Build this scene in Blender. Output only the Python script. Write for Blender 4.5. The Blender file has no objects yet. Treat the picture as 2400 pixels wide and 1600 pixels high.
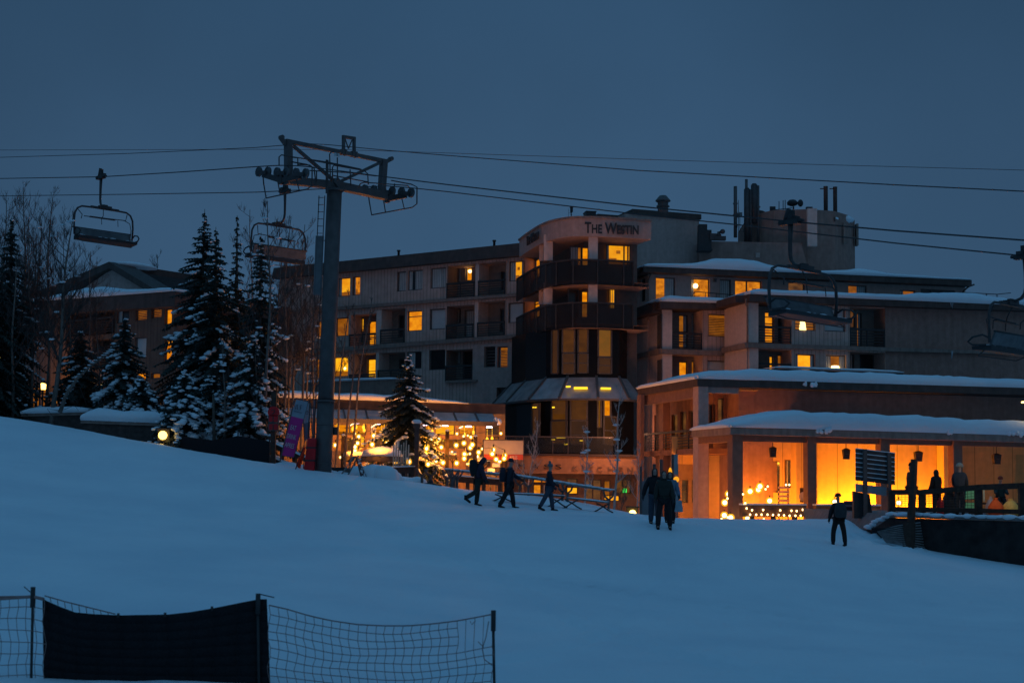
import bpy, bmesh, math, random
import numpy as np
from mathutils import Vector, Matrix, noise

# ------------------------------------------------------------------ scene, camera, sky, light
sc = bpy.context.scene
COL = sc.collection
random.seed(7)

F_PX = 3333.33                      # focal length in pixels of the 2400 px wide photograph
PITCH, ROLL, VSHIFT = math.radians(4.0), 0.010, 0.0321
cam_d = bpy.data.cameras.new('camera')
cam = bpy.data.objects.new('camera', cam_d)
COL.objects.link(cam)
cam_d.sensor_width = 36.0
cam_d.lens = 36.0 * F_PX / 2400
cam_d.shift_y = VSHIFT * F_PX / 2400
cam_d.clip_start, cam_d.clip_end = 0.1, 3000
CAM_M = (Matrix.Rotation(math.pi / 2 + PITCH, 4, 'X') @ Matrix.Rotation(ROLL, 4, 'Z'))
cam.matrix_world = CAM_M
cam_d.dof.use_dof = True
cam_d.dof.focus_distance = 70
cam_d.dof.aperture_fstop = 1.9
sc.camera = cam

sc.view_settings.view_transform = 'Standard'
sc.view_settings.look = 'None'
sc.view_settings.exposure = 0.0
sc.view_settings.gamma = 1.0
sc.cycles.use_denoising = True
sc.cycles.max_bounces = 6
sc.cycles.diffuse_bounces = 3
sc.cycles.glossy_bounces = 2
sc.cycles.transparent_max_bounces = 8
sc.cycles.sample_clamp_indirect = 3.0
sc.cycles.use_light_tree = True

world = bpy.data.worlds.new('World')
sc.world = world
world.use_nodes = True
wn, wl = world.node_tree.nodes, world.node_tree.links
bg = wn['Background']
tc = wn.new('ShaderNodeTexCoord')
sep = wn.new('ShaderNodeSeparateXYZ')
wl.new(tc.outputs['Generated'], sep.inputs[0])
ramp = wn.new('ShaderNodeValToRGB')
wl.new(sep.outputs['Z'], ramp.inputs['Fac'])
SKY = [(0.0, (.033, .080, .148)), (.10, (.036, .086, .160)), (.22, (.034, .081, .152)), (.34, (.026, .068, .132)),
       (.55, (.037, .130, .255)), (1.0, (.050, .205, .415))]      # overcast dusk: brighter overhead than at the horizon
el = ramp.color_ramp.elements
el[0].position, el[0].color = SKY[0][0], (*SKY[0][1], 1)
el[1].position, el[1].color = SKY[-1][0], (*SKY[-1][1], 1)
for p_, c_ in SKY[1:-1]:
    e_ = el.new(p_); e_.color = (*c_, 1)
cn = wn.new('ShaderNodeTexNoise'); cn.inputs['Scale'].default_value = 3.2; cn.inputs['Detail'].default_value = 6
wl.new(tc.outputs['Generated'], cn.inputs['Vector'])
cr = wn.new('ShaderNodeMapRange'); cr.inputs[1].default_value = .3; cr.inputs[2].default_value = .7
cr.inputs[3].default_value = .90; cr.inputs[4].default_value = 1.10
wl.new(cn.outputs['Fac'], cr.inputs[0])
cm = wn.new('ShaderNodeVectorMath'); cm.operation = 'SCALE'
az = wn.new('ShaderNodeMath'); az.operation = 'MULTIPLY'; wl.new(sep.outputs['X'], az.inputs[0]); wl.new(sep.outputs['X'], az.inputs[1])   # sky dims towards both sides, imitating lens corner falloff
am = wn.new('ShaderNodeMapRange'); am.inputs[1].default_value = 0; am.inputs[2].default_value = .16; am.inputs[3].default_value = 1.12; am.inputs[4].default_value = .80; wl.new(az.outputs[0], am.inputs[0])
ac = wn.new('ShaderNodeMath'); ac.operation = 'MULTIPLY'; wl.new(am.outputs[0], ac.inputs[0]); wl.new(cr.outputs[0], ac.inputs[1])
wl.new(ramp.outputs['Color'], cm.inputs[0]); wl.new(ac.outputs[0], cm.inputs['Scale'])
sky = wn.new('ShaderNodeTexSky'); sky.sky_type = 'NISHITA'; sky.sun_disc = False
sky.sun_elevation = math.radians(-4); sky.sun_rotation = math.radians(150)
sm = wn.new('ShaderNodeVectorMath'); sm.operation = 'SCALE'; sm.inputs['Scale'].default_value = 0.02
wl.new(sky.outputs[0], sm.inputs[0])
ad = wn.new('ShaderNodeVectorMath'); ad.operation = 'ADD'
wl.new(cm.outputs[0], ad.inputs[0]); wl.new(sm.outputs[0], ad.inputs[1])
wl.new(ad.outputs[0], bg.inputs['Color'])
bg.inputs['Strength'].default_value = 1.0

sun_d = bpy.data.lights.new('last_light', 'SUN')
sun_d.energy, sun_d.angle, sun_d.color = 0.06, math.radians(70), (.55, .82, 1.0)
sun_o = bpy.data.objects.new('last_light', sun_d); COL.objects.link(sun_o)
sun_o.rotation_euler = (math.radians(55), 0, math.radians(25))

# ------------------------------------------------------------------ pixel <-> place helpers
CAM_R = CAM_M.to_3x3()
def ray(px, py):
    return CAM_R @ Vector(((px - 1200) / F_PX, (800 - py) / F_PX + VSHIFT, -1.0))
def P(px, py, Y):
    d = ray(px, py)
    return d * (Y / d.y)
ZO = {'A': (740, 560, 3.92), 'B': (1150, 440, 3.92), 'C': (1150, 740, 3.136), 'D': (1450, 580, 4.125), 'E': (1900, 560, 3.92),
      'F': (1480, 860, 3.92), 'G': (1900, 940, 3.733), 'H': (600, 900, 5.88), 'I': (760, 920, 4.704), 'J': (1060, 1020, 4.2),
      'K': (0, 600, 3.408), 'L': (350, 480, 2.704), 'M': (0, 300, 3.92), 'N': (550, 280, 3.92), 'O': (1500, 400, 3.92), 'Q': (0, 1340, 1.96),
      'p': (0, 0, 1.0)}
def q(z, x, y):
    ox, oy, s = ZO[z]
    return ox + x / s, oy + y / s

class Frame:
    """A facade's own axes: x along it to the right, y into the building, z up."""
    def __init__(s, p0, p1):
        d = Vector((p1.x - p0.x, p1.y - p0.y, 0)); s.x = d.normalized(); s.y = Vector((-s.x.y, s.x.x, 0))
        s.o = Vector((p0.x, p0.y, 0)); s.len = d.length
        s.m = Matrix(((s.x.x, s.y.x, 0, s.o.x), (s.x.y, s.y.y, 0, s.o.y), (0, 0, 1, 0), (0, 0, 0, 1)))
    def hit(s, z, X, Y, d=0.0):
        r = ray(*q(z, X, Y)); t = (d + s.o.dot(s.y)) / r.dot(s.y); p = r * t
        return (p - s.o).dot(s.x), p.z
    def hitx(s, z, X, Y, x0):
        r = ray(*q(z, X, Y)); t = (x0 + s.o.dot(s.x)) / r.dot(s.x); p = r * t
        return (p - s.o).dot(s.y), p.z
    def rect(s, z, x0, y0, x1, y1, d=0.0):
        xm, ym = (x0 + x1) / 2, (y0 + y1) / 2
        return (s.hit(z, x0, ym, d)[0], s.hit(z, x1, ym, d)[0], s.hit(z, xm, y1, d)[1], s.hit(z, xm, y0, d)[1])
    def w(s, u, y, z):
        return s.m @ Vector((u, y, z))

# ------------------------------------------------------------------ mesh builder
class MB:
    def __init__(s): s.v, s.f, s.mi, s.sm = [], [], [], []
    def poly(s, pts, mi=0, smooth=False):
        n = len(s.v); s.v += [tuple(p) for p in pts]; s.f.append(tuple(range(n, n + len(pts)))); s.mi.append(mi); s.sm.append(smooth)
    def box(s, x0, x1, y0, y1, z0, z1, mi=0, m=None):
        c = [Vector((x, y, z)) for z in (z0, z1) for y in (y0, y1) for x in (x0, x1)]
        if m is not None: c = [m @ p for p in c]
        n = len(s.v); s.v += [tuple(p) for p in c]
        for f in ((0, 2, 3, 1), (4, 5, 7, 6), (0, 1, 5, 4), (2, 6, 7, 3), (0, 4, 6, 2), (1, 3, 7, 5)):
            s.f.append(tuple(n + i for i in f)); s.mi.append(mi); s.sm.append(False)
    def hexa(s, c, mi=0):
        """eight corners: bottom four then top four, each loop the same way round"""
        n = len(s.v); s.v += [tuple(p) for p in c]
        for f in ((3, 2, 1, 0), (4, 5, 6, 7), (0, 1, 5, 4), (1, 2, 6, 5), (2, 3, 7, 6), (3, 0, 4, 7)):
            s.f.append(tuple(n + i for i in f)); s.mi.append(mi); s.sm.append(False)
    def bar(s, a, b, wx, wz, mi=0):
        a, b = Vector(a), Vector(b); d = (b - a)
        if d.length < 1e-6: return
        d.normalize(); up = Vector((0, 0, 1)) if abs(d.z) < .95 else Vector((0, 1, 0))
        e = d.cross(up).normalized(); g = e.cross(d).normalized()
        c = [p + e * (i * wx / 2) + g * (j * wz / 2) for p in (a, b) for i, j in ((-1, -1), (1, -1), (1, 1), (-1, 1))]
        s.hexa(c, mi)
    def tube(s, pts, r, n=6, mi=0, caps=True, smooth=True):
        pts = [Vector(p) for p in pts]; R = r if isinstance(r, (list, tuple)) else [r] * len(pts)
        b0 = len(s.v); prev = None
        for i, p in enumerate(pts):
            t = (pts[min(i + 1, len(pts) - 1)] - pts[max(i - 1, 0)])
            if t.length < 1e-9: t = Vector((0, 0, 1))
            t.normalize()
            if prev is None:
                a = Vector((0, 0, 1)) if abs(t.z) < .9 else Vector((1, 0, 0)); e = t.cross(a).normalized()
            else:
                e = (prev - t * prev.dot(t)); e = e.normalized() if e.length > 1e-6 else t.orthogonal().normalized()
            prev = e; g = t.cross(e)
            for k in range(n):
                an = 2 * math.pi * k / n
                s.v.append(tuple(p + (e * math.cos(an) + g * math.sin(an)) * R[i]))
        for i in range(len(pts) - 1):
            for k in range(n):
                k2 = (k + 1) % n
                s.f.append((b0 + i * n + k, b0 + i * n + k2, b0 + (i + 1) * n + k2, b0 + (i + 1) * n + k)); s.mi.append(mi); s.sm.append(smooth)
        if caps and n > 2:
            s.f.append(tuple(b0 + k for k in range(n - 1, -1, -1))); s.mi.append(mi); s.sm.append(False)
            e0 = b0 + (len(pts) - 1) * n
            s.f.append(tuple(e0 + k for k in range(n))); s.mi.append(mi); s.sm.append(False)
    def ball(s, c, rx, ry=None, rz=None, nu=8, nv=5, mi=0, jit=0.0, rng=random):
        ry = rx if ry is None else ry; rz = rx if rz is None else rz; c = Vector(c)
        b = len(s.v); J = lambda: 1 + (rng.random() - .5) * 2 * jit
        s.v.append(tuple(c + Vector((0, 0, rz * J()))))
        for i in range(1, nv):
            th = math.pi * i / nv
            for k in range(nu):
                ph = 2 * math.pi * k / nu; j = J()
                s.v.append(tuple(c + Vector((rx * j * math.sin(th) * math.cos(ph), ry * j * math.sin(th) * math.sin(ph), rz * j * math.cos(th)))))
        s.v.append(tuple(c - Vector((0, 0, rz * J())))); last = len(s.v) - 1
        for k in range(nu):
            k2 = (k + 1) % nu
            s.f.append((b, b + 1 + k, b + 1 + k2)); s.mi.append(mi); s.sm.append(True)
            o = b + 1 + (nv - 2) * nu
            s.f.append((last, o + k2, o + k)); s.mi.append(mi); s.sm.append(True)
        for i in range(nv - 2):
            for k in range(nu):
                k2 = (k + 1) % nu; o = b + 1 + i * nu
                s.f.append((o + k, o + nu + k, o + nu + k2, o + k2)); s.mi.append(mi); s.sm.append(True)
    def lathe(s, c, prof, n=16, mi=0, smooth=True):
        """prof: (radius, height) from bottom to top about the vertical through c"""
        c = Vector(c); b = len(s.v)
        for r, h in prof:
            for k in range(n):
                a = 2 * math.pi * k / n; s.v.append((c.x + r * math.cos(a), c.y + r * math.sin(a), c.z + h))
        for i in range(len(prof) - 1):
            for k in range(n):
                k2 = (k + 1) % n
                s.f.append((b + i * n + k, b + i * n + k2, b + (i + 1) * n + k2, b + (i + 1) * n + k)); s.mi.append(mi); s.sm.append(smooth)
        s.f.append(tuple(b + k for k in range(n - 1, -1, -1))); s.mi.append(mi); s.sm.append(False)
        o = b + (len(prof) - 1) * n; s.f.append(tuple(o + k for k in range(n))); s.mi.append(mi); s.sm.append(False)
    def disc_wheel(s, c, axis, r, w, n=16, mi=0):
        """a grooved wheel: rim, recessed face and hub, about axis"""
        c, ax = Vector(c), Vector(axis).normalized(); e = ax.orthogonal().normalized(); g = ax.cross(e)
        prof = [(0.0, -.9), (.22, -.9), (.25, -.45), (.72, -.45), (.78, -1), (1.0, -1), (.9, 0), (1.0, 1), (.78, 1), (.72, .45), (.25, .45), (.22, .9), (0.0, .9)]
        b = len(s.v)
        for rr, h in prof:
            for k in range(n):
                a = 2 * math.pi * k / n
                s.v.append(tuple(c + ax * (h * w / 2) + (e * math.cos(a) + g * math.sin(a)) * r * rr))
        for i in range(len(prof) - 1):
            for k in range(n):
                k2 = (k + 1) % n
                s.f.append((b + i * n + k, b + i * n + k2, b + (i + 1) * n + k2, b + (i + 1) * n + k)); s.mi.append(mi); s.sm.append(False)
    def mesh(s, name, mats):
        me = bpy.data.meshes.new(name)
        me.from_pydata(s.v, [], s.f)
        for m in (mats if isinstance(mats, (list, tuple)) else [mats]): me.materials.append(m)
        me.polygons.foreach_set('material_index', s.mi); me.polygons.foreach_set('use_smooth', s.sm)
        me.update()
        return me
    def build(s, name, mats, parent=None, loc=None):
        o = bpy.data.objects.new(name, s.mesh(name, mats)); COL.objects.link(o)
        if parent is not None: o.parent = parent
        if loc is not None: o.location = loc
        return o

def tag(o, label=None, cat=None, group=None, kind=None):
    if label: o['label'] = label
    if cat: o['category'] = cat
    if group: o['group'] = group
    if kind: o['kind'] = kind
    return o
def empty(name, m, label, cat, group=None):
    o = bpy.data.objects.new(name, None); COL.objects.link(o); o.empty_display_size = .3
    if isinstance(m, Matrix): o.matrix_world = m
    else: o.matrix_world = Matrix.Translation(m)
    return tag(o, label, cat, group)
def copy_tree(o, parent=None):
    c = o.copy(); COL.objects.link(c); c.parent = parent
    for ch in [x for x in COL.objects if x.parent == o]: copy_tree(ch, c)
    return c

# ------------------------------------------------------------------ materials
MATS = {}
def mat(name, col, rough=.8, var=.25, scale=3.0, bump=0.0, metal=0.0, spec=.3, grooves=None, alpha=None, stain=0.0):
    """Principled surface with noise-varied colour; grooves = (pitch in m, width share) dark joints running up a wall."""
    if name in MATS: return MATS[name]
    m = bpy.data.materials.new(name); m.use_nodes = True; n, l = m.node_tree.nodes, m.node_tree.links
    b = n['Principled BSDF']; b.inputs['Roughness'].default_value = rough; b.inputs['Metallic'].default_value = metal
    b.inputs['Specular IOR Level'].default_value = spec
    t = n.new('ShaderNodeTexCoord')
    nz = n.new('ShaderNodeTexNoise'); nz.inputs['Scale'].default_value = scale; nz.inputs['Detail'].default_value = 6
    l.new(t.outputs['Object'], nz.inputs['Vector'])
    mr = n.new('ShaderNodeMapRange'); mr.inputs[1].default_value = .3; mr.inputs[2].default_value = .7
    mr.inputs[3].default_value = 1 - var; mr.inputs[4].default_value = 1 + var
    l.new(nz.outputs['Fac'], mr.inputs[0])
    cur = mr.outputs[0]
    if stain:
        mp = n.new('ShaderNodeMapping'); mp.inputs['Scale'].default_value = (2.2, 2.2, .18); l.new(t.outputs['Object'], mp.inputs[0])
        n2 = n.new('ShaderNodeTexNoise'); n2.inputs['Scale'].default_value = 1.6; n2.inputs['Detail'].default_value = 5; l.new(mp.outputs[0], n2.inputs['Vector'])
        m2 = n.new('ShaderNodeMapRange'); m2.inputs[1].default_value = .38; m2.inputs[2].default_value = .66
        m2.inputs[3].default_value = 1 - stain; m2.inputs[4].default_value = 1.0
        l.new(n2.outputs['Fac'], m2.inputs[0])
        mm = n.new('ShaderNodeMath'); mm.operation = 'MULTIPLY'; l.new(cur, mm.inputs[0]); l.new(m2.outputs[0], mm.inputs[1]); cur = mm.outputs[0]
    if grooves:
        sx = n.new('ShaderNodeSeparateXYZ'); l.new(t.outputs['Object'], sx.inputs[0])
        dv = n.new('ShaderNodeMath'); dv.operation = 'DIVIDE'; l.new(sx.outputs['X'], dv.inputs[0]); dv.inputs[1].default_value = grooves[0]
        fr = n.new('ShaderNodeMath'); fr.operation = 'FRACT'; l.new(dv.outputs[0], fr.inputs[0])
        gt = n.new('ShaderNodeMath'); gt.operation = 'GREATER_THAN'; l.new(fr.outputs[0], gt.inputs[0]); gt.inputs[1].default_value = grooves[1]
        m3 = n.new('ShaderNodeMapRange'); m3.inputs[3].default_value = .45; m3.inputs[4].default_value = 1.0; l.new(gt.outputs[0], m3.inputs[0])
        mm = n.new('ShaderNodeMath'); mm.operation = 'MULTIPLY'; l.new(cur, mm.inputs[0]); l.new(m3.outputs[0], mm.inputs[1]); cur = mm.outputs[0]
    vs = n.new('ShaderNodeVectorMath'); vs.operation = 'SCALE'; vs.inputs[0].default_value = col; l.new(cur, vs.inputs['Scale'])
    l.new(vs.outputs[0], b.inputs['Base Color'])
    if bump:
        bp = n.new('ShaderNodeBump'); bp.inputs['Strength'].default_value = bump; bp.inputs['Distance'].default_value = .05
        n4 = n.new('ShaderNodeTexNoise'); n4.inputs['Scale'].default_value = scale * 3; n4.inputs['Detail'].default_value = 4
        l.new(t.outputs['Object'], n4.inputs['Vector']); l.new(n4.outputs['Fac'], bp.inputs['Height']); l.new(bp.outputs[0], b.inputs['Normal'])
    if alpha is not None: b.inputs['Alpha'].default_value = alpha
    MATS[name] = m
    return m
def emit(name, col, strength, var=0.0, scale=1.2, col2=None):
    """a thing that gives off light; with col2, a lit room's uneven glow seen through glass"""
    if name in MATS: return MATS[name]
    m = bpy.data.materials.new(name); m.use_nodes = True; n, l = m.node_tree.nodes, m.node_tree.links
    n.remove(n['Principled BSDF']); e = n.new('ShaderNodeEmission'); l.new(e.outputs[0], n['Material Output'].inputs[0])
    e.inputs['Color'].default_value = (*col, 1); e.inputs['Strength'].default_value = strength
    if col2:
        t = n.new('ShaderNodeTexCoord'); mp = n.new('ShaderNodeMapping'); mp.inputs['Scale'].default_value = (1, 1, 1.6); l.new(t.outputs['Object'], mp.inputs[0])
        nz = n.new('ShaderNodeTexNoise'); nz.inputs['Scale'].default_value = scale; nz.inputs['Detail'].default_value = 5; nz.inputs['Roughness'].default_value = .65
        l.new(mp.outputs[0], nz.inputs['Vector'])
        rp = n.new('ShaderNodeValToRGB'); rp.color_ramp.elements[0].position = .36; rp.color_ramp.elements[1].position = .64
        rp.color_ramp.elements[0].color = (*col2, 1); rp.color_ramp.elements[1].color = (*col, 1)
        l.new(nz.outputs['Fac'], rp.inputs[0]); l.new(rp.outputs[0], e.inputs['Color'])
        g = n.new('ShaderNodeBsdfGlossy'); g.inputs['Roughness'].default_value = .05; g.inputs['Color'].default_value = (.5, .5, .5, 1)
        mx = n.new('ShaderNodeMixShader'); mx.inputs[0].default_value = .06
        l.new(e.outputs[0], mx.inputs[1]); l.new(g.outputs[0], mx.inputs[2]); l.new(mx.outputs[0], n['Material Output'].inputs[0])
    MATS[name] = m
    return m
def snow_mat(name='snow', grain=1.0):
    if name in MATS: return MATS[name]
    m = bpy.data.materials.new(name); m.use_nodes = True; n, l = m.node_tree.nodes, m.node_tree.links
    b = n['Principled BSDF']; b.inputs['Roughness'].default_value = .75; b.inputs['Specular IOR Level'].default_value = .25
    t = n.new('ShaderNodeTexCoord'); nz = n.new('ShaderNodeTexNoise'); nz.inputs['Scale'].default_value = .35; nz.inputs['Detail'].default_value = 8
    l.new(t.outputs['Object'], nz.inputs['Vector'])
    r = n.new('ShaderNodeValToRGB'); r.color_ramp.elements[0].position = .3; r.color_ramp.elements[1].position = .7
    r.color_ramp.elements[0].color = (.76, .79, .83, 1); r.color_ramp.elements[1].color = (.86, .88, .90, 1)
    l.new(nz.outputs['Fac'], r.inputs[0]); l.new(r.outputs[0], b.inputs['Base Color'])
    n1 = n.new('ShaderNodeTexNoise'); n1.inputs['Scale'].default_value = 1.1 * grain; n1.inputs['Detail'].default_value = 9; n1.inputs['Roughness'].default_value = .7
    l.new(t.outputs['Object'], n1.inputs['Vector'])
    bp = n.new('ShaderNodeBump'); bp.inputs['Strength'].default_value = .6; bp.inputs['Distance'].default_value = .16
    l.new(n1.outputs['Fac'], bp.inputs['Height']); l.new(bp.outputs[0], b.inputs['Normal'])
    MATS[name] = m
    return m

SNOW = snow_mat()
SIDING = mat('siding', (.61, .405, .335), .85, .15, 1.5, .15, grooves=(.30, .11), stain=.15)
STUCCO = mat('stucco', (.50, .325, .275), .9, .10, 4, .3, stain=.12)
PALE = mat('pale_stucco', (.74, .53, .45), .9, .08, 4, .2, stain=.12)
CONC = mat('concrete', (.36, .20, .158), .9, .15, 2.5, .2, stain=.15)
SLAB = mat('slab_edge', (.32, .22, .18), .85, .15, 3, .15, stain=.25)
FASCIA = mat('dark_fascia', (.10, .066, .056), .8, .2, 2, .1, stain=.2)
BLACK = mat('black_metal', (.045, .04, .04), .6, .2, 5)
FRAMEM = mat('window_frame', (.10, .085, .08), .6, .15, 5)
STEEL = mat('painted_steel', (.12, .095, .09), .55, .2, 3, metal=.2)
STEELD = mat('dark_steel', (.075, .06, .058), .5, .2, 4, metal=.3)
GLASSD = mat('dark_glass', (.035, .032, .032), .08, .2, 1, spec=.5)
CURT = mat('curtain', (.52, .50, .47), .9, .12, 2, grooves=(.16, .25))
BLIND = mat('roller_blind', (.55, .52, .50), .8, .06, 2)
WOOD = mat('weathered_wood', (.065, .04, .03), .85, .3, 6, .2)
WOODG = mat('grey_wood', (.22, .20, .19), .85, .25, 6, .2)
BARK = mat('spruce_bark', (.09, .07, .055), .9, .3, 8, .3)
ASPEN = mat('aspen_bark', (.17, .13, .11), .9, .35, 7, .3)
TWIG = mat('bare_twig', (.07, .055, .05), .9, .2, 8)
NEEDLE = mat('spruce_needles', (.035, .048, .040), .8, .4, 1.5)
STONE = mat('stone_wall', (.075, .055, .048), .9, .35, 5, .4)
TARP = mat('black_tarp', (.016, .014, .016), .9, .3, 30, .2)
LIT = emit('lit_room', (1.0, .35, .006), 1.0, col2=(.66, .16, .002), scale=1.3)
LITB = emit('bright_room', (1.0, .52, .015), 1.15, col2=(1.0, .32, .004), scale=1.2)
LITC = emit('lamplit_room', (.95, .30, .008), .9, col2=(.50, .13, .003), scale=2.2)
LITD = emit('yellow_room', (1.0, .43, .010), 1.0, col2=(.80, .24, .003), scale=.7)
DIM = emit('dim_room', (.62, .19, .012), .55, col2=(.34, .09, .006), scale=1.5)
DUSK = emit('faint_room', (.20, .075, .018), .8, col2=(.06, .025, .010), scale=1.4)
SHADE = emit('lamp_shade', (1.0, .75, .25), 3.0)
BULB = emit('bulb_glow', (1.0, .80, .50), 9.0)
BULBS = emit('small_bulb_glow', (1.0, .62, .22), 6.0)

# ------------------------------------------------------------------ terrain
def _cp():
    L = []
    for px, py, Y in [(0, 978, 62), (120, 995, 62), (300, 1028, 62), (420, 1048, 61.5), (640, 1088, 60), (757, 1104, 58), (848, 1121, 60), (971, 1127, 60),
                      (1079, 1144, 60), (1167, 1152, 60), (1262, 1164, 60), (1358, 1178, 60), (1427, 1191, 60), (1496, 1206, 60), (1620, 1216, 62),
                      (1735, 1217, 64), (1888, 1220, 63), (2034, 1219, 60), (2071, 1266, 54), (2120, 1282, 53), (2400, 1330, 49),
                      (1280, 1198, 54), (1180, 1186, 55), (1110, 1179, 55.5), (1535, 1227, 47), (1965, 1275, 50), (1860, 1240, 54),
                      (1200, 1400, 33), (400, 1400, 29), (2000, 1400, 39), (0, 1400, 28), (2400, 1450, 36), (1200, 1300, 41), (500, 1250, 41), (0, 1200, 41), (1700, 1310, 42),
                      (0, 1592, 21), (600, 1592, 21.2), (1200, 1600, 21.5), (1800, 1600, 22), (2400, 1600, 22.5), (0, 1090, 50), (350, 1150, 50), (750, 1180, 50), (1000, 1200, 49)]:
        p = P(px, py, Y); L.append((p.x, p.y, p.z))
    L += [(-30, 78, 3.2), (-22, 76, 2.4), (-15, 74, .3), (-9, 70, -1.6), (-3, 70, -2.2), (4, 70, -2.4), (10, 72, -2.3), (16, 72, -2.2), (24, 72, -2.2), (32, 70, -2.4), (34, 50, -2.9),
          (-34, 95, 3.6), (-10, 95, -2), (10, 95, -2.4), (40, 95, -2.4), (0, 8, -2.9), (-20, 8, -2.9), (20, 8, -3.0), (-45, 60, 4.6), (-35, 40, 1.6), (-28, 22, -1.6), (45, 60, -3.0), (36, 25, -3.2)]
    return np.array(L)
_C = _cp()
def _tp(r2):
    return np.where(r2 > 1e-9, .5 * r2 * np.log(np.maximum(r2, 1e-9)), 0)
def _fit(C):
    n = len(C); d2 = ((C[:, None, :2] - C[None, :, :2]) ** 2).sum(-1)
    A = np.zeros((n + 3, n + 3)); A[:n, :n] = _tp(d2) + np.eye(n) * .8
    A[:n, n] = 1; A[:n, n + 1:] = C[:, :2]; A[n, :n] = 1; A[n + 1:, :n] = C[:, :2].T
    return np.linalg.solve(A, np.r_[C[:, 2], 0, 0, 0])
_W = _fit(_C)
def ground_arr(x, y):
    x, y = np.asarray(x, float), np.asarray(y, float); n = len(_C)
    xc, yc = np.clip(x, -48, 48), np.clip(y, 5, 97)
    d2 = (xc[..., None] - _C[:, 0]) ** 2 + (yc[..., None] - _C[:, 1]) ** 2
    return _tp(d2) @ _W[:n] + _W[n] + xc * _W[n + 1] + yc * _W[n + 2]
def lumps(x, y):
    if not (4 < y < 90 and abs(x) < 55): return 0.0
    return .07 * noise.noise((x * .22, y * .22, 0)) + .03 * noise.noise((x * .9, y * .9, 3)) + .018 * noise.noise((x * 2.3, y * 2.3, 7))
_rt = random.Random(21)
TRK = [(x0, y0, x1, y1, b) for x0, y0, x1, y1, b in ((-20, 46, 16, 30, 3), (-19, 45, 17, 29.4, 3), (-22, 38, 10, 24, -2), (-12, 54, 8, 20, 2.5), (-11.5, 54, 8.7, 20, 2.5), (14, 50, -4, 22, -3), (6, 48, 20, 27, 1.5), (6.6, 48, 20.6, 27, 1.5))]
FEET = [(-9 + k * .72 + _rt.uniform(-.1, .1), 55.4 - k * .045 + (.12 if k % 2 else -.12)) for k in range(26)] + [(4.7 + .11 * k + (.15 if k % 2 else -.15), 47.5 - k * .62) for k in range(14)] + [(11.4 - .02 * k + (.14 if k % 2 else -.14), 49.6 - k * .6) for k in range(22)] + [(13 + _rt.uniform(-1.6, 2.2), 53 + _rt.uniform(-2, 3)) for k in range(70)]
FG = {}
for fx, fy in FEET:
    for i in (-1, 0, 1):
        for j in (-1, 0, 1): FG.setdefault((int(fx // 1) + i, int(fy // 1) + j), []).append((fx, fy))
def tracks(x, y):
    h = 0.0
    for x0, y0, x1, y1, b in TRK:
        t = (y - y0) / (y1 - y0)
        if 0 < t < 1: d = x - (x0 + (x1 - x0) * t + b * math.sin(t * 5)); h += (-.07 * math.exp(-(d / .13) ** 2) + .035 * math.exp(-((abs(d) - .33) / .14) ** 2)) if abs(d) < 1 else 0
    for fx, fy in FG.get((int(x // 1), int(y // 1)), ()):
        r2 = (x - fx) ** 2 + (y - fy) ** 2; h += -.11 * math.exp(-r2 / .03) + .04 * math.exp(-(r2 ** .5 - .3) ** 2 / .012)
    return h
def ground(x, y): return float(ground_arr(np.array([x]), np.array([y]))[0]) + lumps(x, y)
def ground_hit(px, py, y0=16.0, y1=75.0):
    """where the line of sight through a pixel first meets the snow (or passes closest above it)"""
    Y = np.arange(y0, y1, .1); d = ray(px, py); x = d.x / d.y * Y; z = d.z / d.y * Y
    g = z - ground_arr(x, Y); k = np.argmax(g < 0) if (g < 0).any() else int(np.argmin(g))
    return Vector((x[k], Y[k], ground(x[k], Y[k])))
def stand(px, py, Y):
    """a point on the snow at depth Y under pixel px"""
    p = P(px, py, Y); return Vector((p.x, Y, ground(p.x, Y)))

def build_ground():
    xs = np.r_[-900, -500, -250, -130, -80, -60, np.arange(-50, -24, .5), np.arange(-24, 22, .22), np.arange(22, 50.01, .5), 60, 80, 130, 250, 500, 900]
    ys = np.r_[-300, -100, -30, 0, np.arange(5, 18, .4), np.arange(18, 64, .25), np.arange(64, 80.01, .4), np.arange(81, 100, 1), 110, 130, 170, 250, 400, 800, 1800]
    X, Y = np.meshgrid(xs, ys); Z = np.concatenate([ground_arr(X[i:i + 40], Y[i:i + 40]) for i in range(0, len(ys), 40)])
    v = []
    for x, y, z in zip(X.ravel(), Y.ravel(), Z.ravel()):
        v.append((x, y, z + lumps(x, y) + (tracks(x, y) if 18 < y < 60 and -24 < x < 22 else 0)))
    nx = len(xs); f = [(j * nx + i, j * nx + i + 1, (j + 1) * nx + i + 1, (j + 1) * nx + i) for j in range(len(ys) - 1) for i in range(nx - 1)]
    me = bpy.data.meshes.new('snow_ground'); me.from_pydata(v, [], f); me.materials.append(SNOW)
    me.polygons.foreach_set('use_smooth', [True] * len(f)); me.update()
    o = bpy.data.objects.new('snow_ground', me); COL.objects.link(o); o['kind'] = 'structure'
build_ground()

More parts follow.
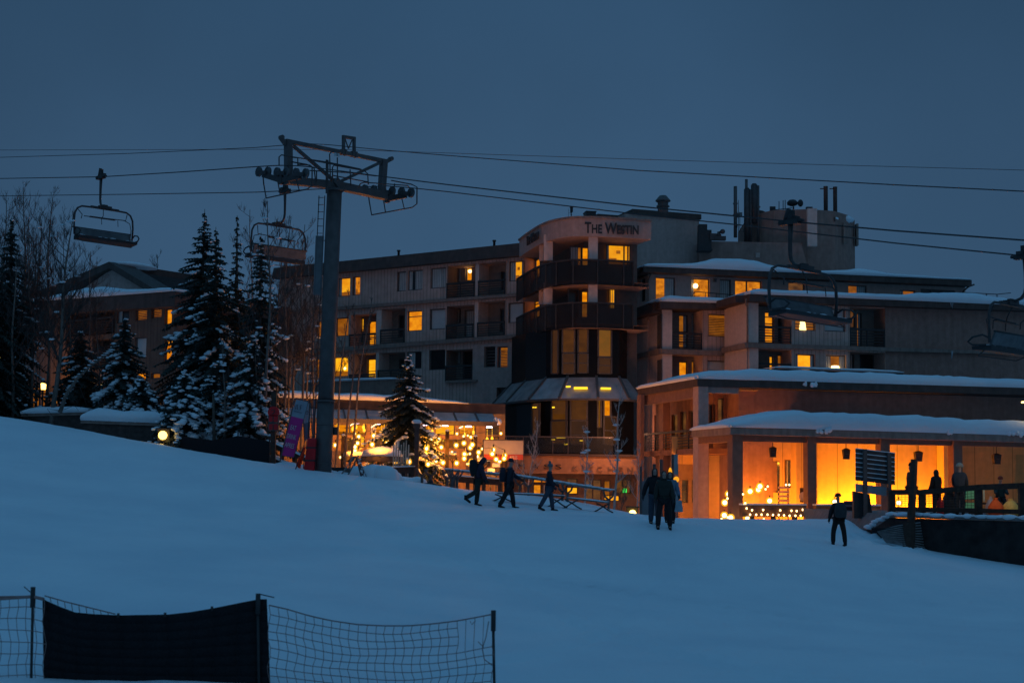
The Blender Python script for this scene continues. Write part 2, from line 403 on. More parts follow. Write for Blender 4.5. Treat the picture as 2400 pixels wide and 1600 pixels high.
# ------------------------------------------------------------------ building helpers
def wall(mb, u0, u1, z0, z1, holes=(), y=0.0, mi=0, back=True):
    """a wall face at depth y pierced by holes (u0, u1, z0, z1, depth[, material]); each hole gets its reveals and, if back, a back face"""
    H = []
    for h in holes:
        a, b, c, d = max(h[0], u0), min(h[1], u1), max(h[2], z0), min(h[3], z1)
        if b - a > .02 and d - c > .02: H.append((a, b, c, d) + tuple(h[4:]))
    us = sorted({u0, u1} | {h[0] for h in H} | {h[1] for h in H}); zs = sorted({z0, z1} | {h[2] for h in H} | {h[3] for h in H})
    for i in range(len(us) - 1):
        for j in range(len(zs) - 1):
            uc, zc = (us[i] + us[i + 1]) / 2, (zs[j] + zs[j + 1]) / 2
            if any(h[0] < uc < h[1] and h[2] < zc < h[3] for h in H): continue
            mb.poly([(us[i], y, zs[j]), (us[i + 1], y, zs[j]), (us[i + 1], y, zs[j + 1]), (us[i], y, zs[j + 1])], mi)
    for h in H:
        a, b, c, d, dp = h[:5]; m2 = h[5] if len(h) > 5 else mi; e = y + dp
        mb.poly([(a, y, c), (a, y, d), (a, e, d), (a, e, c)], m2); mb.poly([(b, y, d), (b, y, c), (b, e, c), (b, e, d)], m2)
        mb.poly([(a, y, d), (b, y, d), (b, e, d), (a, e, d)], m2); mb.poly([(b, y, c), (a, y, c), (a, e, c), (b, e, c)], m2)
        if back and dp < .6: mb.poly([(a, e, c), (b, e, c), (b, e, d), (a, e, d)], m2)

PANE = {'lit': LIT, 'bright': LITB, 'dim': DIM, 'faint': DUSK, 'dark': GLASSD, 'pale': BLIND, 'curtain': CURT, 'blind': DIM}
def window(par, r, kind, y=0.0, mull=(), bars=(), cur=None, lamp=None, dep=.26, fw=.07, m=None):
    """frame + pane (+ curtains, slats, a lamp) in a hole of depth dep at wall depth y; returns the hole"""
    u0, u1, z0, z1 = r; fw = min(fw, (u1 - u0) * .16)
    f = MB(); ya, yb = y + dep - .15, y + dep - .05
    f.box(u0 + .004, u0 + fw, ya, yb, z0 + .004, z1 - .004); f.box(u1 - fw, u1 - .004, ya, yb, z0 + .004, z1 - .004)
    f.box(u0 + fw, u1 - fw, ya, yb, z0 + .004, z0 + fw); f.box(u0 + fw, u1 - fw, ya, yb, z1 - fw, z1 - .004)
    for k in mull: c = u0 + (u1 - u0) * k; f.box(c - .045, c + .045, ya + .01, yb - .01, z0 + fw, z1 - fw)
    for k in bars: c = z0 + (z1 - z0) * k; f.box(u0 + fw, u1 - fw, ya + .015, yb - .015, c - .03, c + .03)
    w = f.build('window', FRAMEM, par)
    if m is not None: w.matrix_world = m
    p = MB(); yp = y + dep - .07
    p.poly([(u0 + fw * .8, yp, z0 + fw * .8), (u1 - fw * .8, yp, z0 + fw * .8), (u1 - fw * .8, yp, z1 - fw * .8), (u0 + fw * .8, yp, z1 - fw * .8)])
    pm, A_ = PANE[kind], (u1 - u0) * (z1 - z0); rg = random.Random(int(abs(u0 * 37 + z0 * 91 + y * 13)))
    if kind == 'lit': pm = rg.choice((LIT, LITC, LITD, LIT))
    p.build('pane', pm, w)
    if kind in ('lit', 'bright') and A_ > .9 and not bars:           # what stands in the room: ceiling line, furniture, a picture
        c = MB(); d_ = yp - .012; a0, a1, h0, h1 = u0 + fw, u1 - fw, z0 + fw, z1 - fw; W_, H_ = a1 - a0, h1 - h0
        f1_, f2_ = h0 + H_ * rg.uniform(.16, .34), h0 + H_ * rg.uniform(.12, .3); xs = a0 + W_ * rg.uniform(.3, .7)
        c.poly([(a0, d_, h0), (xs, d_, h0), (xs, d_, f1_), (a0, d_, f1_)]); c.poly([(xs, d_, h0), (a1, d_, h0), (a1, d_, f2_), (xs, d_, f2_)])
        if rg.random() < .6: px_, pz_ = a0 + W_ * rg.uniform(.15, .7), h0 + H_ * rg.uniform(.5, .62); c.box(px_, px_ + W_ * .18, d_ - .01, d_, pz_, pz_ + H_ * .17)
        c.build('furniture', DIM, w)
        if not cur and rg.random() < .55: cur = [(0, rg.uniform(.1, .22))] if rg.random() < .5 else [(rg.uniform(.78, .9), 1)]
    if cur:
        for a, b in cur:
            c = MB(); n = max(3, int((b - a) * (u1 - u0) / .09)); A, B = u0 + fw + (u1 - u0 - 2 * fw) * a, u0 + fw + (u1 - u0 - 2 * fw) * b
            pt = [(A + (B - A) * i / n, yp - .035 + (.012 if i % 2 else -.012)) for i in range(n + 1)]
            for i in range(n): c.poly([(*pt[i], z0 + fw), (*pt[i + 1], z0 + fw), (*pt[i + 1], z1 - fw), (*pt[i], z1 - fw)])
            c.build('curtain', CURT, w)
    if kind == 'blind':
        c = MB(); n = int((z1 - z0 - .2) / .11)
        for i in range(n): zz = z0 + .1 + i * .11; c.box(u0 + fw, u1 - fw, yp - .03, yp - .02, zz, zz + .05)
        c.build('blind_slats', FRAMEM, w)
    if lamp:
        c = MB(); c.ball((u0 + (u1 - u0) * lamp[0], yp - .09, z0 + (z1 - z0) * lamp[1]), lamp[2] if len(lamp) > 2 else .13, nu=12, nv=8)
        c.build('lamp', BULBS, w)
    return (u0, u1, z0, z1, dep)
def band(mb, L, R, y0, y1, mi=0):
    """beam between end sections L=(u, ztop, zbot) and R, from depth y0 to y1"""
    mb.hexa([(L[0], y0, L[2]), (R[0], y0, R[2]), (R[0], y1, R[2]), (L[0], y1, L[2]), (L[0], y0, L[1]), (R[0], y0, R[1]), (R[0], y1, R[1]), (L[0], y1, L[1])], mi)
def rail(par, u0, u1, zf, zt, y, n=4, name='balcony_railing', m=None, zslope=0.0):
    mb = MB(); zs = lambda u: zslope * (u - u0)
    band(mb, (u0, zt, zt - .13), (u1, zt + zs(u1), zt - .13 + zs(u1)), y - .05, y + .05)
    for i in range(1, n + 1):
        z = zf + (zt - .13 - zf) * i / (n + 1)
        band(mb, (u0, z + .025, z - .025), (u1, z + .025 + zs(u1), z - .025 + zs(u1)), y - .02, y + .02)
    k = max(1, round((u1 - u0) / 1.6))
    for i in range(k + 1):
        u = u0 + .04 + (u1 - u0 - .08) * i / k; mb.box(u - .035, u + .035, y - .03, y + .03, zf - .02, zt - .14 + zs(u))
    return mb.build(name, m or BLACK, par)
def snow_strip(name, par, pts, w, thick, y0=0.0, bulge=1.0, mi_seed=1):
    """a snow blanket along a roof edge: pts = (u, z) edge line, reaching w back into the roof with its rounded, overhanging front; heights vary"""
    rng = random.Random(mi_seed); mb = MB(); prof = [(-.04, .02), (-.16, .32), (-.08, .72), (.22, .98), (.8, 1.06), (1.0, 1.0)]
    U = []
    for i in range(len(pts) - 1):
        n = max(1, int(abs(pts[i + 1][0] - pts[i][0]) / .35))
        for k in range(n): U.append((pts[i][0] + (pts[i + 1][0] - pts[i][0]) * k / n, pts[i][1] + (pts[i + 1][1] - pts[i][1]) * k / n))
    U.append(pts[-1]); rows = []
    for k, (u, z) in enumerate(U):
        t = thick(u) if callable(thick) else thick
        t *= 1 + .22 * noise.noise((u * .7, mi_seed * 3.1, 0)) + .08 * noise.noise((u * 2.6, mi_seed, 5))
        e = min(1.0, (k + .35) / 2.2, (len(U) - 1 - k + .35) / 2.2)
        row = []
        for a, h in prof:
            yy = y0 + (a * .9 if a < .3 else a * w) + .05 * noise.noise((u * 1.7, a * 3, mi_seed))
            row.append((u, yy, z + t * h * (.25 + .75 * math.sqrt(e)) + (.0 if a < .9 else .15 * w * 0)))
        rows.append(row)
    n = len(prof)
    for r_ in rows: mb.v += r_
    for i in range(len(rows) - 1):
        for j in range(n - 1):
            mb.f.append((i * n + j, (i + 1) * n + j, (i + 1) * n + j + 1, i * n + j + 1)); mb.mi.append(0); mb.sm.append(True)
    mb.f.append(tuple(range(n - 1, -1, -1))); mb.f.append(tuple((len(rows) - 1) * n + j for j in range(n))); mb.mi += [0, 0]; mb.sm += [False, False]
    return mb.build(name, SNOW, par)
def text(body, height, m, material, par, name='lettering', depth=.04, small=None, width=None, space=1.0, bold=0.0):
    cu = bpy.data.curves.new(name, 'FONT'); cu.body = body; cu.extrude = depth; cu.offset = bold; cu.bevel_depth = 0; cu.space_character = space
    cu.resolution_u = 3
    if small:
        cu.small_caps_scale = small
        cu.body = ''.join((c if (i == 0 or body[i - 1] == ' ') else c.lower()) for i, c in enumerate(body))
        for i in range(len(cu.body)): cu.body_format[i].use_small_caps = True
    o = bpy.data.objects.new(name, cu); COL.objects.link(o)
    bpy.context.view_layer.update()
    me = bpy.data.meshes.new_from_object(o.evaluated_get(bpy.context.evaluated_depsgraph_get())); bpy.data.objects.remove(o); bpy.data.curves.remove(cu)
    xs = [v.co.x for v in me.vertices]; ys = [v.co.y for v in me.vertices]
    cx, y0, h, w = (min(xs) + max(xs)) / 2, min(ys), max(ys) - min(ys), max(xs) - min(xs)
    sy = height / h; sx = width / w if width else sy
    for v in me.vertices: v.co = ((v.co.x - cx) * sx, (v.co.y - y0 - h / 2) * sy, v.co.z)
    me.materials.clear(); me.materials.append(material)
    o = bpy.data.objects.new(name, me); COL.objects.link(o)
    if par is not None: o.parent = par
    o.matrix_local = m
    return o
def face_m(u, y, z):
    """stand lettering up on a facade at local (u, y, z), reading from outside"""
    return Matrix.Translation((u, y, z)) @ Matrix.Rotation(math.pi / 2, 4, 'X')

# ------------------------------------------------------------------ hotel: long left wing
def build_wing():
    fr = Frame(P(796, 700, 108.4), P(1222, 700, 100))
    b = empty('hotel_wing', fr.m, 'long grey hotel wing with dark sloping roofline and balconies between lift tower and round bay', 'building')
    uL = fr.hit('p', 655, 700)[0]; uR = fr.hit('p', 1226, 700)[0]
    H = []
    W = lambda x0, y0, x1, y1, kind, **k: H.append(window(b, fr.rect('A', x0, y0, x1, y1), kind, **k))
    W(203, 355, 315, 527, 'lit', cur=[(0, .2)]); W(338, 343, 407, 517, 'lit')
    W(748, 298, 828, 480, 'curtain'); W(846, 286, 982, 470, 'dark', cur=[(0, .2), (.45, 1)]); W(1056, 264, 1196, 452, 'curtain', cur=[(0, .7)])
    W(1776, 202, 1908, 386, 'lit', cur=[(0, .38), (.86, 1)])
    W(0, 752, 52, 908, 'dim'); W(183, 722, 300, 893, 'dim'); W(841, 658, 974, 845, 'lit', bars=(.72,)); W(1048, 640, 1190, 830, 'pale'); W(1768, 583, 1907, 768, 'pale')
    W(162, 1082, 297, 1265, 'bright', lamp=(.72, .42, .10)); W(0, 1100, 32, 1262, 'dim'); W(833, 1033, 972, 1192, 'dark', cur=[(0, .5)])
    W(1043, 1016, 1189, 1202, 'dark'); W(1555, 988, 1657, 1178, 'dark', bars=(.2, .35, .5, .65, .8)); W(1675, 988, 1770, 1180, 'blind', cur=[(0, .1)])
    W(1668, 1363, 1767, 1487, 'dark')
    # loggias: recessed balconies with their own back walls
    LD = 1.35; mw = MB(); lg = []
    def loggia(x0, y0, x1, y1, wins):
        r = fr.rect('A', x0, y0, x1, y1); lg.append((*r, LD)); hs = []
        for (a, c, d, e, kind, kw) in wins:
            rr = fr.rect('A', a, c, d, e, LD); hs.append(window(b, rr, kind, y=LD, **kw))
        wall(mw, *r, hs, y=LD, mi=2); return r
    r1 = loggia(1210, 238, 1466, 552, [(1240, 258, 1332, 400, 'curtain', {}), (1372, 262, 1432, 384, 'lit', dict(cur=[(0, .12)], lamp=(.62, .72, .13)))])
    r2 = loggia(1500, 214, 1748, 520, [(1700, 300, 1738, 470, 'dark', {})])
    r3 = loggia(318, 690, 556, 985, [(352, 726, 438, 856, 'lit', {}), (352, 868, 436, 890, 'lit', dict(fw=.03)), (480, 752, 550, 976, 'lit', dict(bars=(.5, .3)))])
    r4 = loggia(602, 640, 822, 978, [(760, 700, 812, 900, 'dark', {})])
    r5 = loggia(1205, 610, 1456, 925, [(1236, 638, 1332, 778, 'dark', dict(cur=[(0, .8)])), (1366, 650, 1452, 900, 'curtain', {})])
    r6 = loggia(1492, 572, 1742, 905, [(1690, 640, 1730, 850, 'dark', {})])
    r7 = loggia(318, 1050, 552, 1300, [(342, 1086, 434, 1215, 'bright', {}), (342, 1232, 430, 1256, 'lit', dict(fw=.03)), (470, 1100, 548, 1290, 'bright', dict(bars=(.4, .15)))])
    r8 = loggia(578, 1040, 822, 1302, [(764, 1100, 810, 1280, 'dark', {})])
    r9 = loggia(1198, 1015, 1446, 1305, [(1230, 1016, 1328, 1153, 'curtain', {}), (1350, 1018, 1440, 1290, 'dark', {})])
    ztop = fr.hit('A', 1050, 190)[1] + .5; zb = -3.2
    wall(mw, uL, uR, zb, ztop, H + lg, mi=0, back=True)
    mw.poly([(uL, 0, zb), (uL, 0, ztop), (uL, 12, ztop), (uL, 12, zb)], 1); mw.poly([(uR, 0, zb), (uR, 12, zb), (uR, 12, ztop), (uR, 0, ztop)], 1)
    mw.poly([(uR, 12, zb), (uL, 12, zb), (uL, 12, ztop), (uR, 12, ztop)], 1)
    # flush concrete stair panel at the right foot
    r = fr.rect('A', 1448, 962, 1822, 1500)
    wall(mw, r[0], r[1], zb, r[3], [h for h in H if h[0] > r[0]], y=-.12, mi=1, back=False)
    mw.box(r[0], r[0] + .02, -.115, 0, zb, r[3], 1); mw.box(r[1] - .02, r[1], -.115, 0, zb, r[3], 1); mw.box(r[0] + .02, r[1] - .02, -.115, 0, r[3] - .02, r[3] + .003, 1)
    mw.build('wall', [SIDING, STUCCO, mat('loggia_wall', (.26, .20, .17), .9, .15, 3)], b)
    # slab edges
    ms = MB()
    for (ya, yb, yc, yd, xa, xb) in ((622, 652, 494, 522, 200, 1902), (985, 1030, 872, 905, 318, 1895)):
        a0, a1 = fr.hit('A', xa, ya, -.3)[1], fr.hit('A', xa, yb, -.3)[1]; c0, c1 = fr.hit('A', xb, yc, -.3)[1], fr.hit('A', xb, yd, -.3)[1]
        ua, ub = fr.hit('A', xa, ya, -.3)[0], fr.hit('A', xb, yc, -.3)[0]
        k = (c0 - a0) / (ub - ua); e = uL - ua
        band(ms, (uL, a0 + k * e, a1 + k * e), (ub, c0, c1), -.32, .25 if ya < 900 else .24)
    a = fr.rect('A', 1196, 1296, 1482, 1316, -.2); ms.box(a[0], a[1], -.3, .23, a[2], a[3])
    ms.build('floor_slab', SLAB, b)
    # fin walls between loggias
    for (x0, y0, x1, y1) in ((1467, 234, 1499, 520), (1460, 580, 1492, 900), (556, 655, 602, 990), (552, 1040, 578, 1300)):
        r = fr.rect('A', x0, y0, x1, y1, -.02); m_ = MB(); m_.box(r[0], r[1], -.02, LD - .01, r[2], r[3]); m_.build('fin_wall', PALE, b)
    zs = -(fr.hit('A', 1755, 370)[1] - fr.hit('A', 1200, 402)[1]) / 999
    for (r, yt, xm) in ((r1, 400, 1330), (r2, 378, 1620), (r3, 872, 440), (r4, 828, 710), (r5, 785, 1330), (r6, 762, 1610), (r9, 1160, 1320), (r7, 1240, 440), (r8, 1200, 700)):
        zt = fr.hit('A', xm, yt)[1]; rail(b, r[0], r[1], r[2], zt, -.12, 5)
    # dark sloping roof edge
    mr = MB(); t0, t1 = fr.hit('A', 220, 200, -.5), fr.hit('A', 1892, 30, -.5); b0, b1 = fr.hit('A', 220, 307, -.5), fr.hit('A', 1892, 152, -.5)
    k = (t1[1] - t0[1]) / (t1[0] - t0[0]); uu = t0[0]
    zt = lambda u: t0[1] + k * (u - uu); zbm = lambda u: b0[1] + (b1[1] - b0[1]) / (b1[0] - b0[0]) * (u - uu)
    for (a_, c_) in ((uL - .4, t1[0]),):
        mr.hexa([(a_, -.55, zbm(a_)), (c_, -.55, zbm(c_)), (c_, 12, zbm(c_) + .1), (a_, 12, zbm(a_) + .1), (a_, -.3, zt(a_)), (c_, -.3, zt(c_)), (c_, 12, zt(c_)), (a_, 12, zt(a_))])
    mr.build('roof', FASCIA, b)
    for X, Y in ((762, 135), (1640, 45)):
        u, z = fr.hit('A', X, Y, .4); m_ = MB(); m_.lathe((u, .4, z - .45), [(.09, 0), (.09, .6), (.14, .62), (.14, .72)], 8); m_.build('vent_pipe', BLACK, b)
    # low terrace roof with snow at the foot of the wing
    m_ = MB(); r = fr.rect('A', 170, 1300, 740, 1440, -2.0); m_.box(r[0] - 3, r[1], -2.0, -.01, zb, r[3]); m_.build('terrace_wall', SLAB, b)
    snow_strip('snow_cap', b, [(r[0] - 3, r[3]), (r[1], r[3])], 1.7, .22, -2.0, mi_seed=3)
build_wing()

# ------------------------------------------------------------------ hotel: rounded corner bay with the big sign
TPX = [(1217, 98.6), (1232, 96.6), (1248, 94.8), (1264, 93.2), (1284, 91.8), (1308, 90.8), (1345, 90.0), (1400, 89.95), (1460, 90.3), (1482, 90.5), (1526, 90.9)]
TP = [Vector((P(x, 600, Y).x, P(x, 600, Y).y, 0)) for x, Y in TPX]
def smooth(pl, n=4):
    out = []
    for i in range(len(pl) - 1):
        a, b_, c, d = pl[max(i - 1, 0)], pl[i], pl[i + 1], pl[min(i + 2, len(pl) - 1)]
        for k in range(n):
            t = k / n; out.append(.5 * (2 * b_ + (c - a) * t + (2 * a - 5 * b_ + 4 * c - d) * t * t + (3 * b_ - a - 3 * c + d) * t ** 3))
    return out + [pl[-1]]
TS = smooth(TP)
def offs(pl, d):
    out = []
    for i, p in enumerate(pl):
        t = (pl[min(i + 1, len(pl) - 1)] - pl[max(i - 1, 0)]).normalized(); out.append(p + Vector((-t.y, t.x, 0)) * d)
    return out
def ring(mb, pl, z0, z1, th, mi=0):
    """a band that follows the plan polyline, th thick inwards"""
    q2 = offs(pl, th)
    for i in range(len(pl) - 1):
        a, c, d, e = pl[i], pl[i + 1], q2[i + 1], q2[i]; Z = Vector((0, 0, 1))
        mb.poly([a + Z * z0, c + Z * z0, c + Z * z1, a + Z * z1], mi); mb.poly([c * 1 + Z * z0, a + Z * z0, e + Z * z0, d + Z * z0], mi)
        mb.poly([a + Z * z1, c + Z * z1, d + Z * z1, e + Z * z1], mi); mb.poly([e + Z * z1, d + Z * z1, d + Z * z0, e + Z * z0], mi)
    for p, r_ in ((pl[0], q2[0]), (pl[-1], q2[-1])):
        mb.poly([p + Vector((0, 0, z0)), r_ + Vector((0, 0, z0)), r_ + Vector((0, 0, z1)), p + Vector((0, 0, z1))], mi)
def zat(z, X, Y, dep): return P(*q(z, X, Y), dep).z
def build_bay():
    b = empty('hotel_bay', Vector((0, 0, 0)), 'rounded hotel corner bay with dark balconies and the hotel name on its pale parapet', 'building')
    TF = Frame(TP[6], TP[8])
    z1 = zat('B', 900, 283, 90); z0 = zat('B', 900, 447, 90)
    m = MB(); ring(m, TS, z0, z1, .5); m.build('parapet', STUCCO, b)
    m = MB(); ring(m, offs(TS, -.10), z1, z1 + .13, .7); m.build('coping', SLAB, b)
    # floors between the balconies: slab discs
    inner = offs(TP, 2.3)
    m = MB()
    for zz in (z0 + .02, zat('B', 900, 885, 90) - .02, zat('B', 900, 1285, 90)):
        Z = Vector((0, 0, zz)); m.poly([p + Z for p in offs(TS, .2)] + [p + Z for p in reversed(inner)])
        Z = Vector((0, 0, zz + .25)); m.poly([p + Z for p in offs(TS, .2)] + [p + Z for p in reversed(inner)])
    m.build('ceiling', STUCCO, b)
    zg = zat('C', 700, 430, 89)
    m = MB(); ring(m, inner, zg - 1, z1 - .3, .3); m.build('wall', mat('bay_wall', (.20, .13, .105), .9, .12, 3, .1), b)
    # windows in the recessed wall: built proud of it on their own frames
    def bw(fr, X0, Y0, X1, Y1, kind, d, **k):
        window(b, fr.rect('B', X0, Y0, X1, Y1, d - .2), kind, y=d - .2, dep=.16, m=fr.m, **k)
    TI = Frame(inner[6], inner[8])
    bw(TI, 1060, 524, 1285, 715, 'lit', -.02, mull=(.74, .9), cur=[(0, .09)]); bw(TI, 728, 540, 905, 720, 'dim', -.02, mull=(.6,), cur=[(0, .42)])
    bw(TI, 836, 545, 902, 720, 'lit', -.06)
    bw(TI, 1086, 928, 1158, 1115, 'lit', -.02, cur=[(.05, .2), (.4, .52), (.75, 1)]); bw(TI, 832, 948, 897, 1195, 'lit', -.02); bw(TI, 708, 930, 812, 1195, 'dark', -.02)
    LI = Frame(inner[1], inner[3])
    bw(LI, 378, 662, 450, 840, 'lit', -.25, cur=[(.18, .5)]); bw(LI, 376, 1040, 450, 1200, 'lit', -.25, mull=(.35,), bars=(.4, .6, .8))
    # balcony fronts
    for (ya, yb) in ((655, 885), (1050, 1285)):
        zt, zb_ = zat('B', 900, ya, 89.8), zat('B', 900, yb, 89.8)
        pl = offs(TS[:37], -.15); m = MB(); ring(m, pl, zb_, zt - .1, .08)
        o = m.build('balcony_front', mat('bronze_panel', (.022, .018, .018), .35, .25, 2, grooves=(.9, .05), alpha=.66), b)
        m = MB(); ring(m, offs(TS[:37], -.2), zt - .1, zt, .18)
        for i in range(0, 37, 4): p = pl[i]; m.box(p.x - .04, p.x + .04, p.y - .08, p.y, zb_, zt - .1)
        m.build('handrail', BLACK, o)
    # square columns
    for X0, X1 in ((897, 982), (487, 570), (446, 484)):
        for Ya, Yb in ((450, 660), (890, 1060)):
            x = q('B', (X0 + X1) / 2, 0)[0]; k = min(range(len(TPX)), key=lambda i: abs(TPX[i][0] - x)); dd = TPX[k][1] + .55
            p = P(x, 600, dd); w = (X1 - X0) / 3.92 / F_PX * dd / 2; m = MB()
            m.box(p.x - w, p.x + w, p.y - w, p.y + w, zat('B', X0, Yb, dd) - .1, zat('B', X0, Ya, dd) + .1); m.build('column', PALE, b)
    # tall blank wall to the right of the balconies and its dark cap
    sf = Frame(P(1470, 600, 98.6), P(1638, 600, 100.4))
    r = sf.rect('B', 1290, 268, 1915, 900); m = MB(); m.box(r[0] - .5, r[1], 0, 9, -3, r[3])
    o = m.build('side_wall', STUCCO, b); o.matrix_world = sf.m
    r2 = sf.rect('B', 1296, 222, 1916, 268); m = MB(); m.box(r2[0], r2[1] + .1, -.15, 9.1, r[3], r2[3]); m.box(sf.hit('B', 985, 262, 1.2)[0], r2[0] - .02, 1.2, 6, z1 - .2, sf.hit('B', 1100, 248, 1.2)[1])
    o = m.build('roof_cap', FASCIA, b); o.matrix_world = sf.m
    # big letters on the front, and again round the corner
    u0, zt = TF.hit('B', 862, 330, -.1); u1, zl = TF.hit('B', 1358, 414, -.1)
    zc = (TF.hit('B', 865, 366)[1] + TF.hit('B', 1355, 390)[1]) / 2
    o = text('THE WESTIN', .72, TF.m @ face_m((u0 + u1) / 2, -.16, zc), BLACK, b, small=.80, width=u1 - u0, depth=.05, bold=.022)
    CF = Frame(TP[2], TP[3]); ua, _ = CF.hit('B', 360, 450); ub, _ = CF.hit('B', 468, 430)
    text('THE WESTIN', .62, CF.m @ face_m((ua + ub) / 2, -.22, z0 + (z1 - z0) * .5), BLACK, b, small=.80, width=(ub - ua), depth=.05)
    # dark glass drum below the balconies, with lit rooms behind some panes
    GP = [(1180, 97), (1212, 94.5), (1262, 91.6), (1322, 90.2), (1400, 89.9), (1462, 90.3), (1486, 91.0)]
    gp = [Vector((P(x, 850, Y).x, P(x, 850, Y).y, 0)) for x, Y in GP]
    gin = offs(gp, .6)
    zu = zat('B', 900, 1285, 90); zm0 = zat('C', 700, 432, 90.5); zm1 = zat('C', 700, 600, 89.3); zl = zat('C', 700, 1012, 89.7)
    m = MB(); ring(m, gin, zm0 - .4, zu + .1, .2); m.build('upper_glazing', mat('drum_glass', (.009, .0085, .009), .25, .2, 1, spec=.15), b)
    m = MB(); ring(m, gp, zl - .5, zm1, .2); m.build('lower_glazing', MATS['drum_glass'], b)
    # sloping glass skirt roof between them
    out_ = offs(gp, -.75); tin = offs(gp, .75); m = MB()
    for i in range(len(gp) - 1):
        a, c, d, e = out_[i] + Vector((0, 0, zm1 - .05)), out_[i + 1] + Vector((0, 0, zm1 - .05)), tin[i + 1] + Vector((0, 0, zm0)), tin[i] + Vector((0, 0, zm0))
        m.poly([a, c, d, e], 0); Z = Vector((0, 0, -.12)); m.poly([c + Z, a + Z, a, c], 1); m.poly([a + Z, c + Z, gp[i + 1] + Vector((0, 0, zm1 - .15)), gp[i] + Vector((0, 0, zm1 - .15))], 1)
        m.bar(a + Vector((0, 0, .05)), e + Vector((0, 0, .05)), .16, .1, 1)
    m.build('glass_skirt_roof', [mat('skirt_glass', (.34, .27, .25), .25, .25, 1.5, spec=.6), FRAMEM], b)
    def gl(i, X0, Y0, X1, Y1, mm, pl, d=-.06, name='lit_pane', bars=()):
        fr = Frame(pl[i], pl[i + 1]); r = fr.rect('C', X0, Y0, X1, Y1, d); m = MB(); m.poly([(r[0], d, r[2]), (r[1], d, r[2]), (r[1], d, r[3]), (r[0], d, r[3])])
        o = m.build(name, mm, b); o.matrix_world = fr.m
        f = MB()
        for x in (r[0], r[1]): f.box(x - .05, x + .05, d - .08, d + .02, r[2], r[3])
        for z in (r[2], r[3]) + tuple(r[2] + (r[3] - r[2]) * k for k in bars): f.box(r[0] + .05, r[1] - .05, d - .06, d + .015, z - .03, z + .03)
        f.build('pane_frame', FRAMEM, o)
    WARM = emit('dim_lounge', (.26, .085, .011), .36, col2=(.15, .052, .010), scale=.8); WARM2 = emit('brown_lounge', (.10, .036, .010), .55, col2=(.07, .027, .010), scale=.7)
    WARM3 = emit('amber_lounge', (.46, .16, .014), .45, col2=(.34, .14, .016), scale=.9)
    gl(2, 452, 104, 500, 425, WARM2, gin); gl(3, 528, 100, 617, 270, WARM, gin); gl(3, 528, 276, 617, 426, WARM2, gin, bars=(.52,))
    gl(3, 644, 99, 715, 270, WARM, gin); gl(3, 644, 276, 715, 420, WARM2, gin, bars=(.5,)); gl(4, 789, 103, 886, 300, WARM3, gin); gl(4, 789, 306, 886, 425, WARM2, gin, bars=(.5,))
    gl(2, 452, 618, 560, 765, WARM, gp); gl(2, 447, 770, 560, 940, WARM2, gp); gl(3, 588, 612, 710, 765, WARM, gp); gl(3, 588, 770, 710, 945, WARM2, gp, bars=(.4,))
    gl(4, 785, 612, 810, 820, WARM3, gp); gl(4, 830, 612, 880, 736, LIT, gp); gl(4, 830, 740, 925, 945, WARM2, gp, bars=(.5,)); gl(1, 308, 640, 362, 880, WARM2, gp)
    LS = emit('strip_light', (1.0, .62, .03), 1.6)
    for i, X0, Y0, X1, Y1 in ((2, 485, 886, 557, 897), (3, 540, 934, 566, 946), (2, 448, 905, 470, 912), (1, 220, 629, 240, 640), (2, 446, 667, 468, 677), (1, 308, 668, 318, 676), (1, 324, 668, 334, 676), (4, 655, 912, 682, 920)):
        fr = Frame(gp[i], gp[i + 1]); r = fr.rect('C', X0, Y0, X1, Y1, -.12); m = MB(); m.box(r[0], r[1], -.13, -.09, r[2], r[3]); o = m.build('strip_lamp', LS, b); o.matrix_world = fr.m
    for i, X0, Y0, X1, Y1 in ((3, 612, 522, 712, 539), (4, 810, 526, 882, 541), (2, 558, 514, 584, 526)):   # lamps that shine through the glass skirt
        d = .02; fr = Frame(offs(gp, 0)[i], offs(gp, 0)[i + 1]); r = fr.rect('C', X0, Y0, X1, Y1, -.25); m = MB(); m.box(r[0], r[1], -.32, -.2, r[2], r[3]); o = m.build('strip_lamp', LS, b); o.matrix_world = fr.m
    # terrace slab with glass balustrade, sign band and lower restaurant front
    KF = Frame(P(1150, 1090, 88.0), P(1505, 1090, 88.6))
    rt = KF.rect('C', -30, 1030, 1100, 1170); m = MB(); m.box(rt[0] - 2.5, rt[1], 0, 4, rt[2] + .1, rt[3]); sb = m.build('sign_band', mat('terracotta_band', (.50, .24, .13), .9, .1, 4, .1, stain=.15), b); sb.matrix_world = KF.m
    m = MB(); m.box(rt[0] - 2.6, rt[1] + .05, -.15, 3, rt[3] + .002, rt[3] + .14); o = m.build('terrace_edge', FASCIA, b); o.matrix_world = KF.m
    zc = KF.hit('C', 600, 1112)[1]
    for ch, X in (('M', 225), ('A', 328), ('S', 412), ('S', 496)):
        text(ch, .30, KF.m @ face_m(KF.hit('C', X, 1107)[0], -.06, zc + .02), BLACK, b, width=.38, depth=.03)
    for ch, X in zip('KITCHEN', (622, 680, 735, 800, 880, 952, 1020)):
        text(ch, .32, KF.m @ face_m(KF.hit('C', X, 1120)[0], -.06, zc - .08 - (X - 620) * .0001), mat('thin_letter', (.22, .13, .09), .7, .1), b, width=.33 if ch != 'I' else .05, depth=.02)
    zr = KF.hit('C', 500, 893)[1]; gl_m = mat('balustrade_glass', (.05, .05, .05), .08, .1, 1, alpha=.35)
    m = MB(); m.box(rt[0] - 2.5, KF.hit('C', 900, 900)[0], -.02, .02, rt[3] + .2, zr); o = m.build('balustrade', gl_m, b); o.matrix_world = KF.m
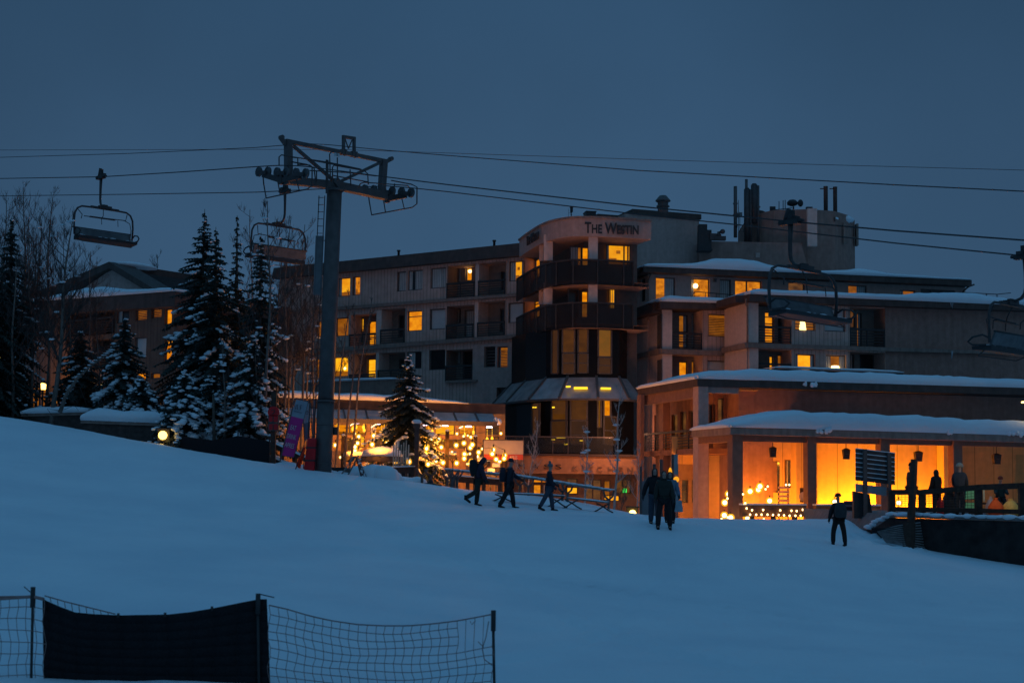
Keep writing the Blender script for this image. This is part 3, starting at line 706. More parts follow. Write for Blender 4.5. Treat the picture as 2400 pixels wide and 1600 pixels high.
    m = MB(); m.box(rt[0] - 2.5, KF.hit('C', 900, 900)[0], -.05, .05, zr, zr + .07)
    for X in (0, 115, 240, 345, 457, 569, 680): u = KF.hit('C', X, 930)[0]; m.box(u - .02, u + .02, -.04, .04, rt[3] + .15, zr)
    c = m.build('handrail', STEEL, o)
    # ground-floor restaurant front under the band
    Hh = []; D = 1.0
    def kw(X0, Y0, X1, Y1, kind, **k): Hh.append(window(b, KF.rect('J', X0, Y0, X1, Y1, D), kind, y=D, m=KF.m, **k))
    kw(795, 412, 985, 470, 'lit', mull=(.46,)); kw(795, 478, 880, 600, 'lit'); kw(886, 478, 985, 600, 'dim', cur=[(0, .2)]); kw(1125, 420, 1235, 500, 'faint')
    kw(1125, 505, 1240, 580, 'bright'); kw(1490, 440, 1560, 640, 'dim'); kw(1490, 585, 1650, 650, 'bright'); kw(1300, 430, 1470, 640, 'faint', mull=(.5,)); kw(1600, 430, 1760, 575, 'faint', mull=(.5,))
    kw(420, 440, 500, 540, 'dim')
    m = MB(); wall(m, rt[0] - 2.5, rt[1], -4, rt[2] + .099, Hh, y=D); m.build('front_wall', mat('brown_front', (.16, .10, .075), .85, .2, 3), b).matrix_world = KF.m
    ex = KF.rect('J', 1680, 520, 1716, 562, D - .2); m = MB(); m.box(ex[0], ex[1], D - .24, D - .2, ex[2], ex[3]); m.build('exit_sign', emit('green_sign', (.05, .9, .12), 1.2), b).matrix_world = KF.m
build_bay()

# rooftop fittings of the bay
def roof_bits():
    p = P(*q('B', 1583, 200), 95); m = MB(); m.lathe(p - Vector((0, 0, .15)), [(a * .58, h * .62) for a, h in [(.62, 0), (.62, .5), (.78, .52), (.78, .62), (.62, .75), (.62, 1.05), (.86, 1.1), (.9, 1.22), (.45, 1.72), (0.40, 1.76)]], 8, smooth=False)
    tag(m.build('roof_ventilator', STEEL), 'octagonal roof ventilator with stacked hoods on the dark cap beside the hotel sign', 'roof vent')
    fr = Frame(P(1374, 500, 92.5), P(1397, 500, 92.6)); r = fr.rect('B', 878, 222, 968, 278); m = MB(); m.box(r[0], r[1], 0, .9, r[2] - .4, r[3]); m.box(r[0] + .05, r[1] - .05, -.03, 0, r[2] + .1, r[3] - .12)
    m.box(r[0] - .03, r[1] + .03, -.05, .95, r[3], r[3] + .06)
    for k in range(4): u = r[0] + .1 + (r[1] - r[0] - .2) * k / 3; m.box(u - .02, u + .02, -.05, -.03, r[2] + .1, r[3] - .12)
    tag(m.build('air_conditioner', STEELD), 'dark boxy air conditioning unit standing on the curved parapet above the hotel sign', 'air conditioner').matrix_world = fr.m
    p = P(*q('B', 740, 278), 91); m = MB(); s = .0279
    m.tube([p + Vector((0, 0, -.3)), p + Vector((0, 0, .6))], .07, 8); m.ball(p + Vector((0, 0, .62)), .15); m.ball(p + Vector((0, 0, 1.0)), .16); m.tube([p + Vector((0, 0, .6)), p + Vector((0, 0, 1.1))], .06)
    m.box(p.x - .2, p.x + .3, p.y - .2, p.y + .25, p.z + 1.1, p.z + 1.9); m.box(p.x - .27, p.x + .36, p.y - .26, p.y + .3, p.z + 1.9, p.z + 1.98); m.tube([p + Vector((-.5, 0, -.2)), p + Vector((-.5, 0, 1.7))], .03)
    m.bar(p + Vector((-.5, 0, .9)), p + Vector((-.02, 0, .9)), .05, .05)
    m.v = [tuple(p + (Vector(v) - p) * .36) for v in m.v]
    tag(m.build('weather_instrument', BLACK), 'small dark weather instrument on a short mast at the left of the curved parapet', 'weather mast')
roof_bits()

# ------------------------------------------------------------------ hotel: stepped block on the right
RDIR = Vector((3.5, 1, 0)).normalized()
def rframe(px, py, Y, ln=30):
    p = P(px, py, Y); p.z = 0; return Frame(p, p + RDIR * ln)
def build_block():
    f1 = rframe(1550, 760, 93); f2 = rframe(1752, 760, 90.5); f0 = rframe(1518, 660, 95)
    b = empty('hotel_block', f1.m, 'stepped grey hotel block with snow on its flat roofs, rising behind the glowing porch', 'building')
    inv = f1.m.inverted(); zb = -3.2
    # ---- middle stage, first bay
    H = []; mw = MB(); LD = 1.4
    def W(fr, Hh, X0, Y0, X1, Y1, kind, **k): y = k.pop('y', 0.0); Hh.append(window(b, fr.rect('D', X0, Y0, X1, Y1, y), kind, y=y, m=fr.m, **k))
    def slabpart(name, mb, m, fr): o = mb.build(name, m, b); o.matrix_world = fr.m; return o
    W(f1, H, 868, 643, 1062, 862, 'blind', cur=[]); W(f1, H, 858, 1092, 1052, 1205, 'pale')
    lgs = []
    for (Y0, Y1, ws) in ((585, 985, [(582, 650, 672, 975, 'dim', dict(bars=(.5, .18), cur=[(.55, 1)])), (704, 643, 808, 975, 'dark', dict(cur=[(0, .25)]))]),
                         (1035, 1420, [(584, 1100, 668, 1400, 'lit', dict(bars=(.33,))), (704, 1095, 800, 1400, 'dim', {})])):
        r = f1.rect('D', 515, Y0, 812, Y1); hs = []
        for (a, c, d, e, kind, kw) in ws: W(f1, hs, a, c, d, e, kind, y=LD, **kw)
        wall(mw, *r, hs, y=LD, mi=1); lgs.append((*r, LD)); rr = rail(b, r[0] + .02, r[1] - .02, r[2], r[2] + 1.12, .05, 5); rr.matrix_world = f1.m
    uA = f1.hit('D', 415, 800)[0]; uB = f1.hit('D', 1085, 760)[0]; zt = f1.hit('D', 800, 535)[1]
    wall(mw, uA, uB, zb, zt, H + lgs, mi=0)
    # side wall facing left, with slit windows
    dep = f1.hitx('D', 128, 900, uA)[0]
    SF = Frame(f1.w(uA, dep, 0), f1.w(uA, 0, 0)); hs = []
    for X0, Y0, X1, Y1 in ((208, 728, 261, 957),):
        hs.append(window(b, SF.rect('D', X0, Y0, X1, Y1), 'dark', m=SF.m))
    o1 = MB(); wall(o1, 0, SF.len, zb, zt, hs); slabpart('side_wall', o1, PALE, SF)
    for Y0, Y1 in ((650, 990), (1085, 1420)):
        r = SF.rect('D', 375, Y0, 416, Y1, -.04); m = MB(); m.box(r[0], r[1], -.06, .0, r[2], r[3]); slabpart('balcony_end', m, FRAMEM, SF)
    m = MB()
    for Y0, Y1 in ((585, 985), (1020, 1420)): r = f1.rect('D', 418, Y0, 514, Y1); m.box(r[0], r[1], -.06, .5, r[2], r[3])
    slabpart('column', m, PALE, f1)
    m = MB(); u, z = f1.hit('D', 385, 840); 
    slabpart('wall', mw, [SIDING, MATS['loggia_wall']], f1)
    # ---- side wall of the second bay (faces left) and second bay front
    u2 = (inv @ f2.w(0, 0, 0)); 
    uC = f2.hit('D', 1238, 760)[0]; S2 = Frame(f2.w(uC, 3.4, 0), f2.w(uC, 0, 0)); m = MB(); zt2 = f2.hit('D', 1800, 470)[1]
    wall(m, 0, S2.len, zb, zt2, []); slabpart('side_wall', m, PALE, S2)
    m = MB(); r = f2.rect('D', 1250, 520, 1346, 918); m.box(r[0], r[1], -.08, .5, r[2], r[3]); r = f2.rect('D', 1255, 965, 1346, 1290); m.box(r[0], r[1], -.08, .5, r[2], r[3]); slabpart('column', m, PALE, f2)
    H2 = []; mw = MB(); lgs = []
    W(f2, H2, 1706, 590, 1902, 802, 'dim', bars=(.18, .3), lamp=None); W(f2, H2, 1992, 590, 2194, 812, 'pale')
    W(f2, H2, 1712, 1030, 1900, 1215, 'bright', cur=[(0, .13), (.82, 1)]); W(f2, H2, 2005, 1040, 2200, 1215, 'dim', cur=[(0, .25), (.72, 1)])
    for z_, X0, Y0, X1, Y1, ws in (('D', 1346, 530, 1672, 930, [(1414, 620, 1503, 922, 'lit', dict(bars=(.22, .48, .62, .83))), (1540, 610, 1640, 922, 'dark', {})]),
                                   ('D', 1346, 985, 1672, 1290, [(1460, 1050, 1497, 1280, 'lit', {}), (1538, 1036, 1630, 1280, 'dim', {})])):
        r = f2.rect(z_, X0, Y0, X1, Y1); hs = []
        for (a, c, d, e, kind, kw) in ws: W(f2, hs, a, c, d, e, kind, y=LD, **kw)
        wall(mw, *r, hs, y=LD, mi=1); lgs.append((*r, LD)); rail(b, r[0] + .02, r[1] - .02, r[2], r[2] + 1.15, .05, 5).matrix_world = f2.m
    for Y0, Y1, g in ((628, 995, ((365, 640, 412, 815, 'faint'), (428, 680, 470, 985, 'dim'))), (1040, 1200, ((372, 1060, 400, 1200, 'dim'), (450, 1050, 600, 1195, 'dark')))):
        r = f2.rect('E', 358, Y0, 684, Y1); hs = []
        for (a, c, d, e, kind) in g: hs.append(window(b, f2.rect('E', a, c, d, e, LD), kind, y=LD, m=f2.m, cur=[(.3, 1)] if kind == 'dim' else None))
        wall(mw, *r, hs, y=LD, mi=1); lgs.append((*r, LD))
        if Y0 < 700: rail(b, r[0] + .02, r[1] - .02, r[2], f2.hit('E', 520, 822)[1], .05, 5).matrix_world = f2.m
    uR = f2.hit('E', 2200, 800)[0]; uS = f2.hit('E', 684, 800)[0]
    wall(mw, uC, uS, zb, zt2, H2 + lgs, mi=0); wall(mw, uS, uR, zb, zt2 + .1, [], y=-.02, mi=2)
    slabpart('wall', mw, [SIDING, MATS['loggia_wall'], CONC], f2)
    # lamps inside two of the rooms
    r = f2.rect('D', 1758, 715, 1822, 795, -.02); m = MB(); m.lathe(((r[0] + r[1]) / 2, .16, r[2]), [((r[1] - r[0]) * .5, 0), ((r[1] - r[0]) * .34, r[3] - r[2])], 12); slabpart('table_lamp', m, SHADE, f2)
    r = f2.rect('D', 2062, 1142, 2142, 1172, -.02); m = MB(); m.lathe(((r[0] + r[1]) / 2, .12, r[2]), [((r[1] - r[0]) * .5, 0), ((r[1] - r[0]) * .40, r[3] - r[2])], 12); slabpart('table_lamp', m, BULBS, f2)
    # slab edges, floor lines
    m = MB(); a = f1.hit('D', 415, 978, -.25), f1.hit('D', 415, 1026, -.25), f1.hit('D', 1062, 1000, -.25), f1.hit('D', 1062, 1048, -.25)
    band(m, (a[0][0], a[0][1], a[1][1]), (a[2][0], a[2][1], a[3][1]), -.28, .2)
    slabpart('floor_slab', m, SLAB, f1)
    m = MB(); z0_, z1_ = f1.hit('D', 415, 978)[1], f1.hit('D', 415, 1030)[1]; m.box(-.15, SF.len + .2, -.22, .0, z1_, z0_); slabpart('floor_slab', m, SLAB, SF)
    m = MB(); m.box(-.1, S2.len + .2, -.2, -.001, f2.hit('D', 1250, 975)[1], f2.hit('D', 1250, 925)[1]); slabpart('floor_slab', m, SLAB, S2)
    m = MB(); a = f2.hit('D', 1245, 920, -.25), f2.hit('D', 1245, 968, -.25), f2.hit('E', 1900, 1030, -.25), f2.hit('E', 1900, 1055, -.25)
    band(m, (a[0][0], a[0][1], a[1][1]), (a[2][0] + 3, a[2][1], a[3][1]), -.28, .2); slabpart('floor_slab', m, SLAB, f2)
    # roofs of the middle stage: fascia all along, flat top, snow
    m = MB(); OV = .75; e1 = f1.hit('D', 400, 522, -OV), f1.hit('D', 400, 590, -OV), f1.hit('D', 1065, 540, -OV), f1.hit('D', 1065, 592, -OV)
    band(m, (e1[0][0], e1[0][1], e1[1][1]), (e1[2][0] + .6, e1[2][1], e1[3][1]), -OV, 3.2); zl = e1[0][1]
    slabpart('roof', m, FASCIA, f1)
    m = MB(); m.hexa([(0, -OV, zl - .68), (SF.len, -OV, zl - .68), (SF.len, 0, zl - .68), (0, 0, zl - .68), (0, -OV, zl - .02), (SF.len + OV * .98, -OV, zl - .02), (SF.len, 0, zl - .02), (0, 0, zl - .02)]); slabpart('roof', m, FASCIA, SF)
    snow_strip('roof_snow', b, [(e1[0][0] + .05, zl), (e1[2][0] + .3, e1[2][1])], 3.2, .42, -OV, mi_seed=5).matrix_world = f1.m
    m = MB(); e2 = f2.hit('D', 1262, 450, -OV), f2.hit('D', 1262, 520, -OV), f2.hit('E', 1850, 608, -OV), f2.hit('E', 1850, 655, -OV); ex = (e2[2][0] + 5) / e2[2][0] if e2[2][0] else 1
    du = e2[2][0] - e2[0][0]; k = (e2[2][1] - e2[0][1]) / du; k2 = (e2[3][1] - e2[1][1]) / du; uE = e2[2][0] + 4
    band(m, (e2[0][0], e2[0][1], e2[1][1]), (uE, e2[0][1] + k * (uE - e2[0][0]), e2[1][1] + k2 * (uE - e2[0][0])), -OV, 4); slabpart('roof', m, FASCIA, f2)
    m = MB(); m.box(-.6, S2.len - .001, -OV, -.001, e2[1][1], e2[0][1] - .01); slabpart('roof', m, FASCIA, S2)
    snow_strip('roof_snow', b, [(e2[0][0] + .05, e2[0][1]), (uE, e2[0][1] + k * (uE - e2[0][0]))], 4.0, lambda u: .40 + .34 * math.exp(-((u - 15) / 3.5) ** 2) - .2 * max(0, min(1, (u - 20) / 7)), -OV, mi_seed=9).matrix_world = f2.m
    # ---- set-back top storey
    H0 = []
    W(f0, H0, 357, 288, 546, 520, 'lit', cur=[(.48, 1)]); W(f0, H0, 697, 298, 882, 520, 'lit', cur=[(0, .17)], lamp=(.28, .67, .17)); W(f0, H0, 978, 308, 1088, 520, 'curtain')
    W(f0, H0, 1124, 318, 1385, 520, 'lit', mull=(.46,)); W(f0, H0, 1640, 335, 1800, 440, 'faint'); H0.append(window(b, f0.rect('E', 345, 425, 515, 540), 'dim', m=f0.m, cur=[(.5, 1)])); H0.append(window(b, f0.rect('E', 820, 470, 965, 540), 'dim', m=f0.m, cur=[(0, .25)])); H0.append(window(b, f0.rect('E', 1010, 465, 1330, 560), 'dark', m=f0.m, mull=(.35, .7)))
    zt0 = f0.hit('D', 1000, 230)[1]; uL0 = f0.hit('D', 282, 400)[0]; uR0 = f0.hit('E', 1420, 450)[0]; mw = MB(); wall(mw, uL0, uR0, zb, zt0, H0); 
    mw.poly([(uR0, 0, zb), (uR0, 7, zb), (uR0, 7, zt0), (uR0, 0, zt0)]); slabpart('wall', mw, STUCCO, f0)
    d0 = f0.hitx('D', 112, 500, uL0)[0]; S0 = Frame(f0.w(uL0, d0, 0), f0.w(uL0, 0, 0)); m = MB(); wall(m, 0, S0.len, zb, zt0, [window(b, S0.rect('D', 212, 303, 256, 522), 'dark', m=S0.m)]); slabpart('side_wall', m, PALE, S0)
    m = MB(); OV0 = .9; t = f0.hit('D', 240, 183, -OV0), f0.hit('D', 240, 235, -OV0), f0.hit('E', 1480, 378, -OV0), f0.hit('E', 1480, 430, -OV0)
    band(m, (t[0][0], t[0][1], t[1][1]), (t[2][0], t[2][1], t[3][1]), -OV0, 8); slabpart('roof', m, FASCIA, f0)
    m = MB(); m.hexa([(0, -.8, t[1][1] - .06), (S0.len, -.8, t[1][1] - .06), (S0.len, 0, t[1][1] - .06), (0, 0, t[1][1] - .06), (0, -.8, t[0][1] - .01), (S0.len + .8, -.8, t[0][1] - .01), (S0.len, 0, t[0][1] - .01), (0, 0, t[0][1] - .01)]); slabpart('roof', m, FASCIA, S0)
    L0 = t[2][0] - t[0][0]
    snow_strip('roof_snow', b, [(t[0][0] + .05, t[0][1]), (t[2][0] - .1, t[2][1])], 6, lambda u: .26 + .55 * math.exp(-((u - 6.0) / 3.0) ** 2) + .22 * math.exp(-((u - 15.5) / 1.6) ** 2) - .1 * min(1, max(0, u - 18) / 4), -OV0, mi_seed=14).matrix_world = f0.m
    # small railings, wall lamp box, downpipes, icicles
    m = MB(); r = f0.rect('D', 735, 432, 1150, 455, -.6); band(m, (r[0], r[3], r[3] - .05), (r[1], r[3] - .12, r[3] - .17), -.63, -.58); m.tube([(r[0], -.6, r[3] - .02), (r[0] - .25, -.6, r[3] - .45)], .025); 
    for k in range(5): u = r[0] + (r[1] - r[0]) * k / 4; m.tube([(u, -.6, r[3] - .9), (u, -.6, r[3] - .04)], .02)
    slabpart('terrace_railing', m, BLACK, f0)
    r = f0.rect('D', 922, 306, 947, 332, -.1); m = MB(); m.box(r[0], r[1], -.1, -.001, r[2], r[3]); m.box(r[0] - .03, r[1] + .03, -.13, -.001, r[3], r[3] + .04); slabpart('wall_lantern', m, STEEL, f0)
    m = MB(); u, z = f0.hit('D', 300, 245, -.1); m.tube([(u + .05, -.5, z), (u, -.15, z - .25), (u - .08, -.1, z - .5), (u - .08, -.1, z - 3.2)], .055, 8); slabpart('downpipe', m, SLAB, f0)
    m = MB(); u, z = f2.hit('D', 1225, 535, -.15); m.tube([(u - .1, -.5, z + .2), (u, -.2, z - .1), (u + .14, -.14, z - .25), (u + .14, -.14, z - 3.0)], .055, 8); slabpart('downpipe', m, SLAB, f2)
    m = MB(); rng = random.Random(4)
    for X, Y, h in ((1295, 580, .5), (1292, 1030, .7)):
        u, z = f2.hit('E', X, Y, -.8)
        for k in range(5): m.tube([(u + rng.uniform(-.12, .12), -.8, z), (u + rng.uniform(-.05, .05), -.8, z - h * rng.uniform(.5, 1))], [.035, .006], 6)
    slabpart('icicles', m, mat('ice', (.35, .36, .38), .2, .1), f2)
    # gutter elbow at the far right end of the top roof
    m = MB(); u, z = f0.hit('E', 1470, 430, -.6); m.tube([(u + .25, -.7, z + .1), (u - .1, -.5, z - .05), (u - .4, -.3, z - .35), (u - .5, -.2, z - .9)], .06, 8); slabpart('downpipe', m, FASCIA, f0)
    # low snowy ledge roof in front of the first-floor rooms, and box on it
    m = MB(); fl = rframe(1820, 860, 88.5); a = fl.hit('D', 1500, 1168), fl.hit('E', 850, 1232); band(m, (a[0][0], a[0][1], -1), (a[1][0], a[1][1], -1), 0, 2.2); slabpart('ledge_roof', m, FASCIA, fl)
    snow_strip('roof_snow', b, [(a[0][0], a[0][1]), (a[1][0], a[1][1])], 1.6, .2, 0, mi_seed=21).matrix_world = fl.m
    ld = bpy.data.lights.new('side_wall_fill', 'POINT'); ld.energy = 260; ld.color = (1, .45, .25); ld.shadow_soft_size = .3; lo = bpy.data.objects.new('side_wall_fill', ld); COL.objects.link(lo); lo.location = P(1452, 1010, 86.5)  # fill light added to brighten the block's left side walls
    return f0, f1, f2
BF0, BF1, BF2 = build_block()

# railing that shows beyond the right end of the top storey
m = MB(); a = BF0.hit('E', 1420, 492, 1.0); c = BF0.hit('E', 1712, 508, 1.0)
for dz in (0, -.35): m.bar((a[0], 1, a[1] + dz), (c[0], 1, c[1] + dz), .06, .05)
m.bar((c[0], 1, c[1]), (c[0] - .4, -1.2, c[1] - .2), .05, .05)
for k in range(4): u = a[0] + (c[0] - a[0]) * k / 3; z = a[1] + (c[1] - a[1]) * k / 3; m.bar((u, 1, z + .02), (u, 1, z - 1.1), .05, .05)
tag(m.build('roof_railing', BLACK), 'thin dark guard railing on the flat roof beyond the snowy top storey', 'railing').matrix_world = BF0.m

# ------------------------------------------------------------------ concrete plant tower on the roof and its aerials
def build_plant():
    Y = 104; C = lambda X, Yy, d=Y: P(*q('O', X, Yy), d)
    b = empty('rooftop_tower', C(1450, 900) * 1, 'grey concrete many-sided plant tower with snowy rim behind the stepped hotel block', 'building')
    o = C(1450, 900); zt, zm, zb = C(1400, 450).z, C(1400, 650).z, 2.0
    def pl(xs): return [C(x, 600, d) for x, d in xs]
    main = pl(((900, 104.5), (1000, 102), (1230, 100.5), (1540, 100), (1790, 100.6), (1905, 102), (1974, 104), (1974, 110), (900, 110)))
    m = MB(); n = len(main); w0 = lambda p, z: Vector((p.x - o.x, p.y - o.y, z - o.z))
    tops = [zt - .9 if i in (0,) else (zt - .1 if i in (1, 8) else zt) for i in range(n)]
    for i in range(n): a, c = main[i], main[(i + 1) % n]; m.poly([w0(a, zb), w0(c, zb), w0(c, tops[(i + 1) % n]), w0(a, tops[i])])
    m.poly([w0(p, tops[i]) for i, p in enumerate(main)]); m.build('wall', CONC, b)
    m = MB(); a, c = C(545, 640, 99.2), C(1990, 860, 99.2); e = C(545, 640, 106); m.hexa([w0(Vector((a.x, 99.2, 0)), zb), w0(Vector((c.x, 98, 0)), zb), w0(Vector((c.x, 106, 0)), zb), w0(Vector((a.x, 106, 0)), zb)] + [w0(Vector((a.x, 99.2, 0)), C(900, 645, 99).z), w0(Vector((C(1480, 700, 98.8).x, 98.8, 0)), C(900, 662, 99).z), w0(Vector((C(1480, 700, 98.8).x, 106, 0)), C(900, 662, 99).z), w0(Vector((a.x, 106, 0)), C(900, 645, 99).z)])
    m.build('lower_wall', CONC, b)
    # snow humps on the rim
    m = MB(); rng = random.Random(3)
    for X, Yy, r, h in ((1180, 428, 1.2, .55), (1260, 430, 1.3, .5), (1480, 432, 1.0, .5), (1650, 440, 1.6, .8), (1740, 445, 1.1, .5), (1880, 452, .9, .6), (1925, 460, .5, .35)):
        p = C(X, Yy, float(np.interp(X, [1150, 1540, 1790, 1905, 1960], [101.8, 100.8, 101.4, 102.8, 103.8]))) - o; m.ball(p, r * .62, .7, h * .5, 12, 7, jit=.06, rng=rng)
    m.build('rim_snow', SNOW, b)
    # dark barrel vault behind the rim
    m = MB(); p = C(1095, 450, 103) - o; R = abs(C(1170, 450, 103).x - C(1020, 450, 103).x) / 2
    m.tube([p + Vector((0, -.5, 0)), p + Vector((0, 3, 0))], R, 20); m.build('round_vent_hood', FASCIA, b)
    # flat panels on the wall
    m = MB()
    for X0, Y0, X1, Y1, d in ((1870, 475, 1912, 670, 101.2),):
        a, c = C(X0, Y0, d) - o, C(X1, Y1, d) - o; m.box(a.x, c.x, a.y, a.y + .2, c.z, a.z)
    m.build('wall_panel', SLAB, b)
    m = MB(); a, c = C(1062, 755, 99) - o, C(1100, 800, 99) - o; m.box(a.x, c.x, a.y - .1, a.y + .2, c.z, a.z); m.build('wall_box', STUCCO, b)
    def thing(name, mb, mt, label, cat, group=None): return tag(mb.build(name, mt), label, cat, group)
    a, c = C(1532, 352, 99.4), C(1622, 697, 99.4); m = MB(); m.box(a.x, c.x, a.y - .25, a.y + .1, c.z, a.z); m.box(a.x + .3, c.x - .3, a.y + .1, a.y + .5, c.z + .8, c.z + 1.1); m.box(a.x + .3, c.x - .3, a.y + .1, a.y + .5, a.z - 1.4, a.z - 1.1)
    thing('panel_antenna', m, PALE, 'tall pale panel antenna fixed to the front of the concrete roof tower', 'antenna')
    a, c = C(1982, 490, 103.5), C(2003, 690, 103.5); m = MB(); m.box(a.x, c.x, a.y - .2, a.y + .3, c.z, a.z); m.bar(a + Vector((.2, 0, -1)), a + Vector((-.5, 0, -1)), .08, .08)
    thing('panel_antenna', m, SLAB, 'narrow grey panel antenna on the outer right edge of the concrete roof tower', 'antenna')
    for i, (X0, X1, Yt, lab) in enumerate(((1686, 1727, 145, 'taller dark round flue pipe, left one of the pair on the snowy tower rim'), (1773, 1813, 150, 'dark round flue pipe, right one of the pair on the snowy tower rim'))):
        a, c = C(X0, Yt, 101), C(X1, 420, 101); m = MB(); r = (c.x - a.x) / 2
        m.lathe(((a.x + c.x) / 2, 101, c.z - .4), [(r, 0), (r, a.z - c.z + .4 - .1), (r * 1.06, a.z - c.z + .31), (r * 1.06, a.z - c.z + .4)], 14); m.tube([((a.x), 101, c.z + 2), (a.x - .25, 101, c.z + 2)], .04); m.bar((a.x, 100.5, c.z - .3), (a.x, 101.5, c.z - .3), .1, .3)
        thing('flue_pipe', m, FASCIA, lab, 'flue pipe', 'flue pipes on the roof tower')
    for X, Yt, Yb, w, lab in ((876, 145, 550, .16, 'thin pale whip aerial, leftmost in front of the concrete roof tower'), (977, 80, 430, .13, 'tallest thin whip aerial of the cluster left of the round vent hood'), (983, 172, 640, .28, 'thick dark mast aerial directly under the tallest whip aerial'),
                              (1018, 172, 640, .13, 'thin aerial with a small clamp between the two thick dark masts'), (1049, 132, 420, .3, 'thick dark mast aerial rising above the round vent hood'), (1084, 138, 640, .13, 'thin pale aerial just right of the thick mast over the vent hood')):
        a, c = C(X, Yt, 101), C(X, Yb, 101); m = MB(); m.tube([(a.x, 101, c.z - .5), (a.x, 101, a.z)], w * .8, 8)
        if w < .2:
            for k in (.35, .6): z = c.z + (a.z - c.z) * k; m.box(a.x - .16, a.x + .16, 100.9, 101.1, z, z + .07)
        else: m.lathe((a.x, 101, a.z), [(w * .7, 0), (w * .5, .1)], 8); m.box(a.x - .3, a.x - .1, 100.92, 101.08, c.z + .6, c.z + .75)
        thing('aerial', m, STEELD if w > .2 else STEEL, lab, 'aerial')
    p = C(905, 560, 101); m = MB(); t = C(905, 335, 101).z
    for dx in (-.35, 0, .35): m.tube([(p.x + dx, 101 + abs(dx), p.z), (p.x + dx * .6, 101, t - abs(dx))], .05)
    for k in range(5): z = p.z + 1 + (t - p.z - 1.5) * k / 4; m.bar((p.x - .6, 101, z), (p.x + .6, 101, z + .1), .05, .05)
    m.ball((p.x - .35, 100.9, p.z + .4), .18); m.tube([(p.x, 101, t), (p.x, 101, t + .5)], .04)
    m.v = [(p.x + (v[0] - p.x) * .45, v[1], v[2]) for v in m.v]
    thing('antenna_frame', m, BLACK, 'short lattice antenna frame with crossbars at the left foot of the concrete roof tower', 'antenna')
    # satellite gear above the rim
    p = C(1410, 430, 102.5); m = MB()
    m.tube([p - Vector((0, 0, .5)), p + Vector((0, 0, 1.6))], .12, 8); m.lathe(p + Vector((-.1, .3, 1.75)), [(.35, 0), (.75, .18), (.8, .5), (.5, .85), (.1, .95)], 14); m.ball(p + Vector((1.0, -.1, 2.1)), .42, .25, .55, 10, 6)
    m.box(p.x - 3.4, p.x - 2.6, p.y, p.y + .4, p.z + .7, p.z + 1.6); m.bar(p + Vector((-2.6, 0, 1.1)), p + Vector((-.2, 0, 1.4)), .1, .1)
    for dx in (-2.1, -1.5, -1.2): m.tube([p + Vector((dx, 0, .2)), p + Vector((dx, 0, 2.2 + dx * .2 + .6))], .06)
    m.box(p.x + 1.9, p.x + 2.8, p.y, p.y + .6, p.z + .9, p.z + 1.6); m.tube([p + Vector((2.4, 0, -.4)), p + Vector((2.4, 0, 1.0))], .1)
    m.v = [tuple(p + (Vector(v) - p) * .5) for v in m.v]
    thing('dish_antenna', m, BLACK, 'dark cluster of dish antennas at the middle of the snowy tower rim', 'antenna')
    a, c = C(543, 490, 98), C(658, 640, 98); m = MB(); m.box(a.x, c.x, 98, 99, c.z - .6, a.z - .4); m.box(a.x, c.x - .3, 98.02, 98.9, a.z - .4, a.z); m.box(a.x - .05, c.x + .05, 97.95, 99.05, c.z - .7, c.z - .6)
    thing('air_handler', m, BLACK, 'dark box air handler on the low roof just right of the pale side wall', 'air handler')
    p = C(745, 615, 98); m = MB(); m.box(p.x - 2.2, p.x - .9, 97.6, 98.8, p.z - .5, p.z + .75); m.box(p.x - .9, p.x + .9, 97.6, 98.8, p.z - .5, p.z + .25); m.lathe(p + Vector((-.4, .4, .2)), [(.5, 0), (.5, .5), (.3, .7), (.3, 1.0)], 10); m.ball(p + Vector((.3, 0, 1.2)), .5, .4, .5); m.tube([p + Vector((-.4, .4, 1.0)), p + Vector((.3, .2, 1.3))], .25)
    m.v = [tuple(p + (Vector(v) - p) * .36) for v in m.v]
    thing('exhaust_fan', m, STEELD, 'small roof exhaust fan with a curved snout beside the dark air handler', 'exhaust fan')
build_plant()

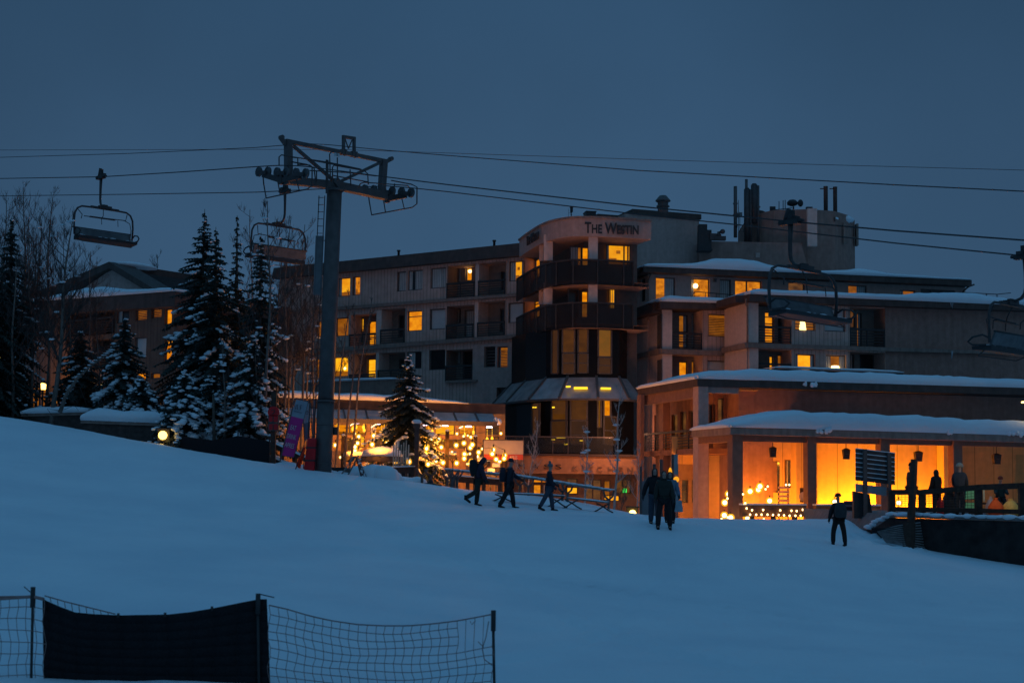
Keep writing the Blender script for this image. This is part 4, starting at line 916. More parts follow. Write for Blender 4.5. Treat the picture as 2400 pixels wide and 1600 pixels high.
# ------------------------------------------------------------------ two-storey entrance building with porch
def build_entrance():
    U = rframe(1634, 900, 74.5); PF = rframe(1714, 1010, 70)
    b = empty('entrance_building', PF.m, 'low entrance building with two snow-covered hipped roofs, orange-lit pillars and a glowing porch', 'building'); zb = -2.6
    sp = lambda name, mb, mt, fr: (lambda o: (setattr(o, 'matrix_world', fr.m), o)[1])(mb.build(name, mt, b))
    WARMW = mat('porch_wall', (.72, .44, .16), .9, .08, 3, .1, stain=.1, grooves=(1.22, .03)); PIL = mat('porch_pillar', (.24, .125, .09), .85, .12, 4, .1)
    # upper roof: eave line in front, hip running back on the left
    uc, ze = U.hit('D', 762, 1268); _, zf = U.hit('D', 762, 1340); uR = 30
    kz = (U.hit('E', 1960, 1368)[1] - ze) / (U.hit('E', 1960, 1368)[0] - uc)
    dl = U.hitx('D', 185, 1505, uc)[0]; zl = U.hitx('D', 185, 1505, uc)[1]
    DU = min(max(dl, 5), 14); m = MB(); ZR = ze + kz * (uR - uc)
    m.hexa([(uc, 0, zf), (uR, 0, ZR - (ze - zf)), (uR, DU, zf), (uc, DU, zf), (uc, 0, ze), (uR, 0, ZR), (uR, DU, ze + .1), (uc, DU, ze + .1)]); sp('roof', m, FASCIA, U)
    snow_strip('roof_snow', b, [(uc + .02, ze), (uR, ZR)], 5.5, lambda u: .40 + .22 * min(1, max(0, (u - uc) / 3)) - .12 * min(1, max(0, (u - 10) / 10)), 0, mi_seed=31).matrix_world = U.m
    SU = Frame(U.w(uc, DU, 0), U.w(uc, 0, 0)); snow_strip('roof_snow', b, [(0, ze), (SU.len - .1, ze)], 3, .28, .0, mi_seed=33).matrix_world = SU.m
    # upper wall and balcony
    Dw = 1.2; zw0 = PF.hit('F', 1200, 430, 2)[1] - 1.2
    uw = U.hit('F', 985, 300, Dw)[0]; m = MB(); wall(m, uw, uR, zb, zf + .02, [], y=Dw); m.poly([(uw, Dw, zb), (uw, Dw, zf), (uw, 5.5, zf), (uw, 5.5, zb)]); sp('upper_wall', m, CONC, U)
    m = MB(); r = U.rect('F', 618, 170, 712, 620); m.box(r[0], r[1], .05, .75, zb, zf); r0 = U.rect('F', 712, 180, 985, 240, .2); m.box(r0[0], r0[1], .2, .55, r0[2], zf); sp('upper_pillar', m, STUCCO, U)
    # recessed upper wall, seen through the balcony
    R5 = 2.7; Hh = []
    SB = 2.1; WS = Frame(U.w(uc + SB, DU, 0), U.w(uc + SB, R5, 0)); hs = []; us_ = WS.hit('F', 362, 700)[0]; zs_ = WS.hit('F', 480, 770)[1]
    for X0, Y0, X1, Y1, k in ((715, 340, 770, 560, 'dark'), (795, 285, 848, 560, 'faint'), (880, 275, 948, 520, 'dark')): Hh.append(window(b, U.rect('F', X0, Y0, X1, Y1, R5), k, y=R5, m=U.m))
    ul = uc - .3; m = MB(); wall(m, uc + SB, uw, zs_, zf, Hh, y=R5); sp('upper_wall', m, PIL, U)
    # left side: wall with windows running back, pillars, soffit beam
    for X0, Y0, X1, Y1, k in ((525, 398, 596, 610, 'dark'), (445, 408, 500, 640, 'faint'), (368, 435, 422, 660, 'faint'), (210, 440, 240, 640, 'dark'), (210, 690, 262, 830, 'dark')): hs.append(window(b, WS.rect('F', X0, Y0, X1, Y1), k, m=WS.m))
    m = MB(); wall(m, -3, us_, zb, zf, hs); wall(m, us_, WS.len, zs_, zf, hs); m.box(us_ - .5, WS.len + R5 - .8, -SB + .5, -.01, zs_ - .3, zs_); m.box(us_, WS.len, .01, 2, zs_ - .3, zs_ - .01); r_ = rail(b, us_ - .4, WS.len + R5 - .9, zs_ + .01, zs_ + 1.05, -SB + .6, 5); r_.matrix_world = WS.m; sp('side_wall', m, mat('brown_side', (.24, .115, .08), .9, .15, 3, .1, stain=.2), WS)
    m = MB()
    for X0, X1, dd in ((290, 356, 6.2), (84, 116, DU - 1.2), (258, 284, 7.2)):
        yy = dd; a = U.hit('F', X0, 700, yy)[0]; c = U.hit('F', X1, 700, yy)[0]; m = MB(); m.box(a, c, yy, yy + .6, zb, zf); sp('side_pillar', m, PIL, U)
    m = MB(); m.box(uc + .15, uc + .55, .8, DU - .4, zf - .55, zf - .001); sp('roof_beam', m, PIL, U)
    # ---- porch: eave, hip to the left, soffit, beam, pillars, back wall
    pc, pe = PF.hit('F', 908, 552); _, pb = PF.hit('F', 908, 616)
    kp = (PF.hit('G', 1867, 302)[1] - pe) / (PF.hit('G', 1867, 302)[0] - pc); pR = 26; PR = pe + kp * (pR - pc); dl = PF.hitx('F', 552, 700, pc)[0]
    dl = min(max(dl, 4.2), 9)
    m = MB(); m.hexa([(pc, 0, pb), (pR, 0, PR - (pe - pb)), (pR, dl, pb), (pc, dl, pb), (pc, 0, pe), (pR, 0, PR), (pR, dl, pe), (pc, dl, pe)]); sp('porch_roof', m, SLAB, PF)
    snow_strip('porch_snow', b, [(pc + .02, pe), (pR, PR)], 4.0, lambda u: .28 + .62 * min(1, max(0, (u - pc) / 3.0)) - .12 * min(1, max(0, (u - 8) / 8)) , 0, mi_seed=41).matrix_world = PF.m
    SP = Frame(PF.w(pc, dl, 0), PF.w(pc, 0, 0)); snow_strip('porch_snow', b, [(0, pe), (SP.len - .1, pe)], 2.5, .26, 0, mi_seed=43).matrix_world = SP.m
    m = MB(); bz = PF.hit('F', 1300, 688, .55)[1]; bu = PF.hit('F', 925, 650, .5)[0]; m.box(bu, pR, .5, .85, bz, pb - .003); m.box(bu, bu + .35, .852, dl, bz - .02, pb - .003); m.box(bu + .4, pR, 2.6, 2.9, bz + .12, pb - .003); sp('porch_beam', m, PIL, PF)
    for z_, X0, X1, yb_ in (('F', 925, 1021, 1412), ('F', 1617, 1698, 1412), ('G', 612, 692, 1040), ('G', 1250, 1326, 1040)):
        a = PF.hit(z_, X0, 800 if z_ == 'F' else 600, .35)[0]; c = PF.hit(z_, X1, 800 if z_ == 'F' else 600, .35)[0]; m = MB(); m.box(a, c, .32, .32 + (c - a), zb, pb - .002); sp('porch_pillar', m, PIL, PF)
    for X0, X1, yy in ((620, 712, 5.0), (1068, 1098, 7.2)):
        a = PF.hit('F', X0, 1000, yy)[0]; c = PF.hit('F', X1, 1000, yy)[0]; m = MB(); m.box(a, c, yy, yy + .55, zb, pb + .4); sp('porch_pillar', m, PIL, PF)
    BW = 5.0; ub = PF.hit('F', 1470, 900, BW)[0]; m = MB(); wall(m, ub, pR, zb, pb + .3, [PF.rect('G', 1795, 465, 1960, 800, BW) + (.2,)], y=BW); m.box(ub - .02, ub + .9, BW - .6, BW - .001, zb, pb + .3)
    a = PF.hit('G', 1105, 700, BW)[0]; c = PF.hit('G', 1190, 700, BW)[0]; m.box(a, c, BW - .7, BW - .001, zb, pb + .3); sp('porch_back_wall', m, WARMW, PF)
    # glazed side bays left of the porch back wall, receding
    LW = Frame(PF.w(ub - 3.4, BW + 4.2, 0), PF.w(ub, BW, 0)); hs = []
    for X0, Y0, X1, Y1 in ((1405, 850, 1462, 1110), (1300, 862, 1362, 1150), (1197, 905, 1270, 1070), (1106, 910, 1165, 1090)): hs.append(window(b, LW.rect('F', X0, Y0, X1, Y1), 'faint', m=LW.m, cur=[(0, .3)]))
    m = MB(); wall(m, -.2, LW.len, zb, pb + .3, hs); sp('porch_bay_wall', m, WARMW, LW)
    b2u = PF.hit('F', 430, 1000, 9.2)[0]; B2 = Frame(PF.w(b2u, 9.2, 0), PF.w(ub - 3.3, 9.2, 0)); hs = []
    for X0, Y0, X1, Y1 in ((465, 1035, 522, 1245), (555, 1035, 612, 1245), (742, 1003, 795, 1265), (830, 995, 895, 1265)): hs.append(window(b, B2.rect('F', X0, Y0, X1, Y1), 'faint', m=B2.m, bars=(.5,)))
    m = MB(); zz = B2.hit('F', 600, 892)[1]; wall(m, 0, B2.len, zb, zz, hs); wall(m, -.6, B2.len, zz, zz + 1.5, [], y=-.5, mi=1); m.poly([(-.6, -.5, zz), (B2.len, -.5, zz), (B2.len, 0, zz), (-.6, 0, zz)], 1); sp('inner_wall', m, [mat('brown_inner', (.30, .19, .12), .9, .15, 3), WARMW], B2)
    m = MB(); m.box(uc + .6, uw + 1, .9, DU - .2, zf - .08, zf - .004); sp('ceiling', m, WARMW, U)
    # wall lamp at the far right edge
    p = P(2418, 952, 74.2); m = MB(); m.ball(p, .22, nu=12, nv=8); m.tube([p + Vector((0, .1, .25)), p + Vector((0, 1.4, .3))], .05)
    m.build('wall_lamp', emit('wall_lamp_glow', (1, .62, .2), 5), b).matrix_parent_inverse = PF.m.inverted()
    m = MB(); rng = random.Random(2)
    for z_, X, Y, w in (('F', 1640, 160, .35), ('F', 1780, 585, .4), ('G', 130, 262, .5), ('G', 1780, 290, .5), ('G', 1225, 270, .15)):
        fr = U if (z_ == 'F' and Y < 300) else PF; u, z = fr.hit(z_, X, Y, -.1); p = fr.w(u, -.1, z)
        for k in range(5): m.ball(p + Vector((rng.uniform(-w, w), 0, rng.uniform(-.05, .08))), .14 * rng.uniform(.5, 1), .1, .16 * rng.uniform(.5, 1), 7, 5, jit=.15, rng=rng)
    m.build('hanging_snow', SNOW, b).matrix_parent_inverse = PF.m.inverted()
    # warm lamps in the porch: uplights along the foot of the back wall, and added point lights, with no fixture, brightening the bays
    for X0, X1, en in ((ub + .6, PF.hit('F', 2050, 1200, BW)[0], 330), (PF.hit('F', 2080, 1200, BW)[0], PF.hit('G', 600, 800, BW)[0], 480), (PF.hit('G', 700, 800, BW)[0], PF.hit('G', 1080, 800, BW)[0], 330)):
        ld = bpy.data.lights.new('porch_uplight', 'AREA'); ld.shape = 'RECTANGLE'; ld.size = X1 - X0; ld.size_y = .25; ld.energy = en; ld.color = (1, .37, .012)
        lo = bpy.data.objects.new('porch_uplight', ld); COL.objects.link(lo); lo.parent = b; lo.matrix_world = PF.m @ Matrix.Translation(((X0 + X1) / 2, BW - 1.0, -1.9)) @ Matrix.Rotation(math.radians(125), 4, 'X')
    for (fr, u, y, z, e) in ((PF, ub - 1.8, 3.6, -1.3, 190), (PF, b2u + 2.2, 7.2, -.5, 150), (PF, b2u + .4, 6.6, -1.3, 70), (U, uc + .8, 4.6, zs_ + 1.0, 26), (U, uc - 2.0, 5.0, -1.0, 95), (U, uc - 1.6, 10.5, -.6, 60), (PF, ub - 2.3, BW - .3, -1.1, 420), (PF, ub - .6, 3.4, -2.0, 80), (PF, ub + 1.2, 2.2, -1.5, 60), (PF, 9.5, 1.5, -1.3, 40)):
        ld = bpy.data.lights.new('porch_lamp', 'POINT'); ld.energy = e; ld.color = (1, .29, .015); ld.shadow_soft_size = .25
        lo = bpy.data.objects.new('porch_lamp', ld); COL.objects.link(lo); lo.location = fr.w(u, y, z); lo.parent = b; lo.matrix_parent_inverse = PF.m.inverted()
    return U, PF
UF, PF = build_entrance()

# ------------------------------------------------------------------ restaurant pavilion with glazed awning, in front of the wing
def build_pavilion():
    fr = Frame(P(770, 960, 82), P(1175, 960, 84.3))
    b = empty('restaurant_pavilion', fr.m, 'low dark restaurant pavilion with snowy roof and sloping glass awning above the bulb-lit patio', 'building'); zb = -4
    zs = lambda Y, d=0: (fr.hit('I', 100, Y, d)[1])
    uL = fr.hit('p', 640, 960)[0]; uR = fr.hit('I', 1995, 250)[0]
    rt = fr.rect('I', 100, 68, 1990, 190); m = MB(); rz = lambda X, Y: fr.hit('I', X, Y)
    a, c, d, e = rz(100, 72), rz(1990, 128), rz(100, 178), rz(1990, 230)
    k = (c[1] - a[1]) / (c[0] - a[0]); ext = lambda u, p: p[1] + k * (u - p[0])
    band(m, (uL, ext(uL, a), ext(uL, d)), (uR, c[1], ext(uR, d)), 0, 9); m.build('roof', FASCIA, b)
    us = rz(1585, 108)[0]; snow_strip('roof_snow', b, [(uL, ext(uL, a)), (us, ext(us, a) - .05)], 5, lambda u: .42 - .3 * max(0, min(1, (u - us + 4) / 4)), 0, mi_seed=51)
    # sloping glazed awning
    OVA = 1.3; m = MB(); za = lambda u: ext(u, d) - .02; e0 = fr.hit('I', 100, 292, -OVA); e1 = fr.hit('I', 1900, 330, -OVA); ze = lambda u: e0[1] + (e1[1] - e0[1]) / (e1[0] - e0[0]) * (u - e0[0])
    uE = fr.hit('I', 1905, 280, -OVA)[0]
    m.poly([(uL, -OVA, ze(uL)), (uE, -OVA, ze(uE)), (uE, -.02, za(uE)), (uL, -.02, za(uL))]); m.poly([(uL, -OVA, ze(uL) - .08), (uL, -.02, za(uL) - .08), (uE, -.02, za(uE) - .08), (uE, -OVA, ze(uE) - .08)], 0)
    aw = m.build('awning', mat('frosted_glass', (.42, .40, .40), .35, .2, 1.2, stain=.15, spec=.5), b)
    m = MB(); pit = (fr.hit('I', 470, 250, -.7)[0] - fr.hit('I', 222, 245, -.7)[0]); u = fr.hit('I', 222, 245, -.7)[0]
    while u - pit > uL: u -= pit
    while u < uE: m.bar((u, -OVA, ze(u) + .03), (u, -.02, za(u) + .03), .09, .08); u += pit
    band(m, (uL, ze(uL) + .05, ze(uL) - .22), (uE, ze(uE) + .05, ze(uE) - .22), -OVA - .06, -OVA - .001); m.build('awning_frame', FRAMEM, aw)
    m = MB(); uu, z = fr.hit('I', 1915, 330, -OVA); rng = random.Random(8)
    for k2 in range(9): m.ball((uu + rng.uniform(-.14, .14), -OVA - .05 + rng.uniform(0, .3), z + rng.uniform(.0, .45) * (1 - abs(k2 - 4) / 9)), .14 * rng.uniform(.6, 1), .15, .15, 8, 5, jit=.1, rng=rng)
    m.build('snow_heap', SNOW, aw)
    # front wall with bright glazing and, below, a darker front
    H = []; wk = dict(fw=.05)
    for X0, X1, kd in ((105, 462, 'lit'), (508, 850, 'lit'), (860, 1000, 'dim'), (1042, 1200, 'lit'), (1224, 1442, 'bright'), (1488, 1672, 'lit'), (1778, 1930, 'faint')):
        H.append(window(b, fr.rect('I', X0, 345, X1, 465), kd, mull=(.5,) if X1 - X0 > 250 else (), **wk))
    for X0, X1, Y0, Y1, kd in ((400, 447, 480, 600, 'bright'), (1180, 1560, 512, 610, 'dim'), (250, 390, 500, 640, 'faint'), (560, 760, 490, 640, 'faint'), (1040, 1180, 500, 640, 'faint'), (1775, 1930, 480, 520, 'dim')):
        H.append(window(b, fr.rect('I', X0, Y0, X1, Y1), kd, mull=(.33, .66) if X1 - X0 > 140 else (), **wk))
    m = MB(); zt = min(ext(uL, d), ext(uR, d)) - .02; wall(m, uL, uR, zb, zt, H); m.poly([(uR, 0, zb), (uR, 9, zb), (uR, 9, zt), (uR, 0, zt)])
    m.build('wall', mat('pavilion_wall', (.34, .19, .08), .85, .15, 3, .1, stain=.2), b)
    # sloping ceiling strips and lights under the awning
    m = MB()
    for X0, Y0, X1, Y1 in ((287, 362, 330, 332), (518, 382, 580, 340), (1228, 392, 1292, 353), (1486, 390, 1528, 370)):
        a_, c_ = fr.hit('I', X0, Y0, -.25), fr.hit('I', X1, Y1, -.25); m.bar((a_[0], -.25, a_[1]), (c_[0], -.25, c_[1]), .07, .05)
    PEN = emit('pendant_glow', (1, .45, .03), 2.2)
    for X, Y in ((150, 392), (140, 412), (350, 376), (316, 400), (632, 432), (662, 424), (1150, 448), (1165, 432), (1190, 426), (1545, 462), (1644, 440), (1850, 505), (1795, 512), (440, 414), (432, 380)):
        u, z = fr.hit('I', X, Y, -.4); mm = MB(); mm.lathe((u, -.4, z - .12), [(.03, 0), (.075, .06), (.085, .14), (.04, .24)], 10); mm.tube([(u, -.4, z + .12), (u, -.4, z + .6)], .008, 4); mm.build('pendant_lamp', PEN, b)
    m.build('strip_lamp', emit('white_strip', (1, .72, .35), 3), b)
    DL = emit('pale_downlight', (1.0, .78, .95), 8)
    for X, Y in ((110, 323), (358, 330), (618, 338), (1110, 350), (1333, 358), (1593, 368), (1820, 375)):
        u, z = fr.hit('I', X, Y, -OVA + .15); m = MB(); m.lathe((u, -OVA + .15, z - .05), [(.19, 0), (.15, .07), (.06, .16)], 12); o = m.build('downlight', DL, b)
    # terraces below: low partition panels
    m = MB()
    for X0, X1, Y0, Y1, y in ((1560, 1760, 600, 900, -4), (90, 200, 640, 860, -5), (480, 660, 780, 900, -6)):
        r = fr.rect('I', X0, Y0, X1, Y1, y); m.box(r[0], r[1], y, y + .1, r[2], r[3])
    m.build('partition', mat('brown_partition', (.20, .13, .10), .8, .2, 3), b)
    for X, Y, en in ((250, 560, 110), (700, 590, 130), (1120, 570, 150), (1500, 600, 150)):  # fill lights added in mid-air to brighten the pavilion front
        u, z = fr.hit('I', X, Y, -3.2); ld = bpy.data.lights.new('patio_fill', 'POINT'); ld.energy = en * 2; ld.color = (1, .32, .03); ld.shadow_soft_size = .2
        lo = bpy.data.objects.new('patio_fill', ld); COL.objects.link(lo); lo.parent = b; lo.location = (u, -3.2, z)
    return fr
VF = build_pavilion()

# ------------------------------------------------------------------ far lodge on the left
def build_lodge():
    fr = Frame(P(100, 800, 100), P(400, 800, 91))
    b = empty('lodge_building', fr.m, 'dark gabled lodge with a snow-covered lower roof behind the bare trees', 'building'); zb = -1
    uL = fr.hit('K', 60, 500)[0]; uR = fr.hit('K', 1400, 500)[0]; H = []
    def W(X0, Y0, X1, Y1, kd, **k): H.append(window(b, fr.rect('K', X0, Y0, X1, Y1), kd, **k))
    W(933, 368, 1033, 533, 'dark', cur=[(0, .3)]); W(1083, 358, 1175, 515, 'blind'); W(1210, 358, 1292, 495, 'blind'); W(1316, 420, 1372, 548, 'lit'); W(1312, 665, 1375, 845, 'lit', bars=(.8,))
    W(1075, 648, 1168, 803, 'pale'); W(1066, 932, 1163, 1008, 'lit'); W(1205, 932, 1278, 978, 'dim'); W(555, 792, 632, 833, 'dim'); W(676, 742, 722, 838, 'dim'); W(665, 846, 695, 870, 'lit'); W(45, 800, 98, 925, 'lit', bars=(.3, .6)); W(60, 510, 92, 600, 'dim')
    LG = []
    for r in ((740, 365, 918, 625), (540, 380, 735, 640), (735, 665, 905, 900)): LG.append(fr.rect('K', *r[:4]) + (1.3,))
    zt = fr.hit('K', 1200, 330)[1]; m = MB(); wall(m, uL, uR, zb, zt, H + LG, back=True)
    for l in LG: m.poly([(l[0], 1.3, l[2]), (l[1], 1.3, l[2]), (l[1], 1.3, l[3]), (l[0], 1.3, l[3])])
    m.poly([(uR, 0, zb), (uR, 10, zb), (uR, 10, zt), (uR, 0, zt)])
    m.build('wall', mat('lodge_siding', (.17, .105, .08), .85, .18, 1.5, .15, grooves=(.35, .09), stain=.25), b)
    for l in LG: rail(b, l[0], l[1], l[2], l[2] + 1.15, -.1, 5)
    m = MB(); a, c = fr.hit('K', 440, 352, -.7), fr.hit('K', 1300, 288, -.7); k = (c[1] - a[1]) / (c[0] - a[0]); z = lambda u: a[1] + k * (u - a[0]); th = .95
    band(m, (uL - 1, z(uL - 1), z(uL - 1) - th), (uR + .8, z(uR + .8), z(uR + .8) - th), -.7, 9); m.build('roof', FASCIA, b)
    uu = fr.hit('K', 780, 260)[0]; snow_strip('roof_snow', b, [(uL - 1, z(uL - 1)), (uR + .6, z(uR + .6))], 7, lambda u: .30 + .45 * math.exp(-((u - uu) / 3.5) ** 2), -.7, mi_seed=61)
    # gabled upper storey set back
    D = 7.0; pk = fr.hit('K', 915, 52, D); r0 = fr.hit('K', 1240, 238, D); l0 = fr.hit('K', 345, 128, D + 6); base = zt - .5; le = fr.hit('K', 700, 260, D)[0]
    lw = 2 * pk[0] - r0[0]
    m = MB(); m.poly([(lw, D, base), (r0[0] - .6, D, base), (r0[0] - .6, D, r0[1] + .1), (pk[0], D, pk[1] - .35), (lw, D, r0[1] + .1)]); m.poly([(uL + 3, D + 1.5, base), (lw, D + 1.5, base), (lw, D + 1.5, r0[1] + 2.6), (uL + 3, D + 1.5, r0[1] + 1.9)])
    m.build('gable_wall', STUCCO, b)
    m = MB(); L3 = lambda u, z, y: Vector((u, y, z))
    for (x0, z0_, x1, z1_) in ((pk[0], pk[1], r0[0] + .4, r0[1] - .25),):
        m.hexa([L3(x0, z0_ - .5, D - .5), L3(x1, z1_ - .5, D - .5), L3(x1, z1_ - .5, D + 1.5), L3(x0, z0_ - .5, D + 1.5), L3(x0, z0_, D - .5), L3(x1, z1_, D - .5), L3(x1, z1_, D + 1.5), L3(x0, z0_, D + 1.5)])
    zl = pk[1] - (pk[0] - l0[0]) * .17
    m.hexa([L3(l0[0], zl - 1.1, D - .5), L3(pk[0] - .01, pk[1] - .5, D - .5), L3(pk[0] - .01, pk[1] - .5, D + 9), L3(l0[0], zl - 1.1, D + 9), L3(l0[0], zl, D - .5), L3(pk[0] - .01, pk[1], D - .5), L3(pk[0] - .01, pk[1], D + 9), L3(l0[0], zl, D + 9)])
    m.hexa([L3(l0[0] - 5, zl + .2, D - .3), L3(l0[0] - .01, zl - 1.0, D - .3), L3(l0[0] - .01, zl - 1.0, D + 9), L3(l0[0] - 5, zl + .2, D + 9), L3(l0[0] - 5, zl + 1.0, D - .3), L3(l0[0] - .01, zl - .05, D - .3), L3(l0[0] - .01, zl - .05, D + 9), L3(l0[0] - 5, zl + 1.0, D + 9)])
    m.build('gable_roof', FASCIA, b)
    mm = MB(); 
    for i in range(14): t = i / 13; u = l0[0] + .8 + (pk[0] - l0[0] - 1) * t; mm.ball((u, D + 2, zl + (pk[1] - zl) * (u - l0[0]) / (pk[0] - l0[0]) + .02), 1.0, 2.2, .22 + .1 * math.sin(i), 8, 5)
    mm.build('roof_snow', SNOW, b)
    # lamplit ground floor behind the trees
    m = MB(); r = fr.rect('K', 220, 1040, 400, 1270, -1.0); 
    for X0, Y0, X1, Y1, kd in ((240, 1050, 395, 1250, DIM), (420, 1150, 560, 1240, LIT), (0, 1140, 85, 1270, LIT), (150, 1210, 260, 1250, LIT), (1000, 1235, 1090, 1278, LIT), (1150, 1170, 1250, 1215, DIM), (980, 1130, 1050, 1145, DIM), (1060, 1050, 1160, 1100, DIM)):
        r = fr.rect('K', X0, Y0, X1, Y1, -.05); m = MB(); m.poly([(r[0], -.05, r[2]), (r[1], -.05, r[2]), (r[1], -.05, r[3]), (r[0], -.05, r[3])]); o = m.build('window', kd, b)
        f = MB()
        for i in range(4): u = r[0] + (r[1] - r[0]) * i / 3; f.box(u - .06, u + .06, -.14, .02, r[2] - .06, r[3] + .06)
        f.build('window_frame', FRAMEM, o)
    u, z = fr.hit('K', 340, 1000, -2.2); ld = bpy.data.lights.new('porch_lamp', 'POINT'); ld.energy = 170; ld.color = (1, .40, .03); ld.shadow_soft_size = .3
    lo = bpy.data.objects.new('porch_lamp', ld); COL.objects.link(lo); lo.parent = b; lo.location = (u, -2.2, z)
build_lodge()

# ------------------------------------------------------------------ lamps with posts
def lamp(X, Y, dep, z, r, label, name='lamp_post', cat='lamp', post=True, strength=6):
    p = P(*q(z, X, Y), dep); g = ground(p.x, p.y); e = empty(name, Vector((p.x, p.y, g - .1)), label, cat); h = p.z - g + .1
    m = MB(); m.ball((0, 0, h), r, nu=14, nv=9); m.build('lamp_globe', emit('lamp_globe_%d' % strength, (1, .62, .12), strength), e)
    m = MB()
    if post: m.tube([(0, 0, 0), (0, 0, .6), (0, 0, h - r * .9)], [.08, .05, .04], 8); m.lathe((0, 0, h - r * 1.15), [(.06, 0), (.13, .05), (.10, .1)], 10); m.lathe((0, 0, h + r * .85), [(.1, 0), (.06, .08), (.02, .14)], 10)
    else: m.box(-.25, .25, .12, .3, h - .25, h + .25); m.box(-.3, .3, -.02, .35, h + .25, h + .3); m.tube([(0, .2, 0), (0, .2, h - .2)], .05, 8)
    m.build('lamp_stand', BLACK, e); return e
lamp(343, 1042, 80, 'K', .21, 'glowing round lamp on a slim post before the yellow-lit lodge entrance')
lamp(-6, 832, 78, 'K', .26, 'amber lamp half cut off by the left edge of the picture')
lamp(1300, 1430, 61.3, 'K', .19, 'very bright white-yellow floodlight low on the snow below the snow-capped wall', 'floodlight', 'floodlight', False, 5)
lamp(1775, 767, 60.5, 'J', .15, 'bright ground light glowing at the snow edge beside the dark board frame', 'ground_light', 'ground light', False, 8)
lamp(950, 992, 84, 'K', .13, 'tiny white lamp behind the snowy spruce before the lodge', 'lamp_post')
lamp(812, 1040, 84, 'K', .10, 'faint small lamp between the two spruces in front of the lodge', 'lamp_post', strength=3)

# ------------------------------------------------------------------ low walls, metal fence at the left
def lowwall(X0, Y0a, Y0b, X1, Y1a, Y1b, dep, label, st, th=.6):
    """snow-capped wall between two pixels columns: top / bottom pixel at each end (frame K)"""
    a, c = P(*q('K', X0, Y0a), dep), P(*q('K', X1, Y1a), dep); f = Frame(a, c); b = empty('garden_wall', f.m, label, 'wall')
    L = f.len; m = MB(); band(m, (0, a.z, a.z - 2.5), (L, c.z, c.z - 2.5), 0, 2.0); m.build('stonework', STONE, b)
    m = MB(); band(m, (-.1, a.z + .12, a.z + .003), (L + .1, c.z + .12, c.z + .003), -.12, 2.0); m.build('cap_stone', SLAB, b)
    snow_strip('snow_cap', b, [(-.1, a.z + .12), (L + .1, c.z + .12)], 2.0, th, -.12, mi_seed=st); return f
lowwall(190, 1282, 1400, 695, 1268, 1400, 66, 'low brown stone garden wall with a rounded snow cap, left one below the lodge', 71, .32)
lowwall(668, 1335, 1420, 1400, 1362, 1440, 64, 'long low garden wall under a thick overhanging snow cap above the floodlight', 72, .55)
def ironfence(X0, Y0t, Y0b, X1, Y1t, Y1b, dep, label):
    a, c = P(*q('K', X0, Y0t), dep), P(*q('K', X1, Y1t), dep); a2, c2 = P(*q('K', X0, Y0b), dep).z, P(*q('K', X1, Y1b), dep).z
    f = Frame(a, c); b = empty('iron_fence', f.m, label, 'fence'); L = f.len; m = MB(); n = int(L / .16)
    for i in range(n + 1): u = L * i / n; t = i / n; m.tube([(u, 0, a2 + (c2 - a2) * t - .3), (u, 0, a.z + (c.z - a.z) * t - .05)], .022, 4)
    m.build('bars', BLACK, b); m = MB()
    for k in (0, .2, .92): m.bar((0, 0, a.z + (a2 - a.z) * k), (L, 0, c.z + (c2 - c.z) * k), .06, .06)
    for i in range(3): u = L * i / 2; m.bar((u, 0, a.z + .08 + (c.z - a.z) * i / 2), (u, 0, a2 - .4), .09, .09)
    m.build('rails', BLACK, b)
ironfence(288, 1098, 1250, 560, 1098, 1250, 70, 'black vertical-bar iron fence in front of the yellow-lit lodge entrance')
ironfence(0, 1140, 1275, 90, 1140, 1275, 72, 'short black iron fence section at the left picture edge before a yellow light')
ironfence(770, 1188, 1275, 1190, 1250, 1290, 68, 'low black iron fence half hidden behind the snow-capped wall')

